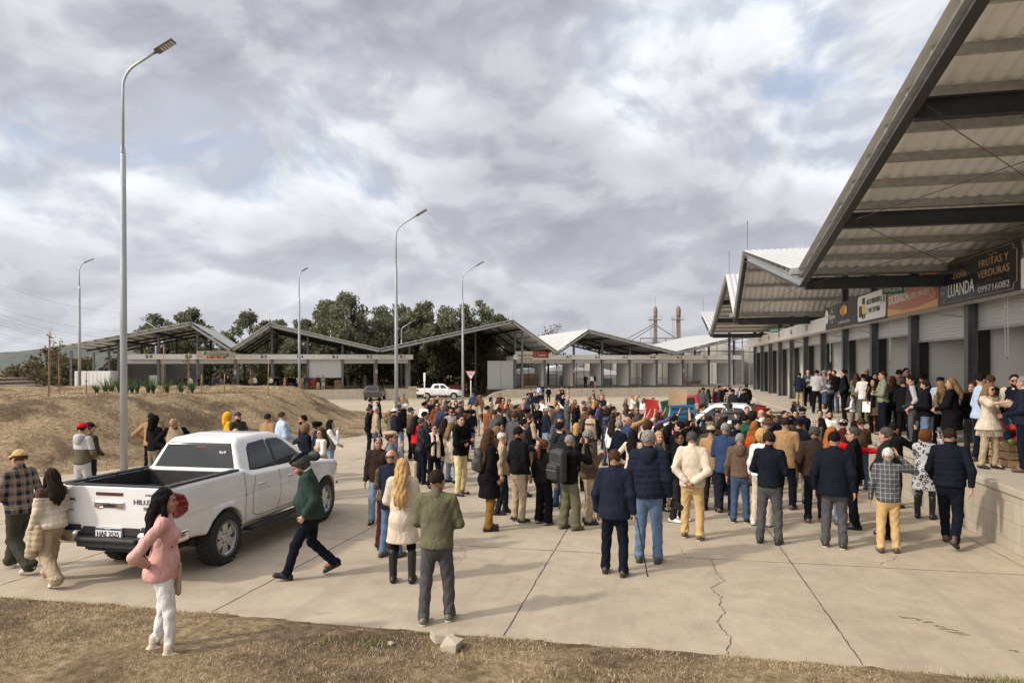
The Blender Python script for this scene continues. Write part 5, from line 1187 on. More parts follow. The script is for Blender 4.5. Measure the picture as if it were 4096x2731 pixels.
def leatherish(c): return plain('shoe_'+c, CLR[c], .5, var=.2, scale=20)
M_EYE = plain('eye_dark', (.03, .02, .016), .4); M_LIP = plain('lips', (.28, .10, .085), .5); M_LENS = plain('sunglass_lens', (.01, .01, .011), .12)
ARMS = {  # elbow, wrist, palm normal hint, for the right arm; mirrored for the left
 'dn': ((.235, -.03, 1.14), (.252, .05, .875)), 'dn2': ((.245, -.06, 1.14), (.255, -.02, .88)), 'fold': ((.245, .07, 1.15), (-.03, .245, 1.19)), 'fold2': ((.245, .07, 1.13), (-.02, .225, 1.13)), 'hip': ((.42, -.10, 1.15), (.205, .09, 1.02)),
 'front': ((.238, .03, 1.14), (.055, .26, 1.03)), 'back': ((.252, -.13, 1.13), (.045, -.205, .955)), 'pock': ((.268, -.08, 1.13), (.205, .08, .92)), 'cam': ((.27, .23, 1.28), (.085, .335, 1.575)), 'phone': ((.26, .27, 1.27), (.14, .43, 1.60)),
 'up': ((.27, .24, 1.55), (.16, .36, 1.80)), 'chin': ((.215, .20, 1.13), (.045, .205, 1.46)), 'point': ((.29, .26, 1.36), (.24, .52, 1.40)), 'hold': ((.27, .0, 1.13), (.17, .27, 1.10)), 'side': ((.43, .10, 1.37), (.70, .20, 1.36)), 'ear': ((.43, .12, 1.36), (.16, .10, 1.62)), 'chest': ((.26, .08, 1.12), (.02, .24, 1.30)), 'wkf': ((.26, .05, 1.15), (.25, .22, .96)), 'wkb': ((.27, -.14, 1.16), (.28, -.12, .91)), 'hipb': ((.36, -.22, 1.16), (.16, -.15, 1.03))}
NP = [0]
def person(x, y, z, H, face, spec, label, group='people gathered in the yard'):
    NP[0] += 1; seed = NP[0]; rs = hashn(seed*13+5)
    o = dict(t='sw.navy', b=None, s=None, h='short.dark', k=None, a='dn', l='st', g=None, x='1', n='l', p=None, c=None, hy='0', hp='0', ln='0', w='r')
    sex = 'm'
    for tk in spec.split():
        if '=' in tk: k_, v_ = tk.split('='); o[k_] = v_
        else: sex = tk
    fem = sex == 'w'; fat = float(o['x'])*(1+rs.normal(0, .025))
    if o['hy'] == '0' and y > 11: o['hy'] = '%.0f' % rs.normal(0, 13)
    if o['a'] == 'dn': o['a'] = ['dn,dn', 'dn,dn2', 'dn,front', 'pock,dn', 'front,front', 'fold,fold', 'dn2,chest', 'pock,pock', 'hip,dn'][rs.choice(9, p=[.22, .16, .12, .1, .12, .1, .06, .08, .04])]
    d = math.hypot(x, y); sc = H/1.75
    phi = math.atan2(y, x); rz = phi-R(face)-math.pi/2
    e = empty('person', (x, y, z), rz, label, 'person', group); e.scale = (sc,)*3
    h = min(max(.0095, d*.00112), .030 if d < 60 else .036); hb = max(.0075, h*.8) if d < 45 else h
    ttype, tcol = o['t'].split('.'); b_ = o['b'] or rs.choice(['charcoal', 'dnavy', 'denim', 'black', 'jeans', 'dgrey']); bw = 'r'
    if '.' in b_: b_, bw = b_.split('.')
    skin = skinmat(o['n']); lean = R(float(o['ln']))
    def tl(p):      # torso lean about the hips
        p = np.array(p, float)
        if lean:
            dz = p[2]-.95
            if dz > 0: p = np.array([p[0], p[1]*math.cos(lean)+dz*math.sin(lean), .95+dz*math.cos(lean)-p[1]*math.sin(lean)])
        return p
    # legs
    if o['l'] == 'wk': K = {1: ((.10, .20, .50), (.10, .33, .105), .28), -1: ((-.10, -.02, .48), (-.10, -.34, .16), -.45)}
    elif o['l'] == 'wk2': K = {-1: ((-.10, .20, .50), (-.10, .33, .105), .28), 1: ((.10, .0, .48), (.10, -.32, .17), -.5)}
    else:
        a = rs.normal(0, .035); wd = .02*rs.rand()
        K = {1: ((.105+wd, .02+a*.5, .50), (.12+wd, -.02+a, .085), 0), -1: ((-.105-wd, .02-a*.5, .50), (-.12-wd, -.02-a, .085), 0)}
    # arms
    ar = o['a'].split(','); AL, AR = (ar[0], ar[-1])
    if AR == 'fold' and AL == 'fold': AL = 'fold2'
    J = {}
    for sg, nm in ((-1, AL), (1, AR)):
        el, wr = ARMS[nm]; jit = rs.normal(0, .012, 3); fx_ = max(0, fat-1)*.10
        sh_ = np.array([sg*(.158 if fem else .172)*(1+.35*(fat-1)), 0, 1.43])
        J[sg] = (tl(sh_), tl((sg*(el[0]+fx_-(.02 if fem else 0)), el[1], el[2]))+jit, tl((sg*(wr[0]+(fx_ if nm in ('dn', 'dn2', 'back', 'pock') else 0)), wr[1]+(.06*(fat-1)*3 if nm in ('front', 'fold', 'fold2', 'chest') else 0), wr[2])))
    pv = tl((0, -.005, 1.51)); hy, hp = R(float(o['hy'])), R(float(o['hp']))+lean*.6
    RH = np.array(Matrix.Rotation(-hy, 3, 'Z') @ Matrix.Rotation(-hp, 3, 'X'))
    HS = 1.065
    hd = lambda p: pv+RH @ ((np.array(p)-np.array((0, -.005, 1.51)))*HS)
    fw = (0, 1)
    # ---------------- body: one continuous skin
    allx = [abs(J[s][i][0]) for s in J for i in (1, 2)]+[.22*fat]; mx = max(allx)+.15
    ys = [J[s][i][1] for s in J for i in (1, 2)]+[K[s][1][1] for s in K]+[hd((0, .1, 1.6))[1]]
    y0, y1 = min(min(ys)-.24, -.26*fat-.05), max(max(ys)+.24, .26*fat+.05); zt = max(1.82, max(J[s][2][2] for s in J)+.24)
    s = SDF((-mx, y0, 0), (mx, y1, zt), hb)
    s.cone(tl((0, 0, 1.32)), tl((0, 0, 1.18)), .145*fat, .135*fat, .05, fw, .66); s.cone(tl((0, 0, 1.16)), (0, 0, .95), .13*fat, .145*fat, .05, fw, .7)
    s.cone(tl((-.13, 0, 1.41)), tl((.13, 0, 1.41)), .048, .048, .04)
    s.cone(tl((0, -.02, 1.44)), hd((0, -.004, 1.575)), .054 if not fem else .045, .053 if not fem else .044, .025)
    for sg in (-1, 1):
        a_, b2, c2 = J[sg]; s.cone(a_, b2, .047, .038, .03).cone(b2, c2, .038, .027, .02)
        k_, an, ft = K[sg]; s.cone((sg*.085, 0, .93), k_, .078, .054, .03).cone(k_, an, .054, .036, .02).cone(an, np.array(an)+(0, .14, -.045), .032, .025, .02)
        # hand: palm, four fingers, thumb
        dr = (c2-b2)/np.linalg.norm(c2-b2); nm = ar[0] if sg < 0 else ar[-1]
        if nm in ('phone', 'cam', 'up', 'ear'): dr = np.array((-sg*.25, .25, .93)); dr /= np.linalg.norm(dr)
        ref = np.array((-sg, 0, 0.)) if abs(dr[0]) < .8 else np.array((0, -1., .2)); nrm = ref-dr*ref.dot(dr); nrm /= np.linalg.norm(nrm); wv = np.cross(dr, nrm)
        if wv[1] < 0 and abs(wv[1]) > .2: wv = -wv
        fr = max(.0085, hb*.5); curl = .9 if nm in ('phone', 'cam', 'hold', 'pock', 'fold', 'fold2') else (.15 if nm == 'up' else .38)
        pe = c2+dr*.085
        for q in (-.022, 0, .022): s.cone(c2+wv*q*.5, pe+wv*q, .019, .016, .012)
        for i, (q, ln_) in enumerate(((.030, .068), (.010, .076), (-.010, .071), (-.029, .055))):
            f0 = pe+wv*q; d1 = dr+nrm*curl*.6+wv*q*2; d1 /= np.linalg.norm(d1); f1 = f0+d1*ln_*.55; d2 = dr*(1-curl*.7)+nrm*curl*1.4; d2 /= np.linalg.norm(d2)
            s.cone(f0, f1, fr, fr*.95, .004).cone(f1, f1+d2*ln_*.5, fr*.95, fr*.8, .004)
        t0 = c2+dr*.025+wv*.024; t1 = t0+dr*.04+wv*.030+nrm*.012; s.cone(t0, t1, fr*1.25, fr*1.1, .010).cone(t1, t1+dr*.032+wv*.004+nrm*.01, fr*1.1, fr*.9, .004)
    hw = .95 if fem else 1.
    s.ell(hd((0, .004, 1.642)), (.078*hw, .099*hw, .106), .02, RH); s.ell(hd((0, .040, 1.572)), (.059*hw, .064, .072), .035, RH); s.ell(hd((0, .065, 1.535)), (.030, .026, .022), .02, RH)
    s.cone(hd((0, .094, 1.632)), hd((0, .113, 1.592)), .009, .0145, .010); s.ell(hd((0, .088, 1.655)), (.045, .014, .010), .012, RH)
    for sg in (-1, 1): s.ell(hd((sg*.031, .098, 1.630)), (.017, .012, .011), .008, RH, True); s.ell(hd((sg*.038, .075, 1.598)), (.020, .022, .018), .02, RH); s.ell(hd((sg*.077*hw, .004, 1.612)), (.010, .020, .032), .006, RH)
    s.cone(hd((-.017, .0965, 1.561)), hd((.017, .0965, 1.561)), .0075, .0075, .004)
    s.build('body', skin, e)
    # ---------------- trousers
    ra, rk = {'r': (.062, .072), 's': (.044, .060), 'w': (.092, .090), 'sk': (.05, .06)}[bw]
    s = SDF((-.30*max(1, fat), -.52 if o['l'] != 'st' else -.26*fat, .03), (.30*max(1, fat), .5 if o['l'] != 'st' else .26*fat, 1.10), h)
    pr = .158*fat*(1.03 if fem else 1); s.cone((0, -.005, 1.03), (0, -.01, .90), pr*.95, pr, .05, fw, .74)
    if fem: s.ell((0, -.055, .90), (.15*fat, .11*fat, .12), .05)
    else: s.ell((0, -.045, .90), (.135*fat, .09*fat, .11), .04)
    for sg in (-1, 1):
        k_, an, ft = K[sg]; s.cone((sg*.082, -.005, .90), k_, .098*(.7+.3*fat), rk, .035); kk_ = np.array(k_); aa = np.array(an)+(0, -.005, -.01); s.cone(kk_, aa, rk, ra, .025); s.ell(aa+(0, -.0, .03), (ra*1.12, ra*1.15, .035), .02)
    X, Y, Z = s.grid()
    wr = np.sin(38*Z+5*np.sin(13*X+seed)+5*np.sin(11*Y+seed*2))*.6+np.sin(23*(Z+1.3*X)+4*np.sin(15*Y+seed))*.5
    s.F = (s.F+wr*(.0038+.004*np.exp(-((Z-.2)/.12)**2)+.0025*np.exp(-((Z-.5)/.1)**2))).astype(np.float32); s.F = np.maximum(np.maximum(s.F, Z-1.06), (.135 if (o['s'] or '').endswith('^') else .045)-Z)
    s.build('trousers' if bw != 'sk' else 'leggings', cloth(b_), e)
    # ---------------- shoes
    shc = o['s'] or rs.choice(['black', 'black', 'brown', 'dbrown', 'charcoal']); boot = shc.endswith('!'); heel = shc.endswith('^'); shc = shc.rstrip('!^')
    if d < 34:
        for sg in (-1, 1):
            k_, an, ft = K[sg]; an = np.array(an); q = SDF(an-(.09, .20, .16), an+(.09, .27, .45 if boot else .16 if heel else .12), min(h, .016))
            tp = lambda yy, zz: an+np.array((sg*.012*yy*8, yy*math.cos(ft)-zz*math.sin(ft)*0, zz+yy*math.sin(ft)*(1 if ft > 0 else .9)))
            q.cone(tp(-.055, -.035), tp(.02, -.03), .043, .047, .03).cone(tp(.02, -.035), tp(.15, -.052), .047, .034, .03).cone(tp(-.05, -.055), tp(.155, -.065), .034, .030, .02)
            if boot and bw == 's': q.cone(tp(-.02, 0), an+(0, -.01, .34), .052, .062, .02)
            elif heel: q.cone(tp(-.02, -.02), an+(0, -.008, .09), .044, .052, .02).cone(tp(-.055, -.04), tp(-.06, -.075), .032, .024, .01)
            else: q.cone(tp(-.03, -.03), tp(-.025, .02), .044, .042, .02)
            XX, YY, ZZ = q.grid()
            zc = (YY-an[1])*math.sin(ft)+an[2]-.083 if ft else 0*YY
            q.F = np.maximum(q.F, zc+.002+(0 if ft else 0)-ZZ) if not heel else np.maximum(q.F, .002-ZZ)
            so = q.build('shoe', leatherish(shc), e)
            if d < 14 and not (boot and bw == 's') and so is not None:
                q2 = SDF(an-(.09, .20, .16), an+(.09, .27, -.02), .010); q2.cone(tp(-.055, -.060), tp(.155, -.068), .045, .036, .02); XX, YY, ZZ = q2.grid(); zc = (YY-an[1])*math.sin(ft)+an[2]-.083 if ft else 0*YY
                q2.F = np.maximum(np.maximum(q2.F, zc-ZZ), ZZ-zc-.024); q2.build('sole', plain('sole_pale', (.50, .46, .38), .7) if 'o' in o['w'] else M_BLACK, so)
    # ---------------- upper garment
    th, hem, flare, amp = {'sw': (.020, .90, 0, .0042), 'sh': (.016, .86, .0, .005), 'jk': (.030, .86, 0, .0045), 'bl': (.026, .80, .015, .0025), 'ct': (.034, .58, .05, .003), 'pf': (.042, .88, 0, .003), 'vs': (.030, .90, 0, .003), 'pn': (.034, .80, .10, .004), 'cr': (.018, .98, 0, .004)}[ttype]
    if fem and ttype == 'sw': hem = .92
    if 'e' in o: hem = float(o['e'])
    tr_c = np.array((0, 0, 0.))
    s = SDF((-mx-.06, y0-.05, hem-.02), (mx+.06, y1+.05, 1.60+.1*abs(lean)), h)
    wz = .86 if fem else 1.
    s.cone(tl((0, -.005, 1.33)), tl((0, 0, 1.22)), (.139+th*.9)*fat*(.93 if fem else 1), (.134+th*.9)*fat*wz, .05, fw, .70)
    s.cone(tl((0, 0, 1.22)), tl((0, .005, 1.04)), (.140+th)*fat*wz, (.138+th)*fat*(.95 if fem else 1), .05, fw, .74)
    if ttype == 'ct' or ttype == 'pn' or ttype == 'bl': s.cone((0, .0, 1.04), (0, -.005, hem), (.142+th)*fat, (.142+th+flare)*fat+.02, .05, fw, .80)
    else: s.cone((0, .005, 1.04), (0, -.008, .90), (.142+th)*fat, (.158+th)*fat, .05, fw, .80)
    if fem: s.ell((0, -.055, .90), (.15*fat+th*.6+.014, .11*fat+th+.018, .12+th+.01), .05)
    else: s.ell((0, -.045, .90), (.135*fat+th*.6, .09*fat+th+.006, .11+th), .04)
    if fat > 1.08: s.ell(tl((0, .075, 1.09)), (.15*fat, .12*fat+.02, .15), .07)
    if fem:
        for sg in (-1, 1): s.ell(tl((sg*.068, .085, 1.275)), (.068, .062+th*.5, .070), .05)
    s.cone(tl((-.118, -.005, 1.405)), tl((.118, -.005, 1.405)), .052+th*.8, .052+th*.8, .05)
    for sg in (-1, 1):
        s.cone(tl((sg*.03, -.02, 1.485)), tl((sg*.135, -.005, 1.42)), .038+th*.4, .046+th*.5, .04)
        if ttype == 'vs': continue
        a_, b2, c2 = J[sg]; w2 = c2-(c2-b2)/np.linalg.norm(c2-b2)*.02
        if ttype == 'pn': s.cone(a_, b2, .07, .09, .04); continue
        s.cone(a_, b2, (.044 if fem else .050)+th*.85, .040+th*.8, .035).cone(b2, w2, .040+th*.8, .031+th*.6, .03)
    X, Y, Z = s.grid()
    wr = np.sin(29*Z+6*np.sin(11*X+seed)+5*np.sin(9*Y+seed*3))*.5+np.sin(19*(Z+X)+4*np.sin(13*Y+seed*2))*.35+np.sin(19*(Z-X)+4*np.sin(12*Y+seed))*.35
    arm_x = np.exp(-((np.abs(X)-.27)/.07)**2)
    s.F = (s.F+wr*amp*(1+.7*arm_x)).astype(np.float32)
    if ttype in ('pf',) or 'q' in o['w']: s.F = (s.F-.008*np.abs(np.sin((Z+.012*np.sin(9*X+seed))*math.pi/.082))+.004).astype(np.float32)
    s.F = smax(s.F, hem-Z, .02).astype(np.float32)
    if 'u' in o['w']:      # worn off the shoulders over a lace top
        s.F = smax(s.F, Z-1.33-.10*np.abs(X), .03).astype(np.float32)
        q = SDF((-.3, -.25, 1.15), (.3, .25, 1.56), h); q.cone(tl((0, 0, 1.36)), tl((0, 0, 1.2)), .150, .142, .05, fw, .68).cone(tl((-.14, 0, 1.41)), tl((.14, 0, 1.41)), .058, .058, .05)
        for sg in (-1, 1): q.cone(J[sg][0], J[sg][0]*.6+J[sg][1]*.4, .060, .055, .03)
        q.build('lace_top', cloth('mocha', 'spots'), e)
    nm_ = {'sw': 'sweater', 'sh': 'shirt', 'jk': 'jacket', 'bl': 'blazer', 'ct': 'coat', 'pf': 'puffer_jacket', 'vs': 'vest', 'pn': 'poncho', 'cr': 'top'}[ttype]
    gm = cloth(tcol, o['p']); g_ = s.build(nm_, gm, e)
    if ttype == 'vs':
        s = SDF((-mx-.03, y0, .95), (mx+.03, y1, 1.56), h)
        s.cone(tl((0, 0, 1.38)), tl((0, 0, 1.1)), .14*fat, .13*fat, .05, fw, .66)
        for sg in (-1, 1):
            a_, b2, c2 = J[sg]; w2 = c2-(c2-b2)/np.linalg.norm(c2-b2)*.02; s.cone(tl((0, 0, 1.41)), a_, .05, .066, .03).cone(a_, b2, .072, .058, .03).cone(b2, w2, .058, .044, .03)
        s.build('shirt', cloth(o['c'] or 'white'), e)
    if g_ is not None and d < 45:
        if 'c' in o['w'] or ttype in ('jk', 'bl', 'pf', 'ct'):
            q = SDF((-.15, -.16, 1.38), (.15, .2, 1.60), min(h, .016)); a0 = tl((0, -.02, 1.475)); a1 = tl((0, -.012, 1.515 if ttype in ('bl', 'ct') else 1.535)); q.cone(a0, a1, .078, .066, .01, fw, .95)
            if o['c'] and ttype != 'vs': 
                q.build('shirt_collar', cloth(o['c']), e)
                q = SDF((-.15, -.16, 1.38), (.15, .2, 1.60), min(h, .016)); q.cone(tl((0, -.03, 1.45)), tl((0, -.028, 1.495)), .088, .076, .01, fw, .95)
            q.build('collar', gm, g_)
        if 'h' in o['w']:
            q = SDF((-.2, -.30, 1.28), (.2, .1, 1.62), min(h, .018)); q.ell(tl((0, -.095, 1.475)), (.125, .075, .075), .02); q.ell(tl((0, -.125, 1.40)), (.085, .05, .08), .05); q.cone(tl((-.08, -.03, 1.49)), tl((.08, -.03, 1.49)), .05, .05, .04); q.build('hood', gm, g_)
        if 'z' in o['w']: MB().bar(tl((0, .135*fat+th*.7, 1.44)), (0, .15*fat+th, hem+.02), .012, .012, (0, 1, 0)).build('zip', M_STEELG, g_)
        if 'f' in o['w']:
            q = SDF((-.22, -.22, .80), (.22, .30, 1.60), min(h, .018)); q.cone(tl((-.09, 0, 1.47)), tl((.09, 0, 1.47)), .06, .06, .04).cone(tl((-.07, .05, 1.46)), tl((-.075, .165*fat, 1.25)), .045, .05, .03).cone(tl((-.075, .165*fat, 1.25)), (-.08, .165*fat, .90), .05, .055, .03).cone(tl((.07, .05, 1.46)), tl((.07, .17*fat, 1.25)), .045, .05, .03).cone(tl((.07, .17*fat, 1.25)), (.085, .17*fat, .95), .05, .05, .03)
            q.build('scarf', cloth(o['c'] or 'cream'), e)
    if ttype == 'ct' and 'b' in o['w']:
        MB().lathe((0, 0, 1.06), [(.178, -.03), (.187, -.025), (.187, .025), (.178, .03)], 28).bar((.03, -.16, 1.05), (.06, -.175, .82), .04, .014, (0, 1, 0)).bar((-.02, -.16, 1.05), (-.03, -.175, .88), .04, .014, (0, 1, 0)).build('belt', gm, g_)
        b9 = [c for c in g_.children if c.name.startswith('belt')][0]; b9.scale = (fat, .84*fat, 1)
    # ---------------- head things, built upright and turned with the head
    M4 = Matrix.Translation(Vector(pv)) @ Matrix([list(r) for r in RH]).to_4x4() @ Matrix.Scale(HS, 4) @ Matrix.Translation((0, .005, -1.51))
    def onhead(ob):
        if ob is not None: ob.data.transform(M4)
        return ob
    hs, hc = o['h'].split('.'); hk = min(max(h*.85, .010), .026); hm = hairmat(hc)
    if hs != 'no':
        q = SDF((-.18, -.34, 1.02 if hs in ('long', 'xlong', 'pony') else 1.38), (.17, .16, 1.80), hk); cz = 1.645
        big = {'curly': .035, 'afro': .05, 'messy': .016}.get(hs, .0085)+(.004 if fem else 0)
        XX, YY, ZZ = q.grid(); y_, z_ = YY-.0, ZZ-cz
        q.ell((0, -.006, cz+.004), (.077*hw+big, .094*hw+big, .098+big), .01)
        face_ = .84*(y_)-.545*(z_)-.034-(.008 if hs == 'curly' else 0)
        low = {'short': -.075, 'buzz': -.07, 'bald': -.05, 'messy': -.08, 'bob': -.12, 'long': -.16, 'xlong': -.16, 'pony': -.05, 'bun': -.05, 'curly': -.10, 'afro': -.09, 'thin': -.06}[hs]
        q.F = smax(q.F, face_, .012); q.F = smax(q.F, low-z_-.25*np.minimum(y_+.03, 0)*-1*0, .01)
        if hs in ('short', 'buzz', 'thin', 'messy', 'bald'):
            ear = np.sqrt(((np.abs(XX)-.088)/.9)**2+((YY-.012)/.9)**2+((ZZ-1.602)/1.35)**2)-.036; q.F = smax(q.F, -ear, .006); q.F = smax(q.F, -(z_+.055+.35*y_+.012*np.sin(60*XX+seed)), .012)
        if hs == 'bald': q.F = np.maximum(q.F, z_-.022+.1*np.maximum(y_, 0)); q.F = q.F+.0075
        if hs == 'thin': q.F = np.maximum(q.F, -(np.sqrt(XX**2+(y_-.03)**2+(z_-.10)**2)-.062))
        if hs == 'bob': q.cone((0, -.045, 1.62), (0, -.055, 1.50), .088, .080, .02, fw, .8); [q.cone((sg*.070, .012, 1.62), (sg*.072, .018, 1.50), .030, .030, .02) for sg in (-1, 1)]
        if hs in ('long', 'xlong'):
            zb = 1.27 if hs == 'long' else 1.14; bo = th*.8+(.06 if 'h' in o['w'] else 0)+.13*(fat-1); q.cone((0, -.045, 1.63), (0, -.085-bo*.6, 1.47), .090, .092, .02, fw, .75).cone((0, -.085-bo*.6, 1.47), (0, -.128-bo, zb+.10), .094, .082, .03, fw, .40).cone((0, -.128-bo, zb+.10), (.01, -.125-bo, zb), .082, .032, .03, fw, .40)
            for sg in (-1, 1): q.cone((sg*.072, .005, 1.63), (sg*.085, .01, 1.48), .026, .032, .02).cone((sg*.085, .01, 1.48), (sg*.10, .055 if seed % 3 else -.06, zb+.06), .030, .026, .02)
        if hs == 'pony': q.cone((0, -.10, 1.68), (0, -.135, 1.62), .032, .036, .02).cone((0, -.135, 1.62), (0, -.15, 1.40), .036, .022, .02)
        if hs == 'bun': q.ell((0, -.105, 1.70), (.045, .04, .045), .015)
        nz = np.sin(70*XX+9*np.sin(30*ZZ+seed))*np.sin(38*ZZ+7*np.sin(50*YY+seed*2))
        if hs in ('long', 'xlong', 'pony', 'bob'): nz = np.sin(105*XX+7*np.sin(5*ZZ+seed)+2.*np.sin(40*YY))*.7+np.sin(61*XX+9*np.sin(7*ZZ+2*seed))*.5
        q.F = (q.F+nz*(.009 if hs in ('curly', 'afro', 'messy') else .006)).astype(np.float32)
        onhead(q.build('hair', hm, e))
    if o['g'] and 'beard' in o['g'] and d < 45:
        q = SDF((-.09, -.02, 1.48), (.09, .14, 1.62), min(hk, .014)); q.ell((0, .045, 1.565), (.062, .064, .068), .01); XX, YY, ZZ = q.grid(); q.F = np.maximum(np.maximum(q.F, ZZ-1.575-(np.abs(XX)-.03)*.9), .0-(YY-.02)); onhead(q.build('beard', hm, e))
    if d < 30 and 50 < face < 310:
        m = MB()
        for sg in (-1, 1): m.tube([(sg*.019, .094, 1.631), (sg*.043, .088, 1.631)], .0062, 6).tube([(sg*.015, .098, 1.652), (sg*.048, .089, 1.650)], .0045, 5)
        onhead(m.build('eyes', M_EYE, e)); onhead(MB().tube([(-.024, .097, 1.561), (0, .1045, 1.562), (.024, .097, 1.561)], .0052, 6).build('lips', M_LIP, e))
    if o['g'] and ('sun' in o['g'] or 'gl' in o['g']) and d < 60:
        su = 'sun' in o['g']; m = MB()
        for sg in (-1, 1):
            if su: m.prism([(sg*.034+.028*math.cos(R(a)), 1.628+.021*math.sin(R(a))) for a in range(0, 360, 30)], .008, Matrix(((1, 0, 0, 0), (0, 0, 1, .100), (0, 1, 0, 0), (0, 0, 0, 1))))
            else: m.tube([(sg*.034+.026*math.cos(R(a)), .108-.010*abs(math.cos(R(a))), 1.626+.020*math.sin(R(a))) for a in range(0, 361, 30)], .0028, 4)
            m.tube([(sg*.062, .096, 1.632), (sg*.083, .0, 1.634)], .0035, 5)
        m.tube([(-.01, .112, 1.632), (.01, .112, 1.632)], .0035, 5); onhead(m.build('sunglasses' if su else 'glasses', M_LENS, e))
    if o['k']:
        kt, kc = o['k'].split('.'); q = SDF((-.20, -.24, 1.54), (.20, .26, 1.84), min(hk, .016)); XX, YY, ZZ = q.grid(); km = cloth(kc)
        if kt == 'cap':
            q.ell((0, -.004, 1.655), (.092, .108, .108), .01); q.F = smax(q.F, 1.672-.05*YY-ZZ, .006)
            v = SDF(q.lo, q.lo+q.h*(q.n-1), q.h); v.ell((0, .085, 1.668), (.078, .115, .030), .01); VX, VY, VZ = v.grid(); v.F = np.maximum(v.F, .02-VY); v.F = np.maximum(np.maximum(v.F, 1.668-.16*(VY-.06)-VX**2*4-VZ), VZ-(1.682-.16*(VY-.06)-VX**2*4))
            onhead(v.build('visor', km, e)); 
        elif kt == 'beret': q.ell((.012, -.015, 1.732), (.112, .124, .040), .015); q.ell((0, -.004, 1.69), (.088, .105, .05), .03); q.ell((0, -.02, 1.772), (.008, .008, .012), .01); q.F = np.maximum(q.F, 1.668-ZZ)
        elif kt == 'flat': q.ell((0, .005, 1.722), (.094, .122, .048), .015); q.ell((0, .11, 1.690), (.062, .045, .014), .02); q.F = np.maximum(q.F, 1.672-ZZ)
        elif kt == 'hat': q.ell((0, -.004, 1.70), (.088, .102, .095), .01); q.F = np.maximum(q.F, 1.67-ZZ); q.ell((0, 0, 1.685), (.165, .185, .016), .02)
        elif kt == 'peak': q.ell((0, .005, 1.74), (.130, .145, .040), .015); q.cone((0, 0, 1.69), (0, 0, 1.72), .092, .10, .02); q.ell((0, .12, 1.685), (.06, .045, .010), .02); q.F = np.maximum(q.F, 1.67-ZZ)
        elif kt == 'hood':
            q = SDF((-.2, -.26, 1.38), (.2, .2, 1.84), min(hk, .018)); XX, YY, ZZ = q.grid(); q.ell((0, -.012, 1.65), (.108, .128, .132), .01).cone((0, -.05, 1.60), (0, -.05, 1.47), .10, .11, .03); q.F = smax(q.F, -(np.sqrt(((ZZ-1.60)/1.25)**2+XX**2)-.074+(YY < .03)*1.), .01)
        elif kt == 'band': q = SDF((-.12, -.14, 1.60), (.12, .16, 1.78), .012); XX, YY, ZZ = q.grid(); q.ell((0, -.004, 1.655), (.088, .104, .110), .01); q.F = np.maximum(q.F, np.abs(ZZ-1.69+.3*YY)-.02)
        onhead(q.build({'cap': 'cap', 'beret': 'beret', 'flat': 'flat_cap', 'hat': 'brimmed_hat', 'peak': 'peaked_cap', 'hood': 'hood', 'band': 'hair_band'}[kt], km, e))
    e['_hold'] = [float(v) for v in np.concatenate([J[-1][2], J[1][2]])]
    return e
def inhand(e, p): return Matrix.Translation(e.location) @ Matrix.Rotation(e.rotation_euler.z, 4, 'Z') @ (Vector(p)*e.scale.x)
def hand(e, sg): h = e['_hold']; return Vector(h[3:]) if sg > 0 else Vector(h[:3])
person(-2.48, 7.47, -0.098, 1.71, 12, 'm t=sw.olive e=.87 b=dgrey s=olive h=short.dark a=front,front x=1.1 n=m w=c,o hy=22', 'man in olive half-zip sweater and grey cargo trousers, back to us, nearest the grass edge')
person(-3.40, 8.79, -0.115, 1.66, 10, 'w t=ct.cream b=black.s s=black! h=xlong.blond a=front,front x=.98 w=h,b,c', 'blonde woman in cream belted coat and tall black boots seen from behind')
person(-4.05, 9.98, -0.131, 1.64, 40, 'm t=bl.navy b=jeans s=brown h=bald.salt a=front,front n=l', 'bald man in navy jacket partly hidden behind the blonde woman in the cream coat')
person(-4.28, 10.36, -0.136, 1.53, 30, 'w t=sw.gold p=sequin b=maroon.w s=black h=curly.dark a=front,dn', 'woman with dark curls and gold sequin top left of the bald man in navy')
person(-4.99, 12.29, -0.161, 1.71, 95, 'm t=jk.grey w=q,c b=denim s=brown h=short.brown k=flat.beige a=dn,chin x=1.12 hy=8', 'man in beige flat cap and grey quilted jacket holding his chin')
person(-5.19, 12.16, -0.159, 1.62, 190, 'm t=jk.dbrown b=ljeans s=dbrown h=thin.dark a=dn,dn n=m', 'man in dark brown leather jacket and light jeans walking towards us')
person(-4.72, 8.73, -0.114, 1.70, 275, 'm t=jk.green w=c b=dnavy s=black h=curly.salt k=beret.black a=pock,pock l=wk2 x=1.16 hp=32 ln=7 g=beard c=white', 'bearded man in black beret and green fleece striding left beside the white pickup')
person(-4.80, 5.94, -0.078, 1.66, 97, 'w t=sw.pink e=.83 b=white.s s=cream^ h=xlong.black a=hipb,hipb x=1.06 n=m', 'woman in pink sweater and white trousers with long black hair on the grass')
person(-8.92, 8.11, -0.106, 1.72, 325, 'm t=sh.taupe p=plaid b=dolive.w s=cream h=short.brown k=cap.sand a=front,dn l=wk w=o,c x=1.12 g=sun', 'man in tan cap and brown plaid shirt walking away at the left edge')
person(-7.95, 7.70, -0.101, 1.54, 335, 'w t=pf.cream b=beige.w s=white h=long.dark a=dn,front l=wk w=o,u n=m x=1.02', 'woman in cream puffer worn off the shoulders, long dark hair and wide beige trousers, walking')
person(-12.02, 12.41, -0.163, 1.76, 50, 'm t=sw.lgrey p=half b=lgrey s=white h=short.dark k=cap.red a=front,front w=h x=1.05', 'man in red cap and two-tone grey and olive hoodie left of the big lamp', 'people between the white pickup and the mound')
person(-12.28, 12.87, -0.169, 1.74, 60, 'm t=sw.dolive b=charcoal k=cap.navy a=front,front', 'man in navy cap mostly hidden behind the red cap man', 'people between the white pickup and the mound')
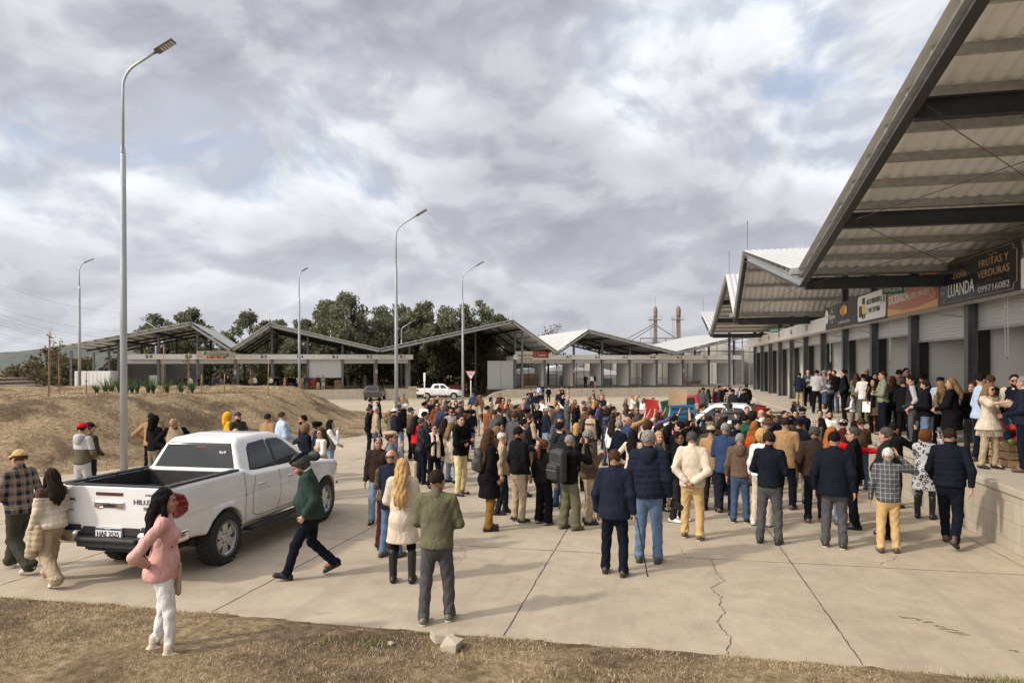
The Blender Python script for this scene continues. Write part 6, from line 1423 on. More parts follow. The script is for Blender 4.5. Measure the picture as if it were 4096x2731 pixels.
person(-12.45, 15.06, -0.197, 1.76, 50, 'm t=sw.black b=taupe.w s=black h=no.dark k=hood.black a=front,front', 'man with black hood up and grey cargo trousers by the mound', 'people between the white pickup and the mound')
person(-13.77, 16.53, -0.217, 1.74, 30, 'm t=jk.tan b=black h=short.dark a=hip,hip', 'man in tan jacket behind the black hooded man', 'people between the white pickup and the mound')
person(-11.56, 14.69, -0.192, 1.78, 180, 'm t=vs.beige c=black b=beige s=brown h=bald.salt a=hip,hip x=1.12 hp=38 n=m', 'bald man in beige shirt with black sleeves looking down by the mound', 'people between the white pickup and the mound')
person(-12.43, 18.05, -0.236, 1.68, 80, 'm t=sw.yellow b=denim h=no.dark k=hood.yellow a=front,front', 'person in bright yellow hoodie with the hood up behind the pickup roof', 'people between the white pickup and the mound')
person(-11.61, 17.32, -0.227, 1.74, 150, 'm t=jk.dolive b=charcoal k=cap.dolive a=fold,fold g=beard', 'man in dark olive jacket and cap with folded arms next to the yellow hoodie', 'people between the white pickup and the mound')
person(-8.82, 13.07, -0.171, 1.66, 170, 'm t=sw.beige b=denim h=bald.salt a=dn n=l', 'bald man whose head just shows above the white pickup roof', 'people between the white pickup and the mound')
person(-10.41, 16.89, -0.221, 1.74, 45, 'm t=jk.tan b=denim h=short.dark a=dn n=m', 'man in tan jacket and short dark hair left of the heavy man in white', 'people between the white pickup and the mound')
person(-9.93, 16.80, -0.220, 1.80, 75, 'm t=jk.lblue b=dgrey h=short.brown a=front,front x=1.28 w=z', 'heavy man in white and pale blue track jacket behind the pickup', 'people between the white pickup and the mound')
person(-9.13, 16.48, -0.216, 1.74, 265, 'm t=sw.navy b=denim h=short.black a=dn c=white g=beard n=m w=c', 'dark bearded man in navy facing left behind the pickup bonnet', 'people between the white pickup and the mound')
person(-8.15, 14.82, -0.194, 1.63, 70, 'w t=pf.dnavy b=black h=curly.dblond a=front,front g=gl x=1.1', 'older person with curly fair hair, glasses and dark navy puffer by the pickup', 'people between the white pickup and the mound')
person(-7.72, 14.58, -0.191, 1.70, 85, 'm t=jk.navy b=denim h=short.dark k=beret.black a=dn', 'man in black beret and navy jacket by the pickup mirror', 'people between the white pickup and the mound')
person(-7.42, 14.19, -0.186, 1.60, 250, 'w t=vs.beige c=white b=jeans.s h=long.brown a=front,front g=gl', 'woman with beige vest over white shirt and glasses facing left by the pickup', 'people between the white pickup and the mound')
person(-8.41, 16.59, -0.217, 1.62, 100, 'w t=vs.grey c=white b=ljeans.s h=bob.black a=front,chin', 'woman with black hair and grey vest, hand to her mouth, right of the pickup', 'people between the white pickup and the mound')
person(-12.58, 28.63, -0.375, 1.74, 80, 'm t=jk.black c=white b=black k=cap.black a=dn', 'man in black cap and black jacket with white collar at the back left')
person(-12.40, 29.10, -0.381, 1.74, 275, 'm t=jk.dbrown b=black k=cap.black a=dn g=beard', 'bearded man in black cap facing the other black cap man')
person(-14.08, 35.71, -0.468, 1.63, 160, 'w t=sw.cream b=beige h=long.dblond a=front g=sun', 'woman in cream top and sunglasses beside the man holding a white bundle')
person(-13.94, 36.20, -0.474, 1.74, 180, 'm t=sw.tan b=black h=buzz.dark a=hold,hold g=sun', 'man in tan sweater and sunglasses holding a white bundle')
person(-9.33, 21.67, -0.284, 1.74, 80, 'm t=jk.beige b=denim h=short.white a=dn g=gl', 'white haired man in beige jacket behind the elderly man in black')
person(-10.19, 23.04, -0.302, 1.64, 85, 'm t=jk.black b=dnavy h=short.salt a=pock x=1.08 g=gl', 'elderly man in black jacket and glasses at the left end of the crowd')
person(-8.67, 21.26, -0.279, 1.60, 85, 'w t=sw.olive w=h b=denim h=pony.dblond a=front', 'girl in olive hoodie with ponytail')
person(-8.35, 20.90, -0.274, 1.70, 85, 'm t=jk.navy b=jeans k=cap.white h=short.dark a=dn', 'youth in white cap and navy jacket beside the olive hoodie girl')
person(-9.20, 23.42, -0.307, 1.74, 20, 'm t=pf.black b=jeans h=short.salt a=dn x=1.1', 'man in black puffer and jeans seen from behind at the back left')
person(-8.04, 21.51, -0.282, 1.72, 80, 'm t=sw.mocha b=black s=tan h=short.brown k=cap.dolive a=fold,fold c=white w=c', 'man in brown sweater and olive cap with folded arms')
person(-6.53, 17.91, -0.235, 1.67, 60, 'w t=cr.red b=black.s s=beige! h=long.black a=front', 'woman in bright red top and black trousers with long black hair')
person(-6.61, 18.85, -0.247, 1.74, 85, 'm t=bl.blue c=white b=navy h=short.black a=dn n=m', 'man in bright navy suit behind the man in black leather')
person(-5.99, 16.84, -0.221, 1.69, 80, 'm t=jk.black p=leather b=dnavy s=black h=short.salt a=dn,front n=m', 'grey haired man in black leather jacket')
person(-5.46, 16.26, -0.213, 1.58, 165, 'w t=bl.black b=black s=black h=bun.brown a=dn,chest g=gl c=cream w=f', 'woman with glasses and long cream scarf, hand on chest')
person(-4.55, 15.48, -0.203, 1.87, 130, 'm t=jk.black b=butter s=dnavy h=messy.dark a=fold,fold w=h hy=20', 'young man in black jacket and pale yellow cargo trousers with folded arms')
person(-5.61, 17.58, -0.230, 1.63, 40, 'w t=ct.beige b=jeans h=long.dark a=front', 'woman in beige coat with long dark hair behind the scarf woman')
person(-5.31, 17.23, -0.226, 1.57, 60, 'w t=ct.cream b=ljeans h=long.dblond a=dn,chest', 'woman in pale coat with fair hair between the scarf woman and the yellow trousers man')
person(-3.01, 12.09, -0.158, 1.80, 75, 'w t=ct.black b=mustard s=black! h=xlong.brown a=dn x=1.02 g=sun', 'woman in black coat with long wavy hair and mustard trousers')
person(-3.62, 15.28, -0.200, 1.62, 80, 'w t=jk.dbrown b=mustard s=brown h=xlong.dblond a=front', 'woman with long fair hair behind the black coat woman')
person(-3.10, 13.53, -0.177, 1.64, 90, 'm t=jk.beige b=charcoal h=thin.white a=dn g=gl', 'old man with white hair and beige jacket in front of the man in black sweater')
person(-2.63, 12.88, -0.169, 1.80, 55, 'm t=sw.black b=beige s=dbrown h=short.black a=dn,dn x=1.05 n=m w=o,c', 'man in black sweater and beige trousers')
person(-3.08, 15.63, -0.205, 1.78, 75, 'm t=sw.charcoal b=denim s=black h=short.black a=front c=white w=c', 'man in charcoal sweater and blue jeans left of centre')
person(-3.49, 18.60, -0.244, 1.74, 60, 'm t=vs.dnavy c=beige b=brown h=short.brown a=front', 'man in navy vest with beige sleeves')
person(-3.96, 20.74, -0.272, 1.74, 60, 'm t=vs.navy c=lblue b=charcoal k=beret.black a=dn', 'man in black beret and navy vest with striped sleeves')
person(-4.07, 19.27, -0.252, 1.74, 35, 'm t=jk.dbrown b=dgrey h=short.salt a=dn', 'man in dark brown jacket seen from behind, left of the navy vest man')
person(-3.83, 16.38, -0.215, 1.63, 95, 'w t=sw.charcoal b=black h=bob.black a=dn', 'dark haired woman behind the old white haired man')
person(-8.26, 30.68, -0.402, 1.63, 12, 'w t=pn.beige b=beige s=beige h=bob.auburn a=dn', 'woman in long beige shawl seen from behind')
person(-6.99, 25.04, -0.328, 1.74, 155, 'm t=jk.navy b=denim h=short.black a=dn,chest n=m', 'smiling man in navy jacket left of the beige shawl')
person(-6.13, 21.59, -0.283, 1.63, 95, 'w t=jk.black b=black h=long.auburn k=beret.black a=front g=sun', 'woman in black beret and sunglasses with dark red hair')
person(-6.53, 21.16, -0.277, 1.74, 170, 'm t=sh.taupe p=bwcheck b=charcoal h=buzz.dark a=dn g=sun n=m', 'man in checked shirt and sunglasses facing us')
person(-6.81, 22.75, -0.298, 1.74, 110, 'm t=jk.charcoal b=dgrey h=messy.dark a=dn', 'dark haired young man right of the checked shirt man')
person(-9.17, 30.48, -0.399, 1.63, 165, 'w t=sw.white b=denim h=long.dark a=dn', 'woman with long dark hair and white top near the far edge of the crowd')
person(-8.49, 27.21, -0.356, 1.74, 150, 'm t=jk.black b=denim h=short.black a=dn g=sun', 'man in black with sunglasses left of the white top woman')
person(-10.88, 34.27, -0.449, 1.74, 100, 'm t=sw.dgrey b=denim h=short.dark a=dn', 'dark haired man standing highest in the back row below the white pickup')
person(-9.97, 29.41, -0.385, 1.74, 120, 'm t=sh.maroon p=plaid b=denim h=short.brown k=cap.khaki a=dn', 'man in khaki cap and dark red plaid shirt')
person(-12.25, 35.12, -0.460, 1.63, 95, 'w t=sw.charcoal b=black h=bun.black a=dn', 'woman with black bun at the back behind the khaki cap man')
person(-8.32, 25.21, -0.330, 1.74, 165, 'm t=jk.rust b=denim h=buzz.salt a=dn g=sun', 'man in rust orange jacket and sunglasses facing us')
person(-7.59, 23.61, -0.309, 1.74, 30, 'm t=jk.blue b=dnavy h=short.grey a=dn', 'grey haired man in bright blue jacket seen from behind')
person(-6.82, 21.60, -0.283, 1.74, 35, 'm t=jk.navy b=charcoal h=thin.brown a=dn', 'man with thinning hair and navy jacket beside the bright blue jacket')
person(-8.92, 25.37, -0.332, 1.74, 45, 'm t=sh.white b=denim h=messy.black a=dn', 'young man in white shirt seen from behind at the left')
person(-9.66, 28.09, -0.368, 1.74, 110, 'm t=pf.navy b=charcoal h=short.dark a=dn', 'man in navy quilted jacket right of the young man in white')
person(-9.52, 29.23, -0.383, 1.74, 150, 'm t=sw.taupe b=denim h=short.dblond a=dn n=m', 'fair haired man in taupe sweater above the rust jacket')
person(-11.59, 35.00, -0.459, 1.74, 140, 'm t=sw.black b=black h=short.brown a=dn', 'brown haired man in black in the back row')
person(-7.92, 27.01, -0.354, 1.74, 70, 'm t=jk.charcoal b=denim h=short.salt a=dn', 'grey haired man in charcoal jacket behind the dark haired young man')
person(-10.64, 38.87, -0.509, 1.74, 20, 'm t=jk.blue b=denim k=cap.dgrey h=short.salt a=dn', 'man in grey cap and blue jacket walking away on the road')
person(-10.34, 39.26, -0.514, 1.63, 180, 'w t=jk.tan b=black h=long.auburn a=dn,ear g=sun', 'woman in tan jacket and sunglasses touching her hair at the back')
person(-8.72, 35.40, -0.464, 1.63, 100, 'w t=jk.beige b=denim h=bob.black a=dn', 'woman in beige with black hair standing apart at the back')
person(-9.10, 39.16, -0.513, 1.74, 160, 'm t=jk.dbrown b=charcoal h=short.salt a=dn n=m', 'man in dark brown jacket in the back row near the striped woman')
person(-6.95, 30.57, -0.400, 1.74, 175, 'm t=jk.rust b=denim h=short.dark a=dn g=sun', 'man in reddish jacket and sunglasses behind the curly striped woman')
person(-7.12, 32.48, -0.426, 1.63, 165, 'w t=jk.tan b=denim h=curly.dblond a=dn g=sun', 'woman with fair curls and sunglasses in tan')
person(-7.56, 32.12, -0.421, 1.63, 60, 'w t=sw.white p=zebra b=black h=curly.auburn a=dn', 'curly haired woman in black and white striped top')
person(-5.78, 22.97, -0.301, 1.74, 60, 'm t=sw.rust b=denim h=short.black a=dn', 'man in rust brown sweater left of the dark sweater man')
person(-4.88, 20.23, -0.265, 1.74, 60, 'm t=sw.dgrey b=denim h=buzz.brown a=dn,front x=1.05', 'man with cropped hair in dark grey sweater')
person(-5.12, 21.89, -0.287, 1.74, 65, 'm t=sw.dolive c=white w=c b=charcoal h=short.dark a=dn n=m', 'man in dark olive sweater with white collar')
person(-5.62, 25.16, -0.330, 1.74, 180, 'm t=pf.dgrey b=denim h=thin.dark a=dn', 'balding man in grey puffer facing us')
person(-5.19, 23.06, -0.302, 1.63, 100, 'w t=jk.black b=black h=bun.brown a=dn g=gl c=lgrey w=f', 'woman with glasses and grey scarf')
person(-4.92, 23.63, -0.310, 1.74, 85, 'm t=jk.charcoal b=denim h=short.dark a=dn n=m', 'dark haired man in charcoal right of the balding puffer man')
person(-4.95, 25.04, -0.328, 1.74, 180, 'm t=jk.black b=charcoal h=messy.grey a=dn', 'smiling man with grey hair in black jacket')
person(-6.03, 30.78, -0.403, 1.74, 170, 'm t=jk.dgrey b=denim h=short.black a=dn', 'black haired man above the smiling grey haired man')
person(-7.48, 39.29, -0.515, 1.74, 100, 'm t=bl.dgrey c=white b=charcoal h=short.black a=dn', 'man in dark grey suit back left of the three in blazers')
person(-9.35, 50.25, -0.658, 1.74, 180, 'm t=bl.charcoal c=pink b=charcoal h=short.black a=dn', 'man with pink shirt collar, highest of the three in blazers')
person(-7.62, 42.29, -0.554, 1.74, 180, 'm t=bl.navy c=white b=dnavy h=messy.black a=front', 'young man in navy blazer and white shirt facing us')
person(-7.62, 44.39, -0.582, 1.74, 170, 'm t=bl.black c=white b=black h=short.dark a=dn g=beard', 'bearded man in black blazer right of the young man in navy blazer')
person(-13.06, 77.88, -1.020, 1.74, 60, 'm t=jk.navy b=denim h=short.grey a=dn', 'grey haired person in navy coat near the far dock wall')
person(-13.12, 75.65, -0.991, 1.63, 30, 'w t=sw.lblue b=jeans h=bob.brown a=dn', 'person in pale blue and jeans near the far dock wall')
person(-11.06, 69.42, -0.909, 1.56, 180, 'm t=jk.black b=black h=short.dblond a=dn', 'person all in black standing alone on the open concrete')
person(-6.68, 46.61, -0.611, 1.74, 170, 'm t=bl.navy c=pink b=dnavy h=short.dark a=dn', 'man in navy blazer standing apart behind the dark blazer man')
person(-8.55, 61.11, -0.801, 1.74, 180, 'm t=jk.dbrown b=charcoal h=short.dark a=dn', 'man in dark brown shirt standing farthest of the three apart')
person(-5.30, 38.31, -0.502, 1.74, 130, 'm t=bl.dnavy c=white b=dnavy h=short.black a=dn', 'dark haired man in blazer holding papers')
person(-8.95, 68.89, -0.902, 1.54, 280, 'w t=ct.beige b=beige.w h=pony.brown a=front', 'woman in long beige coat facing left on the open concrete')
person(-4.80, 31.93, -0.418, 1.63, 30, 'w t=sh.white b=black h=long.blond a=dn,ear', 'blonde woman in white blouse')
person(-5.25, 30.94, -0.405, 1.74, 60, 'm t=sh.white b=denim h=short.dark a=ear,dn', 'man in white shirt with his hand to his face')
person(-4.72, 26.88, -0.352, 1.63, 170, 'w t=sw.black b=black h=curly.grey a=dn', 'grey curly haired person in black')
person(-3.66, 22.43, -0.294, 1.74, 250, 'm t=sw.navy b=ljeans h=thin.white k=flat.white a=dn n=d x=1.05', 'man in white flat cap and navy sweater')
person(-3.60, 22.94, -0.300, 1.74, 90, 'm t=sw.taupe b=denim k=flat.black h=short.white a=dn', 'man in black flat cap just behind the white flat cap')
person(-2.56, 18.02, -0.236, 1.74, 175, 'm t=jk.dgrey b=jeans k=cap.blue h=short.dark a=dn g=beard', 'bearded man in blue cap facing us')
person(-3.88, 29.40, -0.385, 1.74, 60, 'm t=jk.dgrey b=dgrey h=short.grey a=chin g=gl', 'grey haired man in grey jacket and glasses right of the blonde in white')
person(-3.49, 29.06, -0.381, 1.63, 90, 'w t=jk.black b=black h=long.auburn a=dn', 'woman with long auburn hair in black')
person(-3.86, 32.14, -0.421, 1.63, 170, 'w t=jk.charcoal b=black h=long.black a=dn', 'black haired woman just behind the auburn woman')
person(-3.02, 28.12, -0.368, 1.74, 90, 'm t=bl.tan c=white b=tan h=short.salt a=dn g=gl', 'man in tan blazer and glasses')
person(-2.76, 27.67, -0.362, 1.74, 95, 'm t=bl.dgrey b=dgrey k=flat.grey h=short.grey a=front', 'man in grey flat cap beside the tan blazer')
person(-3.08, 33.10, -0.434, 1.63, 25, 'w t=jk.black b=black h=long.blond a=dn', 'fair haired woman in black seen from behind')
person(-4.53, 48.65, -0.637, 1.74, 95, 'm t=pf.dgrey b=denim h=short.brown a=front', 'man in dark padded jacket in front of the far dock wall')
person(-4.11, 49.41, -0.647, 1.74, 170, 'm t=jk.beige p=plaid b=denim k=cap.black h=short.dark a=front', 'man in black cap and pale checked jacket in front of the far dock wall')
person(-2.98, 36.55, -0.479, 1.74, 175, 'm t=bl.charcoal c=white b=charcoal h=short.grey a=front', 'smiling grey haired man in charcoal suit below the pale checked jacket')
person(-3.39, 33.95, -0.445, 1.74, 90, 'm t=sw.grey b=denim h=short.grey a=dn', 'grey haired man above the grey flat cap')
person(-3.29, 34.61, -0.453, 1.74, 150, 'm t=sw.taupe b=denim h=thin.salt a=dn g=gl', 'balding man with glasses beside the padded jacket')
person(-2.07, 26.22, -0.343, 1.74, 75, 'm t=bl.dnavy c=white b=dnavy h=short.black a=dn x=1.05', 'dark haired man in dark suit facing right in mid crowd')
person(-2.50, 29.32, -0.384, 1.63, 110, 'w t=sw.purple b=black h=bob.brown a=dn', 'woman in purple half hidden by the dark suit man')
person(-1.89, 26.71, -0.350, 1.74, 60, 'm t=sw.white b=denim h=thin.white a=dn', 'white haired man in white behind the dark suit man')
person(-1.66, 25.84, -0.338, 1.63, 100, 'w t=sw.charcoal b=black h=bun.black a=dn n=m', 'woman with tied black hair right of the white haired man')
person(-1.54, 21.37, -0.280, 1.74, 45, 'm t=sh.blue p=plaid b=denim h=afro.dark a=front w=h', 'man with dark curly hair and blue plaid hooded shirt')
person(-1.99, 20.51, -0.269, 1.74, 20, 'm t=vs.beige c=black b=dgrey h=short.black a=dn x=1.08', 'man in beige vest with INSPECTORIA across the back')
person(-2.05, 14.41, -0.189, 1.80, 65, 'm t=pf.charcoal c=white b=denim s=dbrown h=short.black a=dn g=beard w=h', 'bearded man in charcoal hooded puffer')
person(-1.96, 16.61, -0.218, 1.63, 10, 'w t=bl.black b=black h=bob.blond a=dn', 'woman with straight fair bob in black blazer seen from behind')
person(-1.31, 13.03, -0.171, 1.75, 80, 'm t=jk.mocha c=white b=beige s=charcoal h=messy.grey a=dn,chest x=1.05', 'man with wavy grey hair and brown jacket')
person(-1.59, 12.44, -0.163, 1.70, 50, 'm t=jk.black b=olive.w s=olive h=short.grey a=cam,cam g=gl w=c n=l', 'grey haired photographer in black jacket with backpack and raised camera')
person(-2.13, 12.80, -0.168, 1.58, 35, 'w t=jk.black b=black.w s=tan h=pony.auburn a=dn', 'woman in black with low ponytail and flared black trousers')
person(-0.62, 9.77, -0.128, 1.74, 10, 'm t=bl.navy b=dnavy s=dbrown h=short.brown a=dn,dn2 x=1.12 w=c', 'man in navy suit leaning on a black cane, seen from behind')
person(-0.53, 14.32, -0.188, 1.67, 22, 'w t=sw.cream b=black.w s=black h=long.black a=hip,dn', 'woman in cream sweater with long black hair and black trousers')
person(-0.89, 15.83, -0.207, 1.76, 60, 'm t=sw.dnavy c=lblue w=c b=charcoal h=short.grey a=dn n=m', 'grey haired man in dark navy sweater bending his head')
person(-1.21, 18.58, -0.243, 1.63, 35, 'w t=sw.white b=black h=long.dark a=dn', 'woman in white with long dark hair left of the grey haired navy sweater man')
person(-0.80, 17.75, -0.233, 1.74, 70, 'm t=jk.blue b=denim h=bald.dark a=dn n=m x=1.05', 'bald man in blue jacket in mid crowd')
person(-0.16, 10.52, -0.138, 1.95, 8, 'm t=pf.navy b=jeans s=dolive h=messy.grey a=dn,dn x=1.15 w=h', 'grey haired man in big navy hooded puffer and light jeans holding a camera low')
person(0.35, 13.52, -0.177, 1.71, 110, 'w t=jk.black b=charcoal s=white h=bun.black a=front,front g=gl n=d', 'woman with pink hair clip and glasses right of the navy puffer')
person(-0.01, 14.44, -0.189, 1.63, 140, 'w t=sw.dgrey b=black h=long.blond a=dn', 'fair haired woman behind the pink hair clip woman')
person(0.45, 15.98, -0.209, 1.74, 285, 'm t=bl.black c=white b=black h=messy.black a=dn', 'dark haired man in black suit facing left in the middle')
person(-0.49, 20.92, -0.274, 1.63, 60, 'w t=jk.cream b=black h=long.dark a=up,up w=h', 'person in cream hooded jacket raising the red placard')
person(-0.26, 16.07, -0.211, 1.74, 50, 'm t=sw.dnavy b=denim h=curly.brown a=dn', 'man with curly brown hair in navy behind the big navy puffer')
person(0.03, 16.88, -0.221, 1.63, 100, 'w t=jk.dnavy b=black h=pony.dark a=dn', 'woman with dark ponytail in navy in mid crowd')
person(-1.68, 35.85, -0.470, 1.63, 90, 'w t=jk.brown b=denim h=long.grey a=front', 'grey haired woman in brown leather jacket')
person(-1.50, 39.97, -0.524, 1.63, 110, 'w t=sw.white b=denim h=bun.ginger a=phone', 'red haired woman with a bun holding up a phone')
person(-1.23, 39.52, -0.518, 1.63, 90, 'w t=jk.olive b=denim h=bun.blond a=dn', 'blonde woman in olive jacket right of the red haired bun')
person(-0.75, 35.30, -0.462, 1.63, 170, 'w t=sh.white b=black h=long.black a=dn g=sun n=d', 'woman with long black hair and white top left of the red placard')
person(-0.28, 32.72, -0.429, 1.74, 175, 'm t=jk.black b=black h=short.black a=dn g=sun', 'man in black with sunglasses between the red and green placards')
person(-0.82, 25.62, -0.336, 1.63, 170, 'w t=jk.dgrey b=black h=long.dblond a=dn g=sun', 'fair haired woman with sunglasses below the olive jacket')
person(-0.76, 19.27, -0.252, 1.74, 60, 'm t=jk.tan b=denim h=short.dark a=dn,up', 'man in tan jacket with one arm raised before the red placard')
person(-1.14, 19.60, -0.257, 1.74, 110, 'm t=sw.charcoal b=charcoal h=short.dark a=dn', 'dark haired man left of the bald man in blue')
person(-0.04, 21.83, -0.286, 1.63, 60, 'w t=sw.purple b=black h=bob.brown a=up', 'person in purple holding the green placard')
person(1.39, 26.88, -0.352, 1.74, 170, 'm t=jk.dgrey b=denim h=short.grey a=dn g=gl', 'grey haired man with glasses left of the silver pickup windows')
person(1.48, 25.19, -0.330, 1.74, 95, 'm t=jk.beige b=beige h=short.black a=dn n=m', 'man in beige jacket facing right by the silver pickup')
person(1.87, 26.81, -0.351, 1.74, 200, 'm t=jk.charcoal b=charcoal h=short.grey a=dn x=1.05', 'grey haired man in dark jacket in front of the silver pickup window')
person(1.66, 20.92, -0.274, 1.74, 190, 'm t=jk.dbrown b=black h=curly.dark a=front g=sun n=m', 'curly haired man with sunglasses among the cameras')
person(1.72, 19.28, -0.253, 1.74, 15, 'm t=jk.dgrey b=denim k=cap.dgrey h=short.dark a=up,up', 'cameraman in grey cap with camera raised overhead')
person(1.25, 18.41, -0.241, 1.74, 20, 'm t=jk.charcoal b=black h=messy.dark a=phone,phone', 'dark haired person filming with raised phone')
person(0.38, 17.74, -0.232, 1.78, 40, 'm t=jk.black b=black h=short.black a=up', 'man in black holding the boom microphone')
person(0.85, 19.46, -0.255, 1.74, 60, 'm t=jk.navy b=black h=short.dark a=cam', 'man in navy aiming a camera beside the blue placard')
person(1.06, 14.97, -0.196, 1.81, 20, 'm t=jk.dolive b=dolive s=brown k=cap.olive h=short.grey a=dn w=h x=1.1', 'man in olive cap and dark hooded jacket seen from behind')
person(1.05, 14.77, -0.194, 1.74, 20, 'm t=jk.tan b=charcoal k=cap.beige h=short.dark a=dn', 'person in beige cap right of the olive cap')
person(1.44, 16.89, -0.221, 1.74, 15, 'm t=jk.dbrown b=black h=curly.dark a=dn', 'curly dark haired man in brown between the beige cap and the navy suit')
person(1.31, 14.52, -0.190, 1.82, 18, 'm t=bl.blue c=white b=navy s=brown h=buzz.grey a=dn x=1.1', 'grey cropped man in navy blue suit seen from behind')
person(1.93, 18.46, -0.242, 1.63, 115, 'w t=jk.navy b=dnavy k=flat.dnavy h=bun.dark a=dn', 'woman officer in navy cap and uniform looking right')
person(2.20, 18.92, -0.248, 1.74, 30, 'm t=jk.bgreen b=denim h=short.black a=dn x=1.05', 'man in bright green jacket seen from behind')
person(2.59, 20.59, -0.270, 1.74, 25, 'm t=jk.charcoal b=black h=afro.dark a=dn', 'person with big dark hair beside the green jacket')
person(2.36, 18.26, -0.239, 1.63, 30, 'w t=sw.orange b=taupe h=xlong.ginger a=dn', 'red haired woman in vivid orange sweater')
person(2.50, 17.06, -0.223, 1.74, 285, 'm t=jk.charcoal b=charcoal k=hat.brown h=short.grey a=dn', 'man in brown brimmed hat facing left')
person(0.55, 12.18, -0.160, 1.83, 10, 'm t=jk.cream b=sand s=brown h=thin.salt a=back,back w=o x=1.1 g=gl n=m', 'man in cream jacket and tan trousers with hands clasped behind his back')
person(1.50, 13.72, -0.180, 1.68, 6, 'm t=sw.mocha b=denim s=black h=short.grey a=dn w=h,o x=1.04', 'grey haired man in brown hoodie and dark jeans seen from behind')
person(1.79, 12.11, -0.159, 1.84, 12, 'm t=sw.dnavy b=dgrey s=dbrown h=messy.dark a=front,front w=c l=st x=1.03', 'man in navy quarter-zip and grey trousers seen from behind')
person(1.87, 13.50, -0.177, 1.77, 20, 'w t=sw.white b=cream s=white h=curly.blond a=dn', 'blonde woman in white beside the navy quarter-zip man')
person(2.59, 15.30, -0.200, 1.90, 18, 'm t=bl.tan b=dnavy s=brown h=short.dark a=dn x=1.05', 'dark haired man in tan blazer seen from behind')
person(3.01, 16.11, -0.211, 1.82, 18, 'm t=pf.dnavy b=taupe s=dnavy k=cap.black h=short.dark a=front w=c', 'man in black cap, navy padded jacket and grey cargo trousers')
person(4.30, 22.55, -0.295, 1.74, 335, 'm t=jk.navy b=dnavy k=peak.dnavy h=short.grey a=dn', 'officer in navy peaked cap at the right of the crowd')
person(3.99, 21.99, -0.288, 1.74, 172, 'm t=bl.grey c=white b=grey h=short.black a=dn', 'man in grey blazer facing us beside the peaked cap officer')
person(3.63, 21.63, -0.283, 1.74, 140, 'm t=jk.navy b=dnavy h=short.dark a=ear,dn', 'man touching his head left of the grey blazer')
person(3.04, 22.08, -0.289, 1.74, 265, 'm t=sh.white b=denim h=bald.brown a=dn g=gl x=1.1', 'bald man with glasses facing left behind the brown hat')
person(3.39, 23.09, -0.302, 1.74, 160, 'm t=jk.charcoal b=charcoal h=short.black a=dn', 'dark haired man right of the bald man with glasses')
person(2.81, 19.39, -0.254, 1.74, 280, 'm t=jk.dgrey b=denim h=short.dark a=dn', 'man with dark hair just above the brown hat')
person(3.04, 19.82, -0.260, 1.74, 60, 'm t=jk.navy b=navy h=thin.brown a=dn', 'man in navy right of the brown hat')
person(5.30, 29.50, -0.386, 1.74, 250, 'm t=jk.black b=black h=short.salt a=ear,dn n=m', 'older man in black with his hand at his head near the dock')
person(6.34, 34.40, -0.451, 1.63, 190, 'w t=jk.charcoal b=black h=long.brown a=dn', 'brown haired woman behind the older man near the dock')
person(6.70, 30.84, -0.404, 1.63, 195, 'w t=sw.cream b=black h=long.auburn a=dn', 'smiling woman with long auburn hair below the dock')
person(4.92, 21.87, -0.287, 1.74, 185, 'm t=sh.white b=charcoal h=messy.black a=dn g=beard', 'bearded man in white shirt facing us near the dock')
person(4.77, 22.38, -0.293, 1.74, 180, 'm t=sh.taupe p=bwcheck b=denim h=short.black a=front', 'man with black hair left of the bearded man in white shirt')
person(4.30, 20.08, -0.263, 1.63, 270, 'w t=jk.dgrey b=black h=long.black a=dn g=gl', 'black haired woman with glasses behind the dark brown jacket man')
person(2.89, 14.02, -0.184, 1.80, 352, 'm t=jk.dbrown b=dnavy s=brown h=messy.salt a=pock,pock x=1.12', 'grey haired man in dark brown jacket, hands in pockets, seen from behind')
person(3.20, 14.01, -0.184, 1.81, 20, 'w t=jk.red b=jeans s=brown h=long.ginger a=hip,side x=1.02', 'red haired woman in red jacket stretching her arm to the right')
person(2.78, 12.04, -0.158, 1.87, 4, 'm t=bl.dnavy b=dgrey s=dbrown h=short.black a=dn2,dn2 x=1.22 w=c,o', 'heavy man in dark navy coat and grey trousers seen from behind')
person(3.54, 11.90, -0.156, 1.64, 350, 'm t=sh.dgrey p=check b=sand s=brown h=buzz.white a=dn,ear x=1.12 g=gl w=c', 'white haired man in dark checked shirt and tan cargo trousers raising his hand')
person(4.65, 12.51, -0.164, 1.92, 8, 'm t=vs.dnavy c=dnavy b=dnavy s=brown h=short.dark a=wkf,wkb l=wk2 x=1.15 w=q,c', 'man in navy padded vest and dark trousers walking beside the dock wall')
person(5.08, 14.83, -0.194, 1.71, 15, 'w t=ct.lgrey p=leopard b=dgrey.s s=black! h=curly.auburn a=phone,phone x=1.02', 'woman in grey leopard coat filming with a raised phone')
person(4.86, 15.96, -0.209, 1.78, 45, 'm t=jk.black b=black s=black h=short.black a=dn,phone x=1.05', 'black haired man in black photographing with his phone')
person(3.82, 12.94, -0.170, 1.89, 280, 'm t=jk.charcoal b=black s=black h=short.salt a=dn x=1.15', 'grey haired man in dark jacket facing left behind the checked shirt')
person(3.47, 13.62, -0.178, 1.84, 275, 'm t=jk.black b=black s=black h=short.salt a=dn x=1.1 g=gl', 'man in black with glasses facing left in front of the brown jackets')
person(6.23, 22.24, -0.291, 1.63, 285, 'w t=sw.salmon b=denim h=bob.auburn a=dn w=h', 'woman in salmon pink hooded top facing left')
person(4.24, 17.52, -0.229, 1.74, 340, 'm t=jk.maroon b=charcoal h=messy.black a=dn k=cap.cream', 'person in cream cap and dark red top below the dock')
person(4.84, 18.88, -0.247, 1.63, 330, 'w t=jk.black b=black h=bob.black a=dn', 'black haired person under the child on the dock')
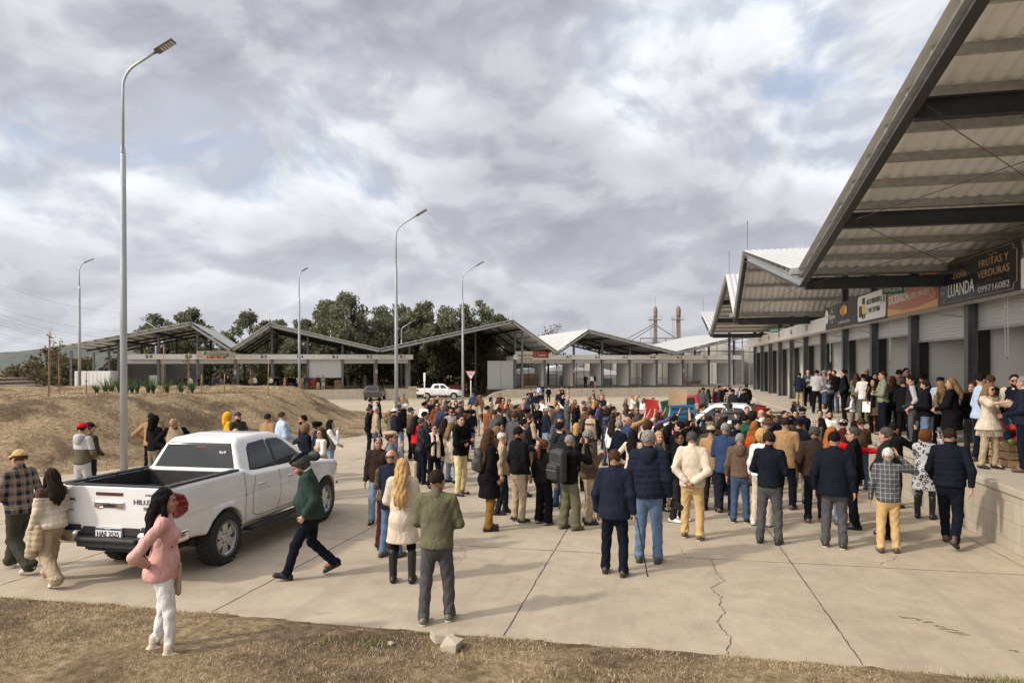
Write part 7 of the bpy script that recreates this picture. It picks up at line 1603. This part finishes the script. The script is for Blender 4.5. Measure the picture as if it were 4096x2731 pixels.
person(4.81, 18.19, -0.238, 1.74, 330, 'm t=sw.brown b=denim h=messy.brown a=dn', 'brown haired person left of the salmon top woman')
person(0.20, 16.43, -0.215, 1.63, 30, 'w t=jk.dnavy b=black h=long.black a=dn', 'black haired woman left of the black suit man')
person(0.62, 16.66, -0.218, 1.74, 30, 'm t=jk.black b=black h=short.dark a=cam', 'dark man crouched behind the boom microphone')
person(1.79, 23.06, -0.302, 1.74, 170, 'm t=jk.dgrey b=denim h=short.dark a=dn', 'man against the silver pickup between two grey haired men')
person(2.85, 23.98, -0.314, 1.74, 170, 'm t=jk.black b=denim h=short.black a=front', 'man at the pickup window right end')
person(-2.41, 22.83, -0.299, 1.74, 60, 'm t=jk.brown b=charcoal h=short.brown a=dn', 'man in brown left of the INSPECTORIA vest')
person(-3.64, 24.89, -0.326, 1.74, 150, 'm t=jk.dgrey b=denim h=short.dark a=dn', 'dark haired man between the flat caps and the blonde')
person(-4.95, 24.18, -0.317, 1.74, 150, 'm t=sw.brown b=denim h=short.dark a=dn', 'dark haired man beside the smiling grey haired man')
person(-3.96, 18.78, -0.246, 1.74, 40, 'm t=jk.dgrey b=denim h=short.brown a=dn', 'brown haired man seen from behind at the left of the navy beret')
person(2.11, 35.01, -0.020, 1.74, 200, 'm t=jk.dgrey k=cap.charcoal b=denim a=dn', 'man in grey cap behind the red pickup bonnet', 'people behind the red pickup')
person(1.99, 35.52, -0.020, 1.63, 30, 'w t=jk.dbrown h=long.auburn a=dn', 'woman with loose auburn hair behind the red bonnet', 'people behind the red pickup')
person(2.44, 36.22, -0.020, 1.63, 60, 'w t=jk.charcoal h=bob.dark a=dn', 'dark haired woman behind the red cab', 'people behind the red pickup')
person(3.00, 39.12, -0.020, 1.63, 120, 'w t=jk.maroon h=pony.brown a=dn', 'woman with brown ponytail at the red cab', 'people behind the red pickup')
person(3.20, 38.70, -0.020, 1.74, 90, 'm t=jk.charcoal h=messy.black x=1.05 a=dn', 'black haired man in charcoal above the red cab', 'people behind the red pickup')
person(3.58, 39.82, -0.020, 1.74, 175, 'm t=jk.black h=short.dark g=beard a=dn', 'bearded man facing us behind the red pickup', 'people behind the red pickup')
person(3.46, 35.93, -0.020, 1.74, 15, 'm t=sh.beige p=plaid h=short.brown a=dn', 'man in beige plaid shirt behind the red pickup bed', 'people behind the red pickup')
person(3.31, 33.00, -0.020, 1.74, 40, 'm t=jk.charcoal h=short.black a=dn', 'short dark haired person right of the plaid shirt', 'people behind the red pickup')
person(4.48, 40.60, -0.020, 1.63, 170, 'w t=jk.purple h=long.brown c=lgrey w=f a=dn', 'woman in purple jacket and pale scarf behind the red bed', 'people behind the red pickup')
person(4.00, 34.48, -0.020, 1.74, 30, 'm t=bl.black h=short.dark a=dn', 'man in black right of the purple jacket', 'people behind the red pickup')
person(4.84, 40.97, -0.020, 1.74, 350, 'm t=bl.black h=messy.black c=white a=dn', 'tall man in black suit at the right end behind the red bed', 'people behind the red pickup')
person(6.29, 33.61, 0.855, 1.61, 25, 'm t=bl.navy b=khaki s=brown h=short.dark a=front', 'man in navy blazer and khaki trousers, leftmost on the near dock', 'people standing on the near dock')
person(6.71, 33.84, 0.855, 1.76, 190, 'm t=sw.dgrey p=bands b=dnavy h=short.salt a=front c=white w=c', 'man in striped dark sweater facing us beside the navy blazer', 'people standing on the near dock')
person(6.30, 30.09, 0.855, 1.76, 15, 'm t=sw.lgrey b=black h=short.black a=front x=1.05', 'man in light grey sweatshirt seen from behind on the dock', 'people standing on the near dock')
person(6.80, 31.07, 0.855, 1.73, 60, 'm t=sw.grey b=denim h=messy.grey a=dn', 'grey haired man behind the light grey sweatshirt', 'people standing on the near dock')
person(7.10, 31.57, 0.855, 1.77, 170, 'm t=sw.brown b=denim h=short.brown a=dn', 'brown haired man between the grey head and the black head on the dock', 'people standing on the near dock')
person(7.00, 30.28, 0.855, 1.74, 190, 'm t=jk.black b=denim h=short.black a=dn', 'black haired man in black behind the grey striped top', 'people standing on the near dock')
person(6.30, 27.87, 0.855, 1.63, 275, 'w t=sw.dgrey p=bands b=black h=long.dark a=front', 'person with long dark hair and grey striped top facing left', 'people standing on the near dock')
person(6.30, 25.87, 0.855, 1.80, 280, 'm t=jk.dnavy b=black h=messy.black a=pock,pock', 'tall man in dark navy jacket facing left on the dock', 'people standing on the near dock')
person(6.94, 26.78, 0.855, 1.65, 20, 'w t=jk.olive b=denim h=long.brown a=dn', 'woman with long brown hair in olive behind the checked shirt cap man', 'people standing on the near dock')
person(6.70, 25.06, 0.855, 1.64, 30, 'm t=sh.white p=bwcheck b=olive k=cap.black h=short.dark a=front', 'man in black cap and black and white checked shirt', 'people standing on the near dock')
person(7.15, 26.29, 0.855, 1.82, 195, 'm t=bl.black c=white b=black h=bald.dark a=front g=beard n=m', 'bald bearded man in black suit against the dock stalls', 'people standing on the near dock')
person(5.75, 22.64, 0.855, 1.05, 280, 'c t=sw.white b=taupe s=white h=short.brown a=front', 'small child in white top on the edge of the dock', 'people standing on the near dock')
person(6.01, 21.40, 0.855, 1.56, 215, 'w t=ct.mocha p=spots b=black h=bob.black a=dn,front c=black w=f x=1.05', 'woman in spotted coat and black scarf holding a white sheet', 'people standing on the near dock')
person(6.09, 20.88, 0.855, 1.77, 255, 'm t=sw.sage b=dnavy s=dgrey h=short.brown a=fold,fold w=c', 'young man in sage sweatshirt with folded arms', 'people standing on the near dock')
person(6.50, 21.42, 0.855, 1.63, 15, 'w t=jk.charcoal b=black h=bob.auburn a=dn', 'auburn haired woman right of the sage sweatshirt', 'people standing on the near dock')
person(6.99, 22.44, 0.855, 1.81, 25, 'm t=bl.taupe b=charcoal h=short.dark a=dn x=1.1', 'dark haired man in taupe jacket seen from behind at the stalls', 'people standing on the near dock')
person(7.31, 22.86, 0.855, 1.85, 170, 'm t=jk.charcoal b=black h=short.black a=dn', 'tallest dark haired man against the stalls facing us', 'people standing on the near dock')
person(6.32, 19.93, 0.855, 1.56, 15, 'm t=bl.black b=black s=black h=short.dark a=dn x=1.12', 'man in black suit between the sage sweatshirt and the padded vest', 'people standing on the near dock')
person(6.10, 18.65, 0.855, 1.70, 268, 'm t=vs.charcoal c=lgrey b=dgrey h=short.black a=dn x=1.08 w=q hp=12', 'man in black padded vest over grey shirt looking down left', 'people standing on the near dock')
person(5.95, 17.35, 0.855, 1.59, 262, 'm t=jk.black b=jeans h=buzz.dark a=hold,hold x=1.12 g=beard w=c n=l', 'bald bearded man in black jacket and jeans holding a camera', 'people standing on the near dock')
person(6.63, 19.53, 0.855, 1.71, 40, 'm t=jk.charcoal b=black h=messy.black a=dn', 'black haired man behind the padded vest man', 'people standing on the near dock')
person(6.89, 19.11, 0.855, 1.62, 200, 'm t=sh.lblue b=denim k=flat.charcoal h=short.dark a=dn', 'man in dark cap and pale shirt before the blue cartons', 'people standing on the near dock')
person(6.40, 17.66, 0.855, 1.56, 8, 'w t=sw.cream b=black h=xlong.dblond a=dn', 'long fair haired woman in cream seen from behind on the dock', 'people standing on the near dock')
person(6.20, 16.59, 0.855, 1.66, 275, 'w t=ct.black b=black s=black h=long.dblond a=front x=1.18', 'heavy woman in black coat with fair hair facing left', 'people standing on the near dock')
person(6.70, 16.82, 0.855, 1.56, 200, 'w t=jk.black b=dgrey h=bob.brown a=dn', 'small dark woman behind the poncho woman group', 'people standing on the near dock')
person(6.31, 15.46, 0.855, 1.77, 70, 'm t=sh.lblue b=dnavy s=brown h=short.black a=dn x=1.08', 'man in pale blue shirt leaning behind the poncho woman', 'people standing on the near dock')
person(6.90, 16.16, 0.855, 1.74, 300, 'm t=sw.dbrown b=lgrey s=brown h=short.brown a=front x=1.25 ln=14', 'large man in dark brown sweater bending forward', 'people standing on the near dock')
person(6.08, 14.56, 0.855, 1.59, 130, 'w t=pn.cream b=beige s=black h=long.dblond a=dn,point g=sun l=st', 'woman in cream fringed poncho and sunglasses pointing', 'people standing on the near dock')
person(7.00, 15.68, 0.855, 1.74, 195, 'm t=vs.dnavy c=cream b=denim h=short.black a=dn g=sun,beard', 'smiling man in sunglasses and navy vest at the right edge', 'people standing on the near dock')
person(6.50, 14.22, 0.855, 1.73, 270, 'm t=jk.navy b=dnavy s=brown h=short.grey a=front x=1.2 c=lblue', 'grey haired heavy man in navy cut by the right edge', 'people standing on the near dock')
person(6.80, 24.05, 0.855, 1.69, 170, 'm t=jk.black b=black h=short.dark a=dn', 'dark haired man behind the woman in the spotted coat', 'people standing on the near dock')
person(-39.26, 74.32, 0.130, 1.63, 170, 'm t=jk.maroon b=butter h=short.brown a=dn', 'man in maroon jacket and pale trousers before the half closed shutter', 'people at the far stalls')
person(-38.75, 74.59, 0.130, 1.60, 190, 'm t=sw.sage b=cream k=cap.maroon a=fold,fold', 'man in maroon cap and sage top before the half closed shutter', 'people at the far stalls')
person(-35.92, 78.58, 0.130, 1.55, 200, 'w t=jk.black b=dnavy h=long.dark a=dn', 'woman in black standing behind the graphite car', 'people at the far stalls')
person(-35.40, 78.86, 0.130, 1.66, 190, 'm t=jk.dgrey b=taupe h=short.dark a=dn', 'man in grey jacket standing behind the graphite car', 'people at the far stalls')
person(-40.45, 73.73, 0.130, 1.71, 60, 'm t=jk.blue b=taupe h=short.dark a=dn', 'man in blue jacket left of the orange crates', 'people at the far stalls')
person(-41.57, 73.75, 0.130, 1.55, 20, 'm t=sh.white b=black h=short.black a=dn', 'person in white shirt under stall B-4', 'people at the far stalls')
person(-41.77, 73.31, 0.130, 1.55, 180, 'm t=jk.black b=charcoal h=short.black a=dn', 'person in black left of the white shirt in stall B-4', 'people at the far stalls')
person(-42.02, 72.89, 0.130, 1.61, 120, 'm t=jk.black b=denim h=short.black a=dn', 'person in black with jeans in stall B-4', 'people at the far stalls')
person(-42.22, 71.98, 0.130, 1.58, 60, 'm t=ct.tan b=tan h=short.dark a=dn', 'person in long tan coat left of stall B-4 lamp', 'people at the far stalls')
person(-42.22, 72.46, 0.130, 1.55, 90, 'm t=jk.charcoal b=black h=short.black a=dn', 'dark figure right of the long tan coat', 'people at the far stalls')
person(-43.45, 72.51, 0.130, 1.55, 200, 'w t=ct.dnavy b=navy h=long.brown a=dn', 'woman in navy coat under stall B-5 post', 'people at the far stalls')
person(-40.82, 73.44, 0.130, 1.55, 20, 'm t=jk.tan b=tan h=short.brown a=dn', 'person in tan half hidden by the thin lamp', 'people at the far stalls')
person(-43.61, 72.05, 0.130, 1.55, 150, 'm t=jk.black b=denim h=short.black a=dn', 'person in black right of the white top in stall B-5', 'people at the far stalls')
person(-43.63, 71.51, 0.130, 1.55, 180, 'w t=sw.white b=dnavy h=long.dark a=dn', 'woman in white top in stall B-5', 'people at the far stalls')
person(-45.54, 71.17, 0.130, 1.64, 180, 'm t=sh.white b=dgrey h=short.black a=dn', 'man in white t-shirt in stall B-5', 'people at the far stalls')
person(-45.71, 70.69, 0.130, 1.55, 160, 'm t=jk.tan b=dgrey h=short.black a=dn', 'person in tan vest beside the white t-shirt', 'people at the far stalls')
person(-47.45, 69.96, 0.130, 1.55, 180, 'w t=jk.brown b=jeans h=curly.dark a=dn', 'woman in brown and jeans under the fire point sign of B-6', 'people at the far stalls')
person(-47.98, 69.68, 0.130, 1.62, 180, 'm t=jk.charcoal b=taupe k=cap.white a=dn', 'man in white cap under the TRADICION banner', 'people at the far stalls')
person(-48.79, 69.49, 0.130, 1.55, 180, 'w t=sw.beige b=taupe h=bob.brown a=dn', 'person in beige under the TRADICION banner', 'people at the far stalls')
person(-48.81, 68.99, 0.130, 1.67, 150, 'm t=jk.blue b=taupe h=short.black a=dn', 'man in blue jacket under the TRADICION banner', 'people at the far stalls')
person(-49.38, 68.93, 0.130, 1.55, 100, 'm t=jk.olive b=denim h=short.brown a=dn', 'person in olive left of the blue jacket', 'people at the far stalls')
person(-49.93, 68.64, 0.130, 1.64, 30, 'm t=jk.dnavy b=charcoal k=cap.black a=dn', 'person in black cap left of the olive jacket', 'people at the far stalls')
person(-50.64, 68.26, 0.130, 1.59, 60, 'm t=jk.black b=black k=hat.black a=dn', 'person in black brimmed hat beside the orange stake', 'people at the far stalls')
person(-51.45, 67.83, 0.130, 1.61, 180, 'm t=sh.white b=denim h=short.black a=dn', 'person in white shirt behind the bound sapling', 'people at the far stalls')
person(-53.94, 69.00, 0.130, 1.67, 170, 'm t=jk.dgrey b=black h=short.black a=dn', 'shadowed person in stall B-7', 'people at the far stalls')
person(-53.17, 69.41, 0.130, 1.62, 150, 'm t=jk.charcoal b=black h=short.black a=dn', 'shadowed person left of the bound sapling', 'people at the far stalls')
person(-9.42, 89.95, -0.090, 1.70, 180, 'm t=jk.black b=black h=short.black a=cam', 'man in black raising a camera in stall A-6', 'people at the far stalls')
person(-8.63, 90.20, -0.090, 1.77, 170, 'w t=sw.white b=maroon h=long.black a=dn', 'woman in white top and dark red trousers in stall A-6', 'people at the far stalls')
person(-8.40, 90.66, -0.090, 1.79, 200, 'm t=jk.black b=cream h=short.black a=dn', 'man in black and pale trousers in stall A-6', 'people at the far stalls')
# ================================================================ things people hold or carry
PEO = {o['label']: o for o in bpy.data.objects if o.name.startswith('person') and 'label' in o}
def who(s):
    return [o for l, o in PEO.items() if s in l][0]
def held(name, owner, p, rz, label, cat, tilt=0.):
    """Empty placed where the owner's hands are; x right, y along the owner's gaze"""
    e = empty(name, inhand(owner, p), owner.rotation_euler.z+rz, label, cat); e.rotation_euler.x = tilt; return e
def camera_prop(owner, p, label, rz=0., tilt=0., sc=1.):
    e = held('photo_camera', owner, p, rz, label, 'camera', tilt); e.scale = (sc,)*3
    MB().bb((-.07, -.035, -.05), (.07, .035, .05)).bb((-.03, -.03, .05), (.03, .03, .08)).build('body', M_PLAST, e, bevel=.008)
    MB().lathe((0, .035, 0), [(0, 0), (.036, 0), (.038, .04), (.034, .05), (.041, .055), (.041, .12), (.032, .122), (.030, .105), (0, .105)], 18, 'Y').build('lens', M_PLAST, e, True)
    MB().tube([(-.07, -.02, .03), (-.12, -.05, -.08), (-.10, -.06, -.25), (0, -.06, -.32)], .008, 5).build('strap', M_INK, e)
    return e
def phone(owner, sg, label):
    h = hand(owner, sg)+Vector((-sg*.02, .05, .12)); e = held('phone', owner, h, 0, label, 'phone', R(-8))
    MB().bb((-.038, -.005, -.08), (.038, .005, .08)).build('case', M_INK, e, bevel=.006); MB().bb((-.034, -.0065, -.073), (.034, -.0055, .073)).build('screen', plain('phone_screen', (.03, .035, .045), .1), e)
o = who('grey haired photographer'); m = (hand(o, 1)+hand(o, -1))/2
camera_prop(o, m+Vector((0, .09, .06)), 'black photo camera raised by the grey haired photographer')
def backpack(owner, s, label, mat=M_PLAST):
    e = held('backpack', owner, (0, -.20*s, 1.22), 0, label, 'backpack')
    q = SDF((-.22, -.24, -.34), (.22, .09, .34), .014); q.box((-.165*s, -.13*s, -.26*s), (.165*s, .03, .24*s), .07); q.box((-.13*s, -.20*s, -.22*s), (.13*s, -.05, .03*s), .05, .03); q.ell((0, -.05, .20*s), (.13*s, .08, .08), .03); q.build('bag', mat, e)
    for sg in (-1, 1): MB().tube([(sg*.09, .02, .20*s), (sg*.10, .12, .26), (sg*.115, .27, .22), (sg*.12, .31, .05)], .016, 6).build('shoulder_strap', mat, e)
    MB().tube([(-.12*s, -.20*s, -.08), (0, -.212*s, -.07), (.12*s, -.20*s, -.08)], .005, 4).build('zip', M_GALV, e)
backpack(o, 1.15, 'large black backpack on the grey haired photographer')
backpack(who('black coat with long wavy hair'), .8, 'small black backpack on the woman with long wavy hair', M_INK)
o = who('big navy hooded puffer'); camera_prop(o, hand(o, 1)+Vector((.05, .06, -.10)), 'black camera hanging low from the hand of the man in the big navy puffer', R(-40), R(-25), 1.15)
o = who('black jacket and jeans holding a camera'); camera_prop(o, (hand(o, 1)+hand(o, -1))/2+Vector((0, .07, .03)), 'black camera held at the waist on the near dock', 0, R(-15))
o = who('cameraman in grey cap'); h = (hand(o, 1)+hand(o, -1))/2; e = held('video_camera', o, h+Vector((0, .05, .16)), 0, 'black video camera held overhead in front of the silver pickup', 'camera')
MB().bb((-.06, -.14, -.06), (.06, .14, .07)).bb((-.025, -.1, .07), (.025, .12, .12)).bb((-.15, -.02, .0), (-.06, 0, .07)).build('body', M_PLAST, e, bevel=.01); MB().lathe((0, .14, 0), [(0, 0), (.04, 0), (.05, .1), (.045, .1), (0, .08)], 14, 'Y').build('lens', M_PLAST, e)
o = who('aiming a camera beside the blue'); camera_prop(o, (hand(o, 1)+hand(o, -1))/2+Vector((0, .1, .05)), 'black camera aimed beside the blue placard')
o = who('holding the boom'); h = hand(o, 1); e = held('boom_microphone', o, h, R(-55), 'long black boom microphone above the cameras', 'microphone', R(-4))
MB().tube([(0, -.35, -.03), (0, 1.0, .1)], .012, 6).build('pole', M_INK, e); MB().tube([(0, .85, .10), (0, .9, .11), (0, 1.25, .13), (0, 1.3, .13)], [.02, .045, .045, .02], 10).build('windshield', M_INK, e, True)
for s_, lab in (('black photographing', 'the black haired man in black'), ('grey leopard coat', 'the woman in the grey leopard coat'), ('holding up a phone', 'the red haired woman with a bun'), ('filming with raised phone', 'the dark haired person among the cameras')): phone(who(s_), 1, 'dark phone raised by '+lab)
o = who('navy suit leaning'); e = held('walking_cane', o, hand(o, 1)+Vector((.02, .03, -.07)), 0, 'thin black walking cane of the man in navy suit', 'cane')
zc = -(hand(o, 1).z-.07); MB().tube([(-.06, 0, -.02), (-.03, 0, .02), (.02, 0, .0), (.16, .03, zc+.012)], [.012, .012, .010, .008], 8).build('shaft', M_INK, e, True); MB().lathe((.16, .03, zc+.004), [(0, 0), (.012, 0), (.011, .03)], 8).build('tip', M_TYRE, e)
e = held('cloth_bundle', who('sunglasses holding a white bundle'), (0, .30, 1.10), 0, 'white cloth bundle in the arms of the man in sunglasses', 'bundle')
q = SDF((-.35, -.16, -.18), (.35, .16, .18), .025); q.ell((-.1, 0, .02), (.18, .12, .13), .06).ell((.13, 0, -.03), (.17, .12, .12), .06); q.build('wrap', M_WHITE, e); MB().tube([(-.1, .02, .12), (-.12, .05, .2)], .03, 6).build('fold', M_WHITE, e)
o = who('spotted coat'); e = held('paper_sheet', o, hand(o, 1)+Vector((0, .04, -.17)), R(20), 'white paper sheet in the hand of the woman in the spotted coat', 'paper', R(8)); MB().bb((-.105, -.001, -.15), (.105, .001, .15)).bb((-.10, .002, -.148), (.104, .003, .145)).build('page', M_WHITE, e)
o = who('pink sweater'); e = held('draped_jacket', o, (.02, .19, .86), 0, 'beige jacket hanging in front of the woman in pink', 'jacket'); q = SDF((-.2, -.12, -.32), (.2, .1, .2), .012); q.cone((0, -.04, .10), (.02, -.05, -.16), .03, .042, .03, (0, 1), .6).cone((-.12, -.09, .02), (-.14, -.12, -.2), .03, .045, .03); q.build('cloth', cloth('beige'), e)
o = who('cream puffer worn off'); e = held('draped_jacket', o, (-.24, .04, .80), 0, 'beige padded jacket over the arm of the walking woman in cream puffer', 'jacket'); q = SDF((-.2, -.2, -.45), (.2, .2, .25), .013); q.cone((.03, 0, .16), (.0, .03, -.25), .05, .075, .04).cone((.04, -.08, .1), (.02, -.09, -.15), .045, .055, .04); XX, YY, ZZ = q.grid(); q.F = (q.F-.01*np.abs(np.sin(ZZ*40))).astype(np.float32); q.build('cloth', cloth('beige'), e)
# placards
M_CARD = col('card_red', (.50, .03, .025)); M_CARDG = col('card_green', (.015, .13, .07)); M_CARDB = col('card_blue', (.018, .17, .34)); M_CARDT = col('card_tan', (.50, .36, .22))
def placard(px, py, d, w, h, tilt, mat, label, lines=(), rz=None):
    x, y = at(px, d); z = zat(py, d); e = empty('placard', (x, y, z), R(12) if rz is None else rz, label, 'placard'); e.rotation_euler.y = tilt
    n = 6; V = [(-w/2+w*i/n, .02*math.sin(3*i/n), s*h/2) for s in (-1, 1) for i in range(n+1)]
    V2 = [(a, b+.004, c) for a, b, c in V]; N_ = len(V); F_ = []
    for i in range(n): F_ += [(i, i+1, n+2+i, n+1+i), (N_+i, N_+n+1+i, N_+n+2+i, N_+i+1), (i, N_+i, N_+i+1, i+1), (n+1+i, n+2+i, N_+n+2+i, N_+n+1+i)]
    F_ += [(0, n+1, N_+n+1, N_), (n, N_+n, N_+2*n+1, 2*n+1)]
    o = link('card', np_mesh('card', V+V2, F_), mat, e); fix_normals(o)
    for i, (s, zz, sz, ww) in enumerate(lines): ln(e, s, 0, zz, sz, M_INK, ww, bold=.002)
placard(650.5, 412, 21.5, .40, .78, R(9), M_CARD, 'red placard held above the crowd')
placard(666.5, 409, 22.6, .32, .56, R(-12), M_CARDG, 'dark green placard beside the red one', (('QUEREMOS', .2, .05, .2), ('TRABAJAR', .1, .05, .2)))
placard(682.5, 415, 21, .76, .60, R(-2), M_CARDB, 'blue placard reading BASTA DE EXCUSAS', (('BASTA DE EXCUSAS', .20, .10, .66), ('NECESITAMOS', .04, .10, .55), ('CAMBIO EN CADA', -.12, .10, .66)))
placard(677.5, 398, 21.2, .56, .50, R(1), M_CARDT, 'blank tan cardboard raised behind the blue placard')
o = who('man in beige vest with INSPECTORIA'); vs = [c for c in o.children if c.name.startswith('vest')][0]
text('lettering', 'INSPECTORIA', M_INK, vs, Vector((0, -.158, 1.36)), UP, .055, .26, .02, bold=.002)
for lb in ('pink sweater',): pass
# fringe of the poncho and clip in the hair
o = who('cream fringed poncho'); g = [c for c in o.children if c.name.startswith('poncho')][0]; m = MB(); rs = hashn(4)
for i in range(46):
    a = 2*math.pi*i/46; m.tube([(.24*math.cos(a), .20*math.sin(a), .82), (.255*math.cos(a)+rs.normal()*.01, .212*math.sin(a), .68)], .006, 4)
m.build('fringe', cloth('cream'), g)
o = who('pink hair clip'); e = MB().bb((-.03, -.115, 1.70), (.03, -.085, 1.78)).build('hair_clip', col('clip_pink', (.75, .12, .25)), o, bevel=.01)
# cargo bar on the silver pickup
o = [x for x in bpy.data.objects if x.get('label', '').startswith('silver white double cab')][0]; m = MB()
for y in (-.9, -2.3):
    m.tube([(-.82, y, 1.33), (-.80, y, 1.78), (.80, y, 1.78), (.82, y, 1.33)], .032, 8)
m.build('roll_bar', M_INK, o)
for sg in (-1, 1): MB().tube([(sg*.8, -2.5, 1.46), (sg*.8, -.95, 1.46)], .03, 8).build('side_rail', M_INK, o)
# forearms cross in front of some chests: straps, watches
o = who('long cream scarf, hand on chest'); h = hand(o, 1); MB().lathe((h.x, h.y, h.z), [(.036, -.02), (.040, -.018), (.040, .018), (.036, .02)], 12, 'X').build('watch', M_INK, o)
